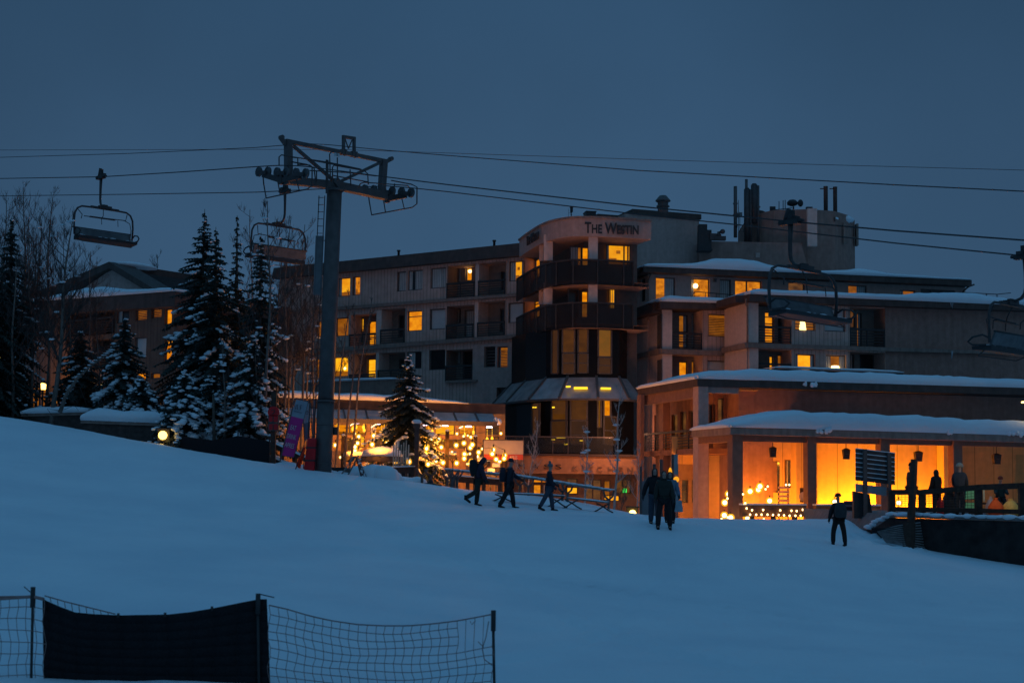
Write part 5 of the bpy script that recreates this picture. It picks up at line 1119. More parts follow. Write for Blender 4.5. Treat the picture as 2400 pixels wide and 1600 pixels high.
# ------------------------------------------------------------------ trees
def spruce(px_top, py_top, px_base, py_base, dep, half_px, seed, label, snow=1.0, dens=1.0, group=None, leader=.08):
    rng = random.Random(seed); base = P(px_base, py_base, dep); top = P(px_top, py_top, dep); Hh = top.z - base.z; R = half_px / F_PX * dep * 1.5; lean = (top.x - base.x) / Hh
    e = empty('spruce_tree', base, label, 'tree', group)
    m = MB(); ax = lambda z: Vector((lean * z, 0, z))
    m.tube([ax(-.6), ax(Hh * .3), ax(Hh * .7), ax(Hh)], [Hh * .016 + .04, Hh * .013 + .02, Hh * .007, .012], 7); m.build('trunk', BARK, e)
    c = MB(); s = MB(); z = Hh * .05
    while z < Hh * .985:
        t = z / Hh; L0 = R * (1 - t) ** .80 * (.52 + .48 * min(1, (1 - t) * 3)) + .10
        if t > 1 - leader: L0 *= .6
        nb = max(4, int((9 if t < .6 else 7) * dens))
        a0 = rng.random() * 6.28
        for i in range(nb):
            L = L0 * rng.choice((rng.uniform(.75, 1.05), rng.uniform(.4, .85), rng.uniform(.85, 1.15))); an = a0 + 6.283 * i / nb + rng.uniform(-.35, .35); dr = Vector((math.cos(an), math.sin(an), 0)); sd = Vector((-dr.y, dr.x, 0))
            up = .28 * t - .18 + rng.uniform(-.1, .1); zz = z + rng.uniform(-.5, .5) * Hh * .034; drop = (.30 + .22 * (1 - t)) * (1 + .25 * rng.random())
            pt = lambda f: ax(zz) + dr * (L * f) + Vector((0, 0, L * (up * f - drop * f * f + .16 * f ** 3)))
            n = max(3, int(L / .14)); sn_on = snow and rng.random() < .31 * snow * (1.1 - .35 * t); sn_w = rng.uniform(.8, 1.3)
            for k in range(n):
                f0, f1 = k / n, (k + 1) / n; p0, p1 = pt(f0), pt(f1); w = L * .30 * (1 - .72 * f0) * rng.uniform(.7, 1.25) * (.45 if k == 0 else 1) + .03
                hang = (.09 + .20 * L * .35 * (1 - f0)) * rng.uniform(.5, 1.3)
                for sg in (-1, 1):                                   # side sprays that droop: two ragged leaf faces each
                    tip = p1 + sd * (sg * w) + dr * (w * rng.uniform(.25, .7)) - Vector((0, 0, hang * rng.uniform(.4, 1.1)))
                    c.poly([p0, p1 + Vector((0, 0, .03)), tip]); mid = (p0 + p1) / 2 + sd * (sg * w * .45)
                    c.poly([p0, mid + sd * (sg * w * .15), mid - Vector((0, 0, hang * 1.25)) + dr * rng.uniform(-.05, .08)])
                c.poly([p0 + sd * .03, p1 - sd * .03, (p0 + p1) / 2 - Vector((0, 0, hang * 1.3)) + sd * rng.uniform(-.06, .06)])
                # snow resting on the spray
                if sn_on and f1 > .38 and rng.random() < .8:
                    rr = (.04 + .058 * min(1, L / 1.6)) * rng.uniform(.55, 1.3) * sn_w * (.8 + .35 * snow); pc = p1 + Vector((0, 0, .03 + rr * .1)) + sd * rng.uniform(-.35, .35) * w
                    s.ball(pc, rr * rng.uniform(1.0, 1.5), rr * rng.uniform(1.0, 1.5), rr * .55, 6, 4, jit=.22, rng=rng)
            c.poly([pt(.9) + sd * .05, pt(.9) - sd * .05, pt(1.08)])
        z += Hh * (.026 if t < .8 else .021) * rng.uniform(.7, 1.25) / dens ** .5 + .03
    c.build('crown', NEEDLE, e)
    if s.v: s.build('branch_snow', SNOW, e)
    return e
SG = 'snowy spruces left of the lift tower'
spruce(480, 490, 462, 1030, 68, 106, 11, 'tallest dark spruce with snow on its tiers, left of the second chair', .9, 1.0, SG)
spruce(506, 532, 508, 1040, 66, 78, 12, 'snowy spruce just right of and slightly shorter than the tallest spruce', .9, 1.0, SG)
spruce(556, 505, 552, 1040, 69, 62, 13, 'slender spruce with a thin hooked leader behind the left edge of the second chair', .7, .85, SG, .3)
spruce(612, 545, 606, 1050, 64, 66, 14, 'dark spruce whose tip shows through the frame of the second chair', 1.0, .95, SG)
spruce(432, 868, 428, 1030, 62.5, 58, 15, 'small plump spruce thickly loaded with snow in front of the tallest spruce', 2.0, 1.0, SG)
spruce(596, 780, 580, 1045, 62.5, 60, 16, 'mid-sized spruce crusted with snow clumps just above the black fence', 1.8, .9, SG)
spruce(500, 850, 500, 1040, 63.5, 48, 17, 'short snowy spruce standing between the plump spruce and the crusted one', 1.7, .9, SG)
spruce(293, 742, 290, 985, 68, 62, 18, 'snow-laden narrow spruce in front of the lodge windows', 1.5, 1.0, SG)
spruce(190, 775, 188, 985, 70, 70, 19, 'broad dark spruce behind the iron fence, left of the narrow one', .9, 1.0, SG)
spruce(28, 505, 22, 985, 68, 66, 20, 'tall near-black spruce at the left picture edge', .5, 1.0, SG)
spruce(-12, 560, -20, 985, 66, 70, 21, 'dark spruce mostly cut off by the left picture edge', .4, .9, SG)
spruce(330, 880, 335, 1000, 66, 50, 22, 'low bushy spruce sagging under snow between lodge and tallest spruce', 1.9, .9, SG)
spruce(958, 828, 950, 1105, 70, 80, 23, 'open snow-clad spruce on the bulb-lit patio, warm light on its lower branches', 1.25, .9)

def bare(px_base, py_base, px_top, py_top, dep, seed, label, r0=.10, spread=.55, first=.3, mt=None, nb=15, group=None, snow=False, name='bare_tree', twl=1.0):
    rng = random.Random(seed); base = P(px_base, py_base, dep); top = P(px_top, py_top, dep); Hh = top.z - base.z; e = empty(name, base, label, 'tree', group)
    m = MB(); b = MB(); sn = MB(); ph = rng.random() * 6
    pth = [Vector(((top.x - base.x) * (i / 9) + .05 * Hh * .3 * math.sin(i * .9 + ph) * (i / 9), .04 * Hh * math.sin(i * .6 + ph) * (i / 9), -.4 + (Hh + .4) * i / 9)) for i in range(10)]
    m.tube(pth, [r0 * .72 * (1 - .93 * i / 9) + .010 for i in range(10)], 7); m.build('trunk', mt or ASPEN, e)
    at = lambda f: pth[min(8, int(f * 9))].lerp(pth[min(8, int(f * 9)) + 1], f * 9 - min(8, int(f * 9)))
    def br(p, d, L, r, lev):
        n = 4; pts = [p]; dd = d.copy()
        for i in range(n):
            dd = (dd + Vector((rng.uniform(-.22, .22), rng.uniform(-.22, .22), rng.uniform(-.02, .26)))).normalized(); pts.append(pts[-1] + dd * (L / n))
        b.tube(pts, [r * (1 - .7 * i / n) for i in range(n + 1)], 4 if lev == 0 else 3, caps=False)
        if snow and lev == 0 and rng.random() < .5: k = rng.randint(1, 3); sn.ball(pts[k] + Vector((0, 0, .03)), .16, .07, .05, 6, 4, jit=.2, rng=rng)
        if lev < 2:
            for k in range(7 if lev == 0 else 4):
                i = rng.randint(1, n - 1); f = rng.random(); q0 = pts[i].lerp(pts[i + 1], f); sdv = Vector((rng.uniform(-1, 1), rng.uniform(-1, 1), rng.uniform(.1, .9))).normalized()
                br(q0, (dd * .6 + sdv * .7).normalized(), L * rng.uniform(.32, .6) * twl, max(.007, r * .55), lev + 1)
    for k in range(nb):
        f = first + (1 - first) * (k + rng.random()) / nb * .97; an = rng.random() * 6.28; L = Hh * spread * (1 - f * .78) * rng.uniform(.45, .8)
        br(at(f), Vector((math.cos(an) * .8, math.sin(an) * .8, rng.uniform(.45, 1.0))).normalized(), L * .75, max(.013, r0 * .36 * (1 - f) + .008), 0)
    b.build('branches', TWIG if mt is None else mt, e)
    if sn.v: sn.build('branch_snow', SNOW, e)
    return e
BG, AG0 = 'bare aspens at the left', 'aspens beside the lift tower'
for i, (xb, yb, xt, yt, d, r, lab) in enumerate(((8, 985, 12, 470, 70, .13, 'bare aspen hugging the left picture edge, rising past the cables'), (45, 985, 58, 438, 72, .13, 'tall bare aspen at far left whose crown crosses the lowest cable'), (82, 980, 95, 515, 74, .10, 'slim bare aspen between two taller ones at far left'),
        (108, 990, 122, 468, 71, .14, 'tall bare aspen with a fan of twigs left of the first chair'), (118, 1000, 172, 505, 66, .17, 'bare aspen with thick pale trunk under the first chair'), (75, 985, 70, 560, 68, .12, 'dark bare aspen with a straight trunk near the left edge'),
        (200, 985, 215, 590, 76, .09, 'small bare aspen in front of the lodge gable, right of the first chair'), (30, 975, 35, 600, 66, .12, 'short bare aspen in the dark clump at far left'), (360, 790, 368, 598, 120, .14, 'far hazy bare tree standing beyond the lodge roof'))):
    bare(xb, yb, xt, yt, d, 100 + i, lab, r, .62, .30, group=BG if i < 8 else None, snow=i in (3, 4), nb=24)
for i, (xb, xt, yt, d, r, lab) in enumerate(((20, 25, 520, 69, .09, 'bare aspen between the two darkest spruces at far left'), (58, 66, 500, 75, .08, 'slender bare aspen left of the thick pale trunk'), (140, 150, 560, 72, .08, 'bare aspen stem crossing the lodge eave'), (95, 82, 570, 74, .07, 'thin crooked bare aspen at far left'),
        (160, 172, 640, 70, .07, 'low bare sapling before the lodge balcony'), (235, 228, 700, 69, .06, 'thin bare sapling between the two lodge spruces'), (-15, -8, 540, 70, .10, 'bare aspen half outside the left picture edge'))):
    bare(xb, 988, xt, yt, d, 120 + i, lab, r, .66, .25, group=BG, nb=22)
for i, (xb, xt, yt, d, r, lab) in enumerate(((648, 655, 560, 71, .08, 'thin aspen between second chair and purple banner'), (676, 684, 600, 73, .07, 'hazy thin aspen left of the tower ladder guard'), (720, 726, 600, 74, .08, 'thin aspen right against the tower ladder'), (610, 640, 700, 70, .06, 'low leaning aspen sapling above the red square signs'))):
    bare(xb, 1055, xt, yt, d, 180 + i, lab, r, .55, .25, group=AG0, nb=20)
# a bent, snow-dusted trunk leaning over in front of the lodge, and an arched one
def bent(z, pts, dep, label, r=.09):
    P3 = [P(*q(z, x, y), dep) for x, y in pts]; o = P3[0]; e = empty('bent_tree', o, label, 'tree'); m = MB(); m.tube([p - o for p in P3], [r * (1 - .8 * i / (len(P3) - 1)) for i in range(len(P3))], 7); m.build('trunk', ASPEN, e)
    s = MB(); rng = random.Random(len(label)); 
    for i in range(len(P3) - 1):
        for k in range(4): p = P3[i].lerp(P3[i + 1], k / 4) - o; s.ball(p + Vector((0, 0, r * .55)), .17, .045, .028, 6, 4, jit=.2, rng=rng)
    s.build('branch_snow', SNOW, e); t = MB()
    for i in range(1, len(P3)):
        for k in range(3): p = P3[i - 1].lerp(P3[i], rng.random()) - o; t.tube([p, p + Vector((rng.uniform(-.6, .6), rng.uniform(-.3, .3), rng.uniform(-.5, .7))), p + Vector((rng.uniform(-1.2, 1.2), rng.uniform(-.3, .3), rng.uniform(-1.1, .9)))], [.02, .014, .006], 3, caps=False)
    t.build('branches', TWIG, e)
bent('K', ((480, 1250), (525, 1110), (620, 975), (720, 880), (830, 800), (912, 742)), 65, 'bare bent sapling leaning far over before the lodge, snow along its trunk', .10)
bent('K', ((20, 1000), (60, 720), (90, 600), (140, 510), (200, 492), (250, 505), (300, 540)), 68, 'arched bare sapling bowed down under snow at far left', .08)
AG = 'aspens beside the lift tower'
for i, (xb, yb, xt, yt, d, r, lab) in enumerate(((527, 1030, 524, 800, 61.8, .07, 'thin pale aspen stem among the snowy spruces, left one above the black fence'), (602, 1035, 600, 830, 62, .07, 'thin pale aspen stem between the crusted spruce and the red square signs'), (623, 1040, 632, 470, 62.3, .12, 'pale-trunked aspen whose crown rises around the second chair'),
        (662, 1060, 678, 520, 68, .10, 'tall thin aspen right behind the second chair'), (688, 1060, 694, 560, 70, .10, 'grey aspen standing behind the purple banner'), (706, 1060, 712, 530, 69, .10, 'slim aspen just left of the lift tower ladder'), (735, 1060, 738, 640, 72, .09, 'aspen half hidden behind the lift tower pole'), (582, 1000, 590, 490, 76, .10, 'bare aspen with a wide twiggy top behind the slender spruce'))):
    bare(xb, yb, xt, yt, d, 140 + i, lab, r, .5, .35, group=AG, nb=18, snow=i % 2 == 0)
for i, (xb, yb, xt, yt, d, r, lab) in enumerate(((783, 1110, 815, 690, 66, .075, 'slim leaning aspen trunk right of the lift tower, leftmost of three on the patio'), (806, 1105, 836, 720, 67, .08, 'middle of the three slim aspen trunks on the patio beside the tower'), (815, 1110, 868, 700, 66.5, .085, 'most slanted of the three slim aspen trunks on the patio'))):
    bare(xb, yb, xt, yt, d, 160 + i, lab, r, .35, .55, nb=9, group='aspen trunks on the patio')
FROST = mat('frosted_bark', (.42, .37, .34), .9, .25, 8)
bare(1438, 1200, 1456, 905, 62, 171, 'white-barked bare tree before the kitchen sign, tall forked top', .07, .42, .25, FROST, 13, snow=True)
bare(1370, 1180, 1378, 1000, 63, 172, 'small frosted bare tree under the first letters of the kitchen sign', .06, .6, .2, FROST, 12, snow=True)
bare(1232, 1160, 1262, 985, 66, 173, 'little bare shrub tree lit orange beside the pale banner', .04, .7, .15, FROST, 12)
bare(1492, 1200, 1500, 1040, 64, 174, 'low twiggy bare tree beside the dark board frame, arching branch', .045, .7, .2, FROST, 11)
bare(1450, 1200, 1475, 1110, 62.5, 176, 'small reddish leafless bush at the foot of the white-barked tree', .03, .9, .08, mat('red_twig', (.24, .12, .08), .9), 14)

# ------------------------------------------------------------------ chairlift
ARM = Vector((.719, .695, 0)); LB = stand(757, 1104, 58)
LT = Frame(LB, LB + ARM * 5)
def build_tower():
    b = empty('lift_tower', LT.m, 'grey steel chairlift tower with a slanted crossarm and sheave wheels, rising from the snow', 'lift tower')
    xt, zt = LT.hit('N', 917, 655); z0 = LB.z - .4; R = .315
    cx = lambda z: xt * (z - LB.z) / (zt - LB.z)
    zj = LT.hit('H', 940, 240)[1]
    m = MB(); m.tube([(cx(z0), 0, z0), (cx(zj), 0, zj)], R * 1.10, 20); m.tube([(cx(zj), 0, zj - .02), (cx(zj), 0, zj + .06)], R * 1.2, 20); m.tube([(cx(zj + .06), 0, zj + .06), (xt, 0, zt)], [R * 1.02, R * .98], 20); m.tube([(xt, 0, zt - .02), (xt, 0, zt + .08)], R * 1.15, 20)
    for Y in (560, 825, 1090): z = LT.hit('H', 940, Y)[1]; m.tube([(cx(z), 0, z - .025), (cx(z), 0, z + .025)], R * 1.125, 20)
    m.build('pole', STEEL, b)
    m = MB(); h = lambda X, Y: Vector((LT.hit('N', X, Y)[0], 0, LT.hit('N', X, Y)[1]))
    m.bar(h(470, 560), h(930, 605), .34, .30); m.bar(h(930, 605), h(1385, 705), .34, .32); m.bar(h(900, 560), h(975, 660), .5, .3); crossarm = m.build('crossarm', STEEL, b)
    m = MB(); m.bar(h(495, 590), h(492, 200), .26, .26); m.bar(h(1348, 710), h(1370, 375), .26, .26); m.build('end_post', STEEL, b)
    m = MB(); m.bar(h(470, 198), h(1385, 385), .15, .16); m.bar(h(470, 230), h(420, 165), .12, .16); m.bar(h(1370, 400), h(1440, 362), .12, .16); m.bar(h(540, 245), h(925, 575), .11, .12); m.bar(h(1345, 393), h(950, 580), .11, .12)
    for p in ((430, 165), (1435, 362)): m.tube([h(*p) + Vector((0, -.1, 0)), h(*p) + Vector((0, .1, 0))], .09, 10)
    m.build('top_truss', STEEL, b)
    m = MB()
    for A, B in (((1000, 320), (1000, 155)), ((1097, 340), (1097, 172)), ((990, 158), (1108, 176)), ((1015, 180), (1045, 270)), ((1078, 190), (1045, 270))): m.bar(h(*A), h(*B), .10 if A[1] > 300 or A[0] == 990 else .04, .12 if A[1] > 300 or A[0] == 990 else .04)
    for p in ((985, 300), (1015, 305), (1080, 318), (1112, 326)): m.bar(h(*p) + Vector((0, 0, .12)), h(*p) - Vector((0, 0, .12)), .08, .2)
    m.build('lifting_frame', STEEL, b)
    # rope planes and sheave trains
    xa, xb = LT.hit('N', 470, 480)[0], LT.hit('N', 1440, 665)[0]
    for nm, x, C in (('a', xa, ((222, 482), (313, 474), (398, 482), (478, 476), (568, 490), (652, 496))), ('b', xb, ((1195, 640), (1278, 645), (1375, 660), (1445, 662), (1530, 668), (1620, 674)))):
        tr = MB(); pts = [LT.hitx('N', X, Y, x) for X, Y in C]; y0, y1 = pts[0][0], pts[-1][0]; n = 6
        cs = [(y0 + (y1 - y0) * i / 5, pts[0][1] + (pts[-1][1] - pts[0][1]) * i / 5 + (pts[i][1] - (pts[0][1] + (pts[-1][1] - pts[0][1]) * i / 5)) * .5) for i in range(6)]
        for i in (0, 2, 4): tr.bar((x + .09, cs[i][0], cs[i][1] - .05), (x + .09, cs[i + 1][0], cs[i + 1][1] - .05), .05, .16); tr.bar((x - .09, cs[i][0], cs[i][1] - .05), (x - .09, cs[i + 1][0], cs[i + 1][1] - .05), .05, .16)
        mid = lambda i: ((cs[i][0] + cs[i + 1][0]) / 2, (cs[i][1] + cs[i + 1][1]) / 2)
        tr.bar((x, mid(0)[0], mid(0)[1] - .12), (x, mid(2)[0], mid(2)[1] - .34), .12, .22); tr.bar((x, mid(4)[0], mid(4)[1] - .12), (x, mid(2)[0], mid(2)[1] - .34), .12, .22); tr.bar((x, mid(2)[0], mid(2)[1] - .1), (x, mid(2)[0], mid(2)[1] - .5), .14, .2)
        o = tr.build('sheave_beam', STEELD, b)
        for c in cs: w = MB(); w.disc_wheel((x, c[0], c[1]), (1, 0, 0), .205, .09, 18); w.build('sheave_wheel', mat('sheave', (.11, .10, .10), .5, .2, 4), o)
        # bent guard tube under the train
        g = MB(); ya, yb = cs[0][0], cs[-1][0]; s = 1 if yb > ya else -1; zz = min(cs[0][1], cs[-1][1])
        g.tube([(x + .2, ya, cs[0][1] - .05), (x + .25, ya, cs[0][1] - .45), (x + .25, ya + .2 * s, zz - .52), (x + .25, yb - .2 * s, zz - .56), (x + .25, yb + .1 * s, cs[-1][1] - .45), (x + .2, yb + .15 * s, cs[-1][1] + .25), (x + .2, yb - .2 * s, cs[-1][1] + .42), (x + .2, (ya + yb) / 2, cs[2][1] + .45)], .028, 6)
        for k in (2, 4): g.tube([(x, cs[k][0], cs[k][1] - .2), (x + .25, cs[k][0] + .1, zz - .54)], .024, 6)
        g.build('guard_rail', STEELD, b)
    # catwalk railings along the crossarm
    m = MB(); C = lambda X, Y, d=-.7: Vector((LT.hit('N', X, Y, d)[0], d, LT.hit('N', X, Y, d)[1]))
    for line in (((408, 418), (408, 345), (430, 326), (530, 345), (850, 392), (1150, 455)), ((900, 560), (898, 440), (912, 422), (1190, 470), (1222, 500), (1228, 600)), ((530, 348), (580, 356), (580, 430)), ((580, 415), (690, 420), (730, 450), (745, 590), (715, 610)), ((690, 470), (1060, 490), (1300, 520)), ((880, 560), (872, 320), (890, 298), (985, 310)), ((900, 515), (1225, 575)), ((1060, 460), (1068, 612)), ((945, 560), (943, 350)), ((752, 470), (752, 575)), ((1140, 620), (1155, 590), (1190, 578), (1590, 608), (1615, 640)), ((1470, 590), (1462, 640))):
        m.tube([C(*p) for p in line], .026, 6)
    m.bar(C(700, 372), C(1160, 460), .07, .05); m.bar(C(850, 372), C(848, 680), .11, .05); m.build('catwalk_railing', STEELD, b)
    # number plate and ladder
    a = C(915, 305, -.75); c = C(962, 345, -.75); m = MB(); m.box(a.x, c.x, -.77, -.75, c.z, a.z); pl = m.build('number_plate', mat('number_plate', (.5, .5, .5), .6, .1), b)
    text('5', (a.z - c.z) * .75, face_m((a.x + c.x) / 2, -.775, (a.z + c.z) / 2), BLACK, pl, depth=.004)
    L = Vector((-.719, .695, 0)); m = MB(); T0 = h(850, 690).z; 
    for off in (.42, .66):
        m.tube([Vector((cx(LB.z + 1.2), 0, LB.z + 1.2)) + L * off, Vector((cx(T0), 0, T0)) + L * (off - .03)], .02, 5)
    z = LB.z + 1.4
    while z < T0: m.tube([Vector((cx(z), 0, z)) + L * .42, Vector((cx(z), 0, z)) + L * .66], .014, 4); z += .3
    z = LB.z + 1.5
    while z < T0: m.tube([Vector((cx(z), 0, z)) + L * .2, Vector((cx(z), 0, z)) + L * .44], .02, 4); z += 2
    m.build('ladder', STEELD, b)
    m = MB(); za, zb_ = LT.hit('L', 1085, 185)[1], LT.hit('L', 1075, 565)[1]; N_ = Vector((.695, .719, 0)) * .015
    m.hexa([Vector((cx(z), 0, z)) + L * o_ + N_ * s_ for z in (zb_, za) for o_, s_ in ((.36, -1), (.70, -1), (.70, 1), (.36, 1))]); m.build('ladder_guard', mat('galvanised', (.15, .15, .155), .5, .15, 3, metal=.3), b)
    m = MB(); a = LT.hit('H', 1062, 600, -.2), LT.hit('H', 1105, 700, -.2); m.box(a[0][0], a[1][0], -.3, .0, a[1][1], a[0][1]); m.box(a[0][0] - .02, a[1][0] + .03, -.32, .02, a[0][1], a[0][1] + .03); m.build('control_box', BLACK, b)
    return xa, xb
XA, XB = build_tower()
def rope_pts(x, px): 
    out = []
    for X, Y in px: y, z = LT.hitx('p', X, Y, x); out.append(LT.w(x, y, z))
    return out
RA = ((-260, 426), (0, 418.6), (237, 414.6), (420, 403.5), (598, 391), (640, 388.5), (662, 387.8), (700, 389), (728, 391.5), (887, 412.6), (1050, 433), (1300, 461.5), (1500, 484), (1855, 519.5), (2100, 541), (2400, 563), (2700, 588))
RB = ((-260, 462), (0, 459.4), (300, 455.5), (600, 450.6), (666, 447.5), (752, 443), (851, 438), (905, 436), (960, 440), (1050, 449.6), (1500, 503), (1730, 527), (2100, 570), (2398, 599.5), (2600, 618))
def cable(pts, r, label, name='haul_rope', cat='cable'):
    m = MB(); m.tube(pts, r, 6); return tag(m.build(name, BLACK), label, cat)
cable(rope_pts(XA, RA), .023, 'upper thick haul cable over the near sheave wheels, carrying the first chair')
cable(rope_pts(XB, RB), .023, 'lowest thick haul cable passing behind the pole, carrying the second chair')
xm = LT.hit('N', 860, 233)[0]
cable(rope_pts(LT.hit('N', 455, 215)[0], ((-260, 374), (0, 369), (300, 360), (600, 346), (666, 340.5))) + rope_pts(LT.hit('N', 690, 225)[0], ((722, 337), (770, 339.5))) + rope_pts(xm, ((900, 352), (1050, 364.7), (1500, 400), (2100, 433.5), (2400, 448.5), (2700, 460))), .016, 'medium cable strung over the top beam of the lift tower', 'signal_cable')
cable([P(-260, 353, 84), P(0, 352, 82), P(600, 350.3, 78), P(800, 351, 76), P(1050, 359, 74), P(1700, 380, 70), P(2400, 399, 66), P(2700, 407, 64)], .013, 'thinnest and uppermost straight wire crossing the whole sky', 'thin_wire')

def build_chair():
    b = empty('chairlift_chair', Matrix(), 'x', 'chairlift chair', 'chairs of the chairlift'); yo, W = -.42, 1.5
    m = MB(); m.box(-.10, .10, -.30, .34, -.10, .06); m.tube([(0, -.42, -.01), (0, .42, -.01)], .035, 8); m.box(-.06, .06, -.10, .10, .06, .36); m.tube([(-.02, .16, .04), (-.02, .04, .42)], .07, 10); m.tube([(-.13, .25, -.02), (.13, .25, -.02)], .07, 10); m.tube([(-.1, -.35, .0), (.1, -.35, .0)], .05, 10); m.box(-.05, .16, -.2, .0, .05, .16); m.build('cable_grip', BLACK, b)
    m = MB(); m.tube([(0, 0, -.05), (0, .02, -.6), (0, .02, -1.08), (0, -.02, -1.28), (0, -.12, -1.42), (0, -.28, -1.49), (0, yo - .02, -1.50)], [.075, .06, .055, .055, .055, .055, .055], 10); m.build('hanger', STEELD, b)
    m = MB(); m.box(-.28, .34, yo - .11, yo + .11, -1.62, -1.48); m.box(-.7, .75, yo - .05, yo + .05, -1.66, -1.55); m.box(-.1, .15, yo - .06, yo + .06, -1.48, -1.42)
    zt, zs = -1.62, -3.02; pts = [(-W, yo, zs), (-W - .03, yo, -2.4), (-W, yo, zt - .38), (-W + .12, yo, zt - .14), (-W + .34, yo, zt - .02), (-.6, yo, zt), (.6, yo, zt), (W - .34, yo, zt - .02), (W - .12, yo, zt - .14), (W, yo, zt - .38), (W + .03, yo, -2.4), (W, yo, zs)]
    m.tube(pts, .045, 8); m.build('bail_frame', STEELD, b)
    m = MB(); m.hexa([(-W + .04, yo - .02, -3.08), (W - .04, yo - .02, -3.08), (W - .04, yo + .05, -3.08), (-W + .04, yo + .05, -3.08), (-W + .04, yo + .12, -2.66), (W - .04, yo + .12, -2.66), (W - .04, yo + .18, -2.66), (-W + .04, yo + .18, -2.66)]); m.build('backrest', mat('pale_backrest', (.15, .14, .14), .7, .2, 4, stain=.2), b)
    m = MB(); m.tube([(-W - .02, yo + .16, -2.65), (W + .02, yo + .16, -2.65)], .035, 6); m.hexa([(-W, yo - .52, -3.22), (W, yo - .52, -3.22), (W, yo + .05, -3.28), (-W, yo + .05, -3.28), (-W, yo - .54, -3.10), (W, yo - .54, -3.10), (W, yo + .05, -3.10), (-W, yo + .05, -3.10)]); m.build('seat', BLACK, b)
    for sx in (-1, 1):
        m = MB(); x = sx * (W + .02); m.tube([(x, yo, -2.86), (x, yo - .2, -2.74), (x, yo - .5, -2.80), (x, yo - .64, -2.94), (x, yo - .5, -3.06), (x, yo - .1, -3.08)], .035, 6); m.build('armrest', BLACK, b)
    m = MB(); m.tube([(-W + .1, yo + .02, -1.75), (-W + .22, yo - .3, -2.1), (-W + .15, yo - .34, -2.3)], .02, 5); m.tube([(W - .3, yo, -1.75), (W - .5, yo - .25, -2.08), (-W + .3, yo - .32, -2.16)], .022, 5); m.tube([(W - .6, yo - .3, -2.1), (W - .25, yo - .2, -2.2), (W - .12, yo - .1, -2.5), (W - .1, yo, -3.0)], .018, 5); m.tube([(-.05, yo, -1.68), (-.15, yo - .2, -2.0), (-.3, yo - .3, -2.16)], .018, 5)
    m.bar((-W + .6, yo - .32, -2.15), (W - 1.1, yo - .31, -2.14), .10, .06)
    for x in (-.3, .55): m.tube([(x, yo - .31, -2.15), (x + .02, yo - .32, -2.45)], .016, 4)
    m.build('restraint_bar', BLACK, b)
    m = MB(); m.tube([(-W + .02, yo - .1, -3.2), (-W + .1, yo - .5, -3.38), (W - .3, yo - .5, -3.40), (W - .1, yo - .2, -3.25)], .018, 5); m.build('footrest', BLACK, b)
    s = MB(); rng = random.Random(5)
    for k in range(26): s.ball((-W + .1 + (2 * W - .2) * rng.random(), yo - .25 + rng.uniform(-.2, .2), -3.09), rng.uniform(.10, .2), .12, .035, 6, 4)
    s.build('seat_snow', SNOW, b)
    return b
CH = build_chair(); first = True
for x, rp, X, flip, lab in ((XA, RA, 237, 0, 'empty chairlift chair hanging at upper left, clear of the tower'), (XB, RB, 668, 1, 'empty chairlift chair directly left of the lift tower pole'), (XA, RA, 1853, 0, 'large empty chairlift chair hanging before the stepped hotel block'), (XB, RB, 2402, 1, 'chairlift chair cut off by the right picture edge')):
    Y = np.interp(X, [p[0] for p in rp], [p[1] for p in rp]); o = CH if first else copy_tree(CH); first = False
    y, z = LT.hitx('p', X, Y, x); o.matrix_world = LT.m @ Matrix.Translation((x, y, z)) @ Matrix.Rotation(math.pi * flip, 4, 'Z') @ Matrix.Diagonal((1, 1, 1, 1) if X < 1000 else (1.05, 1, .86, 1) if X < 2000 else (.88, 1, .84, 1)); o['label'] = lab

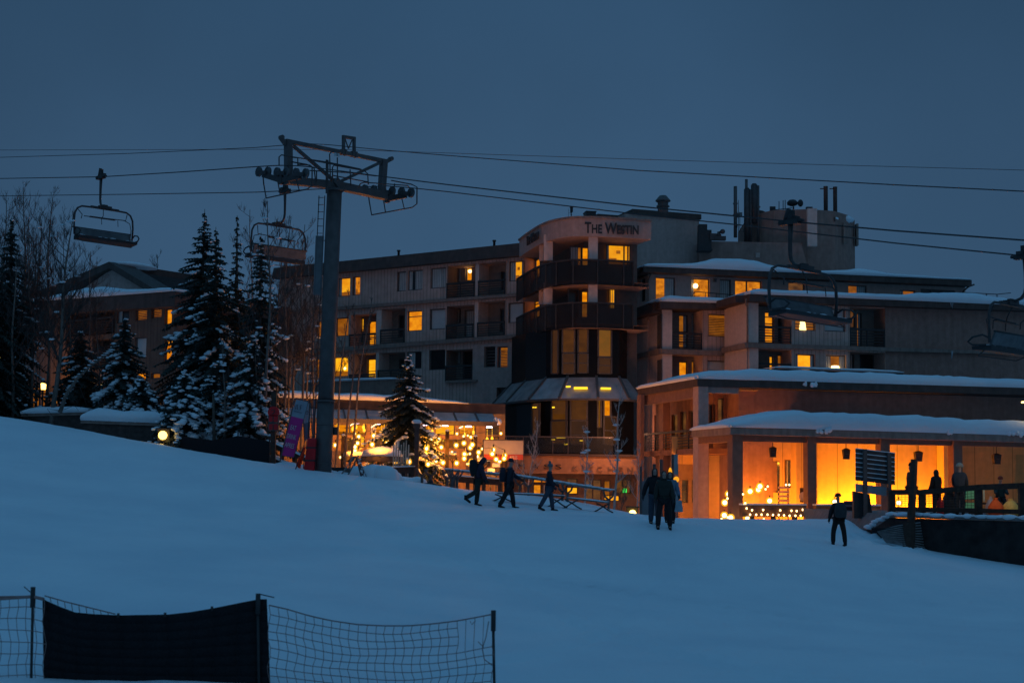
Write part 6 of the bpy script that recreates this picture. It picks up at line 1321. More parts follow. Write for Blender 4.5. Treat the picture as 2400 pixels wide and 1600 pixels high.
# ------------------------------------------------------------------ patio: posts, parasols, bulbs
def patio():
    for i, (X0, X1, Yt, dep, lab) in enumerate(((190, 230, 470, 70, 'square wooden post at the left end of the patio by the slim aspens'), (1337, 1378, 422, 71, 'dark wooden post in the middle of the bulb-lit patio with a snow tip'), (1646, 1688, 482, 72, 'wooden post between the middle post and the pale banner'), (1942, 1980, 568, 72, 'wooden post before the pale banner, left one of the close pair'), (1987, 2024, 595, 73, 'wooden post before the pale banner, right one of the close pair'))):
        t, c = P(*q('I', X0, Yt), dep), P(*q('I', X1, Yt), dep); g = -3.2; w = (c.x - t.x) / 2; b = empty('wooden_post', Vector(((t.x + c.x) / 2, dep, g)), lab, 'post', 'posts of the patio lights'); m = MB(); m.box(-w, w, -w, w, 0, t.z - g); m.build('shaft', WOOD, b)
        m = MB(); m.ball((0, 0, t.z - g), w * 1.15, None, w * 1.0, 8, 5, jit=.08); m.build('snow_cap', SNOW, b)
    # the tall light mast with a snow-capped head
    dep = 64; t = P(*q('I', 1020, 372), dep); g = ground(t.x, dep); b = empty('light_mast', Vector((t.x, dep, g - .3)), 'tall dark steel mast with a snow-capped square head in front of the patio spruce', 'mast'); h = t.z - g + .3
    m = MB(); m.box(-.09, .09, -.09, .09, 0, h); m.box(-.16, .16, -.16, .16, h - .05, h + .12); m.bar((.1, 0, 0.2), (.1, 0, h), .03, .05); m.build('shaft', STEELD, b); m = MB(); m.ball((.0, 0, h + .2), .24, .2, .13, 9, 5, jit=.1); m.build('snow_cap', SNOW, b)
    def parasol(Xc, Xl, Xr, Yt, Ye, dep, lab, sn=.25, pole=True, lobes=True):
        c, l, r = P(*q('I', Xc, Yt), dep), P(*q('I', Xl, Ye), dep), P(*q('I', Xr, Ye), dep); R = (r.x - l.x) / 2; o = Vector(((l.x + r.x) / 2, dep, -3.4)); b = empty('parasol', o, lab, 'parasol', 'snow-covered patio parasols'); ze, zt = l.z - o.z, c.z - o.z - sn; N = 8
        m = MB(); ed = []
        for k in range(N * 2): a = 2 * math.pi * k / (N * 2); f = 1.0 if k % 2 == 0 else .95; ed.append(Vector((R * f * math.cos(a), R * f * math.sin(a), ze + (0 if k % 2 == 0 else .10))))
        ap = Vector((0, 0, zt))
        for k in range(N * 2):
            k2 = (k + 1) % (N * 2); a_, b_ = ed[k], ed[k2]; ma, mb_ = a_.lerp(ap, .5) - Vector((0, 0, .06)), b_.lerp(ap, .5) - Vector((0, 0, .06)); m.poly([a_, b_, mb_, ma], 0, True); m.poly([ma, mb_, ap], 0, True); m.poly([b_, a_, a_ - Vector((0, 0, .22)), b_ - Vector((0, 0, .22))])
        m.build('canopy', mat('parasol_cloth', (.10, .075, .06), .9, .15), b)
        m = MB(); prof = [(R * .97, ze + .06), (R * .9, ze + .16 + sn * .5), (R * .6, ze + (zt - ze) * .45 + sn), (R * .25, ze + (zt - ze) * .85 + sn), (.02, zt + sn)]; m.lathe((0, 0, 0), prof, 16); m.build('snow_cap', SNOW, b)
        if pole: m = MB(); m.tube([(0, 0, 0), (0, 0, zt)], .035, 8); [m.tube([(0, 0, zt - .35), ed[k * 2] * .96 + Vector((0, 0, .05))], .014, 4) for k in range(N)]; m.build('pole', STEELD, b)
    parasol(625, 405, 872, 588, 715, 66, 'largest dark parasol, heaped with glowing yellow-lit snow beside the A-board', .34)
    parasol(335, 205, 470, 648, 712, 69, 'parasol left of and partly behind the largest one, snow lit yellow', .25)
    parasol(1415, 1372, 1460, 664, 697, 74, 'small distant parasol with a thin snow hat right of the middle post', .16)
    parasol(1755, 1682, 1832, 722, 768, 72, 'small snow-covered parasol just left of the first walker\'s head', .2); parasol(1895, 1848, 1942, 778, 832, 71, 'small bright parasol between the two walkers with backpacks', .2); parasol(1838, 1790, 1882, 838, 890, 70, 'lowest small parasol mound of snow behind the handrail between the two walkers', .2)
    # bulbs on strings
    BL = [(212, 487), (212, 553), (122, 577), (380, 483), (367, 555), (340, 595), (340, 632), (362, 675), (383, 678), (545, 473), (528, 570), (495, 633), (690, 558), (715, 460), (785, 752), (830, 545), (812, 600), (808, 630), (886, 441), (975, 600), (970, 622), (1075, 710), (917, 707), (935, 760), (1132, 595), (1128, 615), (1150, 507), (1178, 507), (1262, 513), (1290, 600), (1145, 787), (1225, 700), (1232, 752), (1310, 770), (1455, 578), (1540, 555), (1545, 675), (1543, 725), (1460, 775), (1632, 572), (1610, 605), (1702, 655), (1686, 703), (1620, 755), (1606, 783), (1865, 628), (1852, 674), (1990, 690), (1983, 725), (1895, 733), (1932, 753)]
    rng = random.Random(12); pos = []; proto = None; AMB = bpy.data.materials.new('amber_halo'); AMB.use_nodes = True; n, l = AMB.node_tree.nodes, AMB.node_tree.links; n.remove(n['Principled BSDF'])
    tr, em, mx = n.new('ShaderNodeBsdfTransparent'), n.new('ShaderNodeEmission'), n.new('ShaderNodeMixShader'); em.inputs[0].default_value = (1, .42, .03, 1); em.inputs[0].default_value = (1, .44, .012, 1); em.inputs[1].default_value = 1.3; mx.inputs[0].default_value = .66; l.new(tr.outputs[0], mx.inputs[1]); l.new(em.outputs[0], mx.inputs[2]); l.new(mx.outputs[0], n['Material Output'].inputs[0]); MATS['amber'] = AMB  # see-through emissive shell: imitates the halo of light round a bulb
    BL += [(rng.choice((rng.uniform(130, 1950), rng.gauss(1150, 330))), rng.uniform(440, 790)) for _ in range(34)]  # more small bulbs scattered at random, added to thicken the glow
    for i, (X, Y) in enumerate(BL):
        d = rng.uniform(66, 74) if i < 51 else rng.uniform(72, 79); p = P(*q('I', X, Y), d); pos.append(p)
        if proto is None:
            proto = empty('globe_bulb', p, 'bright warm globe bulb on the string lights over the patio', 'light bulb', 'globe bulbs strung over the patio'); m = MB(); m.ball((0, 0, 0), .066, None, .075, 12, 8); m.build('bulb', BULB, proto)
            m = MB(); m.ball((0, 0, 0), .135, None, .145, 14, 9); m.build('halo_shell', AMB, proto); m = MB(); m.tube([(0, 0, .07), (0, 0, .27)], [.04, .03], 8); m.build('socket', BLACK, proto)
        else: o = copy_tree(proto); o.matrix_world = Matrix.Translation(p) @ Matrix.Scale(1 if i < 51 else rng.uniform(.5, .8), 4)
    for k in list(range(0, 51, 4)) + [-1, -2]:  # the last two have no bulb; added to light the parasol snow
        ld = bpy.data.lights.new('bulb_light', 'POINT'); ld.energy = 130; ld.color = (1, .33, .02); ld.shadow_soft_size = .12; lo = bpy.data.objects.new('bulb_light', ld); COL.objects.link(lo); lo.location = pos[k] + Vector((0, -.1, -.3)) if k >= 0 else P(*q('I', (590, 330)[k], (560, 600)[k]), (64.9, 68)[k])
    srt = sorted(range(len(pos)), key=lambda i: BL[i][0]); rows = {}
    for i in srt: rows.setdefault(int(BL[i][1] > 520) + int(BL[i][1] > 620) + int(BL[i][1] > 690), []).append(i)
    for k, ids in rows.items():
        pts = []
        for a, c in zip(ids, ids[1:]):
            pa, pc = pos[a] + Vector((0, 0, .27)), pos[c] + Vector((0, 0, .27)); pts += [pa, pa.lerp(pc, .5) - Vector((0, 0, .03 + .02 * abs(pa.x - pc.x)))]
        pts.append(pos[ids[-1]] + Vector((0, 0, .27))); m = MB(); m.tube(pts, .011, 4)
        tag(m.build('light_string', BLACK), ('topmost', 'second from top', 'third from top', 'lowest')[k] + ' black light-string wire sagging across the patio between glowing bulbs', 'wire')
    # pale banner with red foot
    fr = Frame(P(*q('I', 1750, 600), 71), P(*q('I', 2200, 600), 71.3)); b = empty('wide_banner', fr.m, 'wide pale banner with a red foot hung before the dark bay', 'banner'); r = fr.rect('I', 1754, 522, 2196, 742); m = MB(); zf = fr.hit('I', 1975, 678)[1]
    m.box(r[0], r[1], 0, .03, zf, r[3]); m.box(r[0], r[1], 0, .03, r[2], zf - .003, 1); m.build('cloth', [mat('banner_white', (.42, .36, .36), .85, .1, 2), mat('banner_red', (.42, .07, .06), .85, .1, 2)], b)
    m = MB(); m.tube([(r[0], 0, r[2]), (r[0], 0, r[3]), (r[1], 0, r[3]), (r[1], 0, r[2]), (r[0], 0, r[2])], .03, 6); m.tube([(r[0], 0.05, -3), (r[0], 0.05, r[3])], .04, 6); m.tube([(r[1], 0.05, -3), (r[1], 0.05, r[3])], .04, 6); m.build('banner_frame', STEEL, b)
    text('APRES', .16, face_m(fr.hit('I', 2085, 710)[0], -.012, fr.hit('I', 2085, 712)[1]), mat('banner_letter', (.6, .5, .5), .8, .1), b, width=fr.hit('I', 2130, 710)[0] - fr.hit('I', 2040, 710)[0], depth=.004)
    # dark shutter fence and serving counter between patio and slope
    for X0, Y0, X1, Y1, dep, lab in ((650, 830, 1000, 815, 62.5, 'snow-topped dark wooden counter rail left of the light mast'), (1380, 915, 1960, 955, 66, 'snow-dusted wooden terrace rail below the bulbs, behind the first two walkers')):
        a, c = P(*q('I', X0, Y0), dep), P(*q('I', X1, Y1), dep); f = Frame(a, c); b = empty('wooden_rail', f.m, lab, 'railing'); L = f.len; m = MB(); band(m, (0, a.z, a.z - .28), (L, c.z, c.z - .28), 0, .12); 
        for k in range(4): u = .1 + (L - .2) * k / 3; z = a.z + (c.z - a.z) * u / L; m.box(u - .09, u + .09, .02, .2, -3.2, z - .02)
        m.build('timber', WOOD, b); snow_strip('snow_cap', b, [(0, a.z), (L, c.z)], .2, .07, 0, mi_seed=81)
    tag(shrub(880, 965, 852, 940, 63.5), 'round dark evergreen shrub below the counter rail beside the light mast', 'shrub')
    # skis leaning in a rack
    a = P(*q('I', 745, 930), 63); m = MB()
    for k in range(7): x = a.x + k * .11; m.hexa([(x, a.y, a.z - .3), (x + .07, a.y, a.z - .3), (x + .07, a.y + .03, a.z - .3), (x, a.y + .03, a.z - .3), (x + .02, a.y + .3, a.z + 1.45 + .1 * (k % 3)), (x + .07, a.y + .3, a.z + 1.45 + .1 * (k % 3)), (x + .07, a.y + .33, a.z + 1.45 + .1 * (k % 3)), (x + .02, a.y + .33, a.z + 1.45 + .1 * (k % 3))])
    tag(m.build('skis', mat('ski_tops', (.5, .42, .33), .5, .4, 3)), 'row of pale skis leaning upright under the counter rail', 'skis', kind=None)
def shrub(X0, X1, Yt, Yb, dep):
    a, c = P(*q('I', X0, Yb), dep), P(*q('I', X1, Yt), dep); rng = random.Random(6); m = MB(); cx, R, H = (a.x + c.x) / 2, (c.x - a.x) / 2, c.z - a.z + .3
    for k in range(900):
        v = Vector((rng.gauss(0, 1), rng.gauss(0, 1), rng.gauss(0, 1))).normalized() * rng.uniform(.6, 1.05); p = Vector((cx + v.x * R, dep + v.y * R, a.z - .3 + H * (.5 + .5 * v.z))); d = Vector((rng.uniform(-1, 1), rng.uniform(-1, 1), rng.uniform(-1, 1))).normalized() * .09; e = d.orthogonal().normalized() * .05; m.poly([p - d, p + e, p + d, p - e])
    return m.build('shrub', NEEDLE)
patio()

# ------------------------------------------------------------------ signs and things at the foot of the lift tower
def quadpanel(z, c, dep, th, mats, label=None, name='panel', split=None, dz=(0, 0, 0, 0)):
    """flat panel from four pixels (tl, tr, br, bl), standing at depth dep"""
    pts = [P(*q(z, *p), dep + d) for p, d in zip(c, dz)]; n = (pts[1] - pts[0]).cross(pts[3] - pts[0]).normalized(); n = n if n.y < 0 else -n
    return pts, n
def signs():
    # purple banner
    b0 = stand(658, 1078, 57.5); b = empty('tall_banner', b0, 'tall leaning purple banner reading EAT DRINK APRES, left of the lift tower', 'banner'); pts, n = quadpanel('H', ((530, 205), (722, 245), (522, 1010), (350, 980)), 57.5, .03, None)
    tl, tr, br, bl = [p - b0 for p in pts]; f = .345; ml, mr_ = tl.lerp(bl, .30), tr.lerp(br, .31); bk = -n * .03
    PURP = mat('banner_purple', (.55, .03, .20), .75, .1, 2); BW_ = mat('banner_pale', (.30, .30, .34), .8, .1, 2)
    for nm, (a, c, d, e), mt in (('pale_top', (tl + (tr - tl) * .12 , tr, mr_, ml), BW_), ('purple_field', (ml, mr_, br, bl), PURP)):
        m = MB(); m.hexa([e + bk, d + bk, d, e, a + bk, c + bk, c, a]); m.build(nm, mt, b)
    m = MB(); m.tube([bl + (bl - tl) * .12, bl, ml, tl, tl + (tr - tl) * .12 + Vector((0, 0, .06)), tr + Vector((0, 0, .02))], .028, 6); m.tube([tr, br], .012, 5); m.tube([bl, br], .012, 5); m.build('banner_pole', STEEL, b)
    ax = (mr_ - ml).normalized(); up = (tl - bl).normalized(); nz = ax.cross(up).normalized(); up = nz.cross(ax).normalized()
    LET = mat('banner_letter', (.6, .5, .5), .8, .1)
    for s, X, Y, w in (('EAT', 517, 600, .23), ('DRINK', 492, 722, .37), ('APRES', 464, 842, .38)):
        p = P(*q('H', X, Y), 57.5) - b0 - bk * .0 + n * .035; M = Matrix((( ax.x, up.x, nz.x, p.x), (ax.y, up.y, nz.y, p.y), (ax.z, up.z, nz.z, p.z), (0, 0, 0, 1))); text(s, .19, M, LET, b, width=w, depth=.004)
    m = MB(); gx = lambda X, Y: P(*q('H', X, Y), 57.5) - b0 + n * .02
    for l_ in (((530, 275), (545, 350), (560, 285)), ((575, 280), (570, 350), (590, 352)), ((608, 360), (610, 290), (632, 292)), ((608, 322), (628, 325)), ((520, 365), (630, 395))): m.tube([gx(*p) for p in l_], .010, 4)
    m.build('outline_mark', mat('mark_grey', (.12, .12, .15), .8), b)
    # second banner behind it
    b0 = stand(722, 1090, 58.6); b = empty('tall_banner', b0, 'narrow pale and blue-grey banner between the purple banner and the tower pole', 'banner'); pts, n = quadpanel('H', ((642, 290), (752, 250), (738, 740), (668, 790)), 58.6, .03, None); tl, tr, br, bl = [p - b0 for p in pts]; ml, mr_ = tl.lerp(bl, .5), tr.lerp(br, .55); bk = Vector((0, .03, 0))
    for nm, (a, c, d, e), mt in (('pale_top', (tl, tr, mr_, ml), mat('banner_light', (.44, .42, .45), .8, .1, 2)), ('blue_field', (ml, mr_, br, bl), mat('banner_blue', (.17, .18, .22), .8, .1, 2))):
        m = MB(); m.hexa([e + bk, d + bk, d, e, a + bk, c + bk, c, a]); m.build(nm, mt, b)
    m = MB(); t2 = P(*q('H', 770, 360), 58.6) - b0; m.tube([t2 + Vector((.12, 0, -4)), t2 + Vector((.02, 0, -.8)), tr], .02, 5); m.tube([Vector((-.2, .1, 0)), bl, tl], .02, 5); m.build('banner_pole', STEEL, b)
    m = MB(); g2 = lambda X, Y: P(*q('H', X, Y), 58.5) - b0
    m.tube([g2(693, 385), g2(707, 362), g2(722, 388)], .016, 4); m.tube([g2(690, 408), g2(722, 406)], .012, 4)
    m.build('peak_mark', mat('mark_grey', (.12, .12, .15), .8), b)
    m = MB(); a, c = g2(750, 615), g2(795, 740); m.hexa([Vector((a.x, .3, c.z)), Vector((c.x, .3, c.z)), Vector((c.x, .34, c.z)), Vector((a.x, .34, c.z)), Vector((a.x + .05, .3, a.z + 1.3)), Vector((c.x, .3, a.z + 1.2)), Vector((c.x, .34, a.z + 1.2)), Vector((a.x + .05, .34, a.z + 1.3))]); m.build('side_flap', MATS['banner_blue'], b)
    # red pad round the pole, red-orange flag, red squares, A-board
    a, c = P(*q('H', 682, 742), 57.7), P(*q('H', 815, 1172), 57.7); g = stand((q('H', 745, 0)[0]), 1095, 57.7); b = empty('safety_pad', g, 'dark red padded crash mat standing against the foot of the lift tower', 'crash mat'); w = (c.x - a.x) / 2; h = a.z - g.z
    m = MB(); m.hexa([(-w - .05, -.2, -.2), (w - .03, -.2, -.2), (w - .03, .12, -.2), (-w - .05, .12, -.2), (-w + .10, -.16, h), (w + .04, -.16, h), (w + .04, .12, h), (-w + .10, .12, h)])
    o = m.build('pad', mat('red_vinyl', (.62, .014, .02), .45, .2, 4, .1), b); bv = o.modifiers.new('edge', 'BEVEL'); bv.width = .06; bv.segments = 3
    m = MB()
    for k in (.3, .7): m.box(-w - .05 + .1 * k, w + .03, -.205 + .03 * k, .13, h * k - .03, h * k + .03)
    m.build('strap', BLACK, b)
    g = stand(691, 1099, 57); b = empty('marker_flag', g, 'bright orange-red flag drooping from a thin leaning pole by the lift tower', 'flag'); G = lambda X, Y, dy=0: P(*q('H', X, Y), 57 + dy) - g
    m = MB(); m.tube([G(535, 1200), G(600, 1010), G(665, 830)], .022, 6); m.build('pole', BLACK, b); m = MB(); rows = []
    for i in range(9):
        t = i / 8; l = G(655, 855).lerp(G(552, 1110), t); r = G(685, 870).lerp(G(612, 1160), t); rows.append([l.lerp(r, k / 4) + Vector((0, .06 * math.sin(k * 1.6 + i * .8), -.05 * math.sin(k * .8) * t)) for k in range(5)])
    for i in range(8):
        for k in range(4): m.poly([rows[i][k], rows[i + 1][k], rows[i + 1][k + 1], rows[i][k + 1]], 0, True)
    o = m.build('cloth', mat('flag_orange', (.95, .05, .015), .7, .1, 3), b); so = o.modifiers.new('cloth', 'SOLIDIFY'); so.thickness = .01
    g = stand(640, 1088, 59); b = empty('slope_sign', g, 'dark post with two red square panels and a red disc beside the purple banner', 'sign'); G = lambda X, Y: P(*q('H', X, Y), 59) - g
    m = MB(); a, c = G(205, 330), G(258, 1100); m.box(a.x, c.x, .06, .2, -.4, a.z + .7); m.build('post', WOOD, b); RED = mat('sign_red', (.60, .02, .025), .6, .1)
    for Y0, Y1 in ((435, 522), (545, 633)):
        a, c = G(176, Y0), G(303, Y1); m = MB(); m.box(a.x - .03, c.x + .03, 0, .05, c.z - .03, a.z + .03); p = m.build('panel', STEEL, b); m = MB(); m.box(a.x + .01, c.x - .01, -.012, -.002, c.z + .01, a.z - .01); m.build('red_face', RED, p); x = c.x - .2; zc = (a.z + c.z) / 2; m = MB(); m.box(x - .02, x + .02, -.018, -.013, zc - .1, zc + .1); m.box(x - .05, x + .05, -.018, -.013, zc - .12, zc - .1); m.build('figure', BLACK, p)
    c = G(240, 385); m = MB(); m.tube([c + Vector((0, .05, 0)), c], .24, 20); m.build('disc', RED, b); m = MB(); m.tube([c + Vector((-.07, -.01, .06)), c + Vector((.05, -.01, .09)), c + Vector((.06, -.01, .02)), c + Vector((-.02, -.01, -.06)), c + Vector((-.03, -.01, -.1))], .02, 5); m.build('figure', BLACK, b)
    g = stand(824, 1116, 58.5); b = empty('a_board', g, 'snow-dusted A-board leaning open on the slope between the tower and the largest parasol', 'a-board'); G = lambda X, Y, dy=0: P(*q('H', X, Y), 58.5 + dy) - g
    m = MB(); L1, L2, T = G(1180, 1240, -.2), G(1268, 1250, .4), G(1362, 985)
    m.bar(L1, T + Vector((0, -.2, 0)), .09, .05); m.bar(L2, T + Vector((.1, .4, 0)), .09, .05); a_, c_ = L1.lerp(T, .12), L2.lerp(T, .12); m.hexa([a_, c_, c_ + Vector((0, .03, 0)), a_ + Vector((0, .03, 0)), a_.lerp(T, .25), c_.lerp(T, .25), c_.lerp(T, .25) + Vector((0, .03, 0)), a_.lerp(T, .25) + Vector((0, .03, 0))]); a_, c_ = L1.lerp(T, .68), L2.lerp(T, .68); m.hexa([a_, c_, c_ + Vector((0, .03, 0)), a_ + Vector((0, .03, 0)), T + Vector((0, -.2, 0)), T + Vector((.06, .1, 0)), T + Vector((.06, .13, 0)), T + Vector((0, -.17, 0))]); m.build('back_leg', WOODG, b)
    a, c, d, e = G(1385, 1000, -.2), G(1440, 1035, .5), G(1535, 1300, .4), G(1465, 1305, -.3); m = MB(); m.hexa([e, d, d + Vector((-.05, .02, 0)), e + Vector((-.05, .02, 0)), a, c, c + Vector((-.05, .02, 0)), a + Vector((-.05, .02, 0))]); m.build('board', mat('chalk_board', (.10, .05, .05), .7, .3, 6), b)
    m = MB(); rng = random.Random(3)
    for k in range(34): t, s = rng.random(), rng.random(); p = a.lerp(e, t).lerp(c.lerp(d, t), s) + Vector((.02, -.02, 0)); m.ball(p, .04, .02, .035, 5, 4)
    m.build('snow_crust', SNOW, b)
    # snow heaps pushed up along the edge
    for X, Y, dep, rx, rz, lab in ((1590, 1230, 60, 1.1, .62, 'ploughed snow heap behind the A-board'), (1100, 1160, 59.5, .45, .22, 'small snow cushion on a dark box at the foot of the lift tower'), (2100, 1310, 61, .8, .3, 'low snow heap at the foot of the light mast'), (420, 1090, 60, .9, .25, 'low snow heap at the foot of the purple banner')):
        p = P(*q('H', X, Y), dep); gz = ground(p.x, dep); m = MB(); rng = random.Random(int(X))
        for k in range(9): a = k * .7; m.ball((p.x + rng.uniform(-.6, .6) * rx, dep + rng.uniform(-.5, .5) * rx, gz - .05), rx * rng.uniform(.5, .8), rx * .6, rz * rng.uniform(.7, 1.15), 12, 7, jit=.07, rng=rng)
        tag(m.build('snow_heap', SNOW), lab, 'snow heap')
    p = P(*q('H', 1100, 1190), 59.6); m = MB(); m.box(p.x - .4, p.x + .4, 59.4, 60, p.z - .5, p.z + .1); m.box(p.x - .43, p.x + .43, 59.37, 60.03, p.z + .1, p.z + .13); tag(m.build('utility_box', BLACK), 'low dark utility box under a cushion of snow right of the lift tower base', 'box')
signs()

def black_fence():
    pts = [(190, 1462, 1530), (300, 1478, 1540), (400, 1490, 1552), (490, 1478, 1558), (560, 1462, 1562), (640, 1475, 1566), (760, 1500, 1575)]
    b0 = stand(*q('L', 450, 1550), 60.5); b = empty('windscreen_fence', b0, 'low black windscreen cloth fence along the snow below the spruces', 'fence'); m = MB(); A = []
    for X, t, g in pts: d = 61.2 - (X - 190) / 570 * 1.2; a = P(*q('L', X, t), d) - b0; gg = ground(a.x + b0.x, d) - b0.z; A.append((Vector((a.x, a.y, a.z)), Vector((a.x, a.y + .05, gg - .2))))
    for (a, c), (d, e) in zip(A, A[1:]): m.hexa([c, e, e + Vector((0, .03, 0)), c + Vector((0, .03, 0)), a, d, d + Vector((0, .03, 0)), a + Vector((0, .03, 0))])
    m.build('cloth', TARP, b); m = MB()
    for a, c in A[::2]: m.tube([c + Vector((0, .06, 0)), a + Vector((0, .06, .15))], .03, 6)
    m.build('stake', BLACK, b)
    m = MB(); x = stand(*q('L', 405, 1540), 61); t = P(*q('L', 405, 1200), 61.5); m.tube([x + Vector((0, .4, -.3)), t], [.08, .05], 7); tag(m.build('dead_trunk', BARK), 'bare dark dead trunk standing between the snowy spruces above the black fence', 'tree')
    # snow-dusted rail fence behind the purple banner
    a, c = P(*q('H', 160, 775), 61), P(*q('H', 680, 1010), 60); f = Frame(a, c); b = empty('rail_fence', f.m, 'sloping two-rail timber fence with snow on its rails behind the purple banner', 'fence'); m = MB(); L = f.len
    for dz in (0, -.62): band(m, (0, a.z + dz, a.z + dz - .2), (L, c.z + dz, c.z + dz - .2), 0, .08)
    for k in range(4): u = L * k / 3; z = a.z + (c.z - a.z) * k / 3; m.box(u - .07, u + .07, .085, .22, z - 1.6, z + .05)
    m.build('timber', WOOD, b)
    for dz in (0, -.62): snow_strip('rail_snow', b, [(0, a.z + dz), (L, c.z + dz)], .12, .07, 0, mi_seed=91)
black_fence()

# ------------------------------------------------------------------ ski racks and benches along the crest
def racks():
    # long snow-dusted rack rail on forked posts
    line = [(-60, 340, 61.5), (160, 362, 61), (420, 382, 60.5), (640, 402, 60), (900, 440, 59), (1120, 478, 58.5), (1330, 512, 58.2), (1558, 545, 58)]
    b0 = stand(*q('J', 700, 640), 60); b = empty('ski_rack', b0, 'long snow-dusted ski rack rail on forked steel legs running along the snow crest', 'ski rack'); pp = [P(*q('J', X, Y), d) - b0 for X, Y, d in line]
    m = MB(); 
    for a, c in zip(pp, pp[1:]): m.bar(a, c, .22, .07)
    m.build('rail', WOODG, b); s = MB(); rng = random.Random(4)
    for a, c in zip(pp, pp[1:]):
        for k in range(9): p = a.lerp(c, (k + rng.random()) / 9) + Vector((0, rng.uniform(-.08, .08), .055)); s.ball(p, rng.uniform(.14, .24), .12, .035, 6, 4)
    s.build('rail_snow', SNOW, b)
    def fork(X, Yt, Yg, dep, spread=.22):
        t = P(*q('J', X, Yt), dep) - b0; gz = ground(t.x + b0.x, dep) - b0.z; m = MB(); h = t.z - gz; k = Vector((t.x, t.y, gz + h * .58))
        m.tube([Vector((t.x, t.y, gz - .15)), k], .055, 8); m.tube([k - Vector((0, 0, .05)), k + Vector((-spread * .7, 0, h * .12)), t + Vector((-spread, 0, .03))], .042, 7); m.tube([k - Vector((0, 0, .05)), k + Vector((spread * .7, 0, h * .12)), t + Vector((spread, 0, .03))], .042, 7); m.build('forked_leg', STEEL, b)
    for X, Yt, dep in ((20, 345, 60.5), (-45, 342, 61.2), (665, 415, 59.6), (750, 430, 59.2), (1085, 475, 58.6), (1135, 490, 58.4), (1540, 548, 57.9)): fork(X, Yt, 0, dep)
    for X, Y, dep, lab in ((1055, 830, 60.3, 'forked rack leg standing farthest left below the bulbs'), (1150, 840, 59.5, 'Y-shaped snowy rack leg with curled foot, second from the light mast'), (1385, 855, 60, 'Y-shaped steel rack leg, left one of the close pair under the middle patio post'), (1440, 860, 60.2, 'Y-shaped steel rack leg, right one of the close pair under the middle patio post')):
        t = P(*q('I', X + 25, Y), dep); g = ground(t.x, dep); e = empty('rack_leg', Vector((t.x, dep, g - .1)), lab, 'rack leg', 'forked steel ski rack legs'); h = t.z - g + .1; m = MB()
        m.tube([(0, 0, 0), (0, 0, h * .6)], .06, 8); m.build('stem', STEEL, e); m = MB(); m.tube([(0, 0, h * .57), (-.14, 0, h * .74), (-.26, 0, h)], .042, 7); m.tube([(0, 0, h * .57), (.14, 0, h * .74), (.26, 0, h)], .042, 7); m.build('fork', STEEL, e)
        if 'curled' in lab: m = MB(); m.tube([(0, 0, .3), (-.1, -.1, .12), (-.3, -.15, .08)], .05, 6); m.tube([(0, 0, .3), (.12, -.1, .1), (.45, -.15, .0)], .05, 6); m.build('foot', STEELD, e)
    # low benches with curved legs
    for (X0, Y0, X1, Y1, gy, dep, lab) in ((452, 562, 1110, 592, 690, 56.5, 'long low bench with X-shaped curved legs behind the third walker'), (1155, 612, 1530, 655, 740, 55.5, 'shorter low bench with curved legs right of the third walker')):
        a, c = P(*q('J', X0, Y0), dep), P(*q('J', X1, Y1), dep - .8); f = Frame(a, c); b = empty('bench', f.m, lab, 'bench', 'low benches on the snow'); L = f.len; m = MB(); band(m, (0, a.z, a.z - .05), (L, c.z, c.z - .05), -.12, .0); band(m, (0, a.z, a.z - .05), (L, c.z, c.z - .05), .03, .14); m.build('seat', WOODG, b); snow_strip('seat_snow', b, [(0, a.z), (L, c.z)], .3, .035, -.13, mi_seed=97)
        for u in ((.12 * L, .43 * L, .52 * L, .94 * L) if L > 6 else (.06 * L, .88 * L)):
            wz = a.z + (c.z - a.z) * u / L; w = f.w(u, 0, 0); gz = ground(w.x, w.y); h = wz - gz; m = MB()
            for s in (-1, 1): m.tube([(u - s * .28, 0 - s * .05, wz - .06), (u - s * .20, 0, wz - h * .25), (u + s * .02, 0, wz - h * .5), (u + s * .22, 0, wz - h * .8), (u + s * .42, 0, wz - h * 1.02)], .03, 6)
            m.build('curved_leg', STEELD, b)
racks()

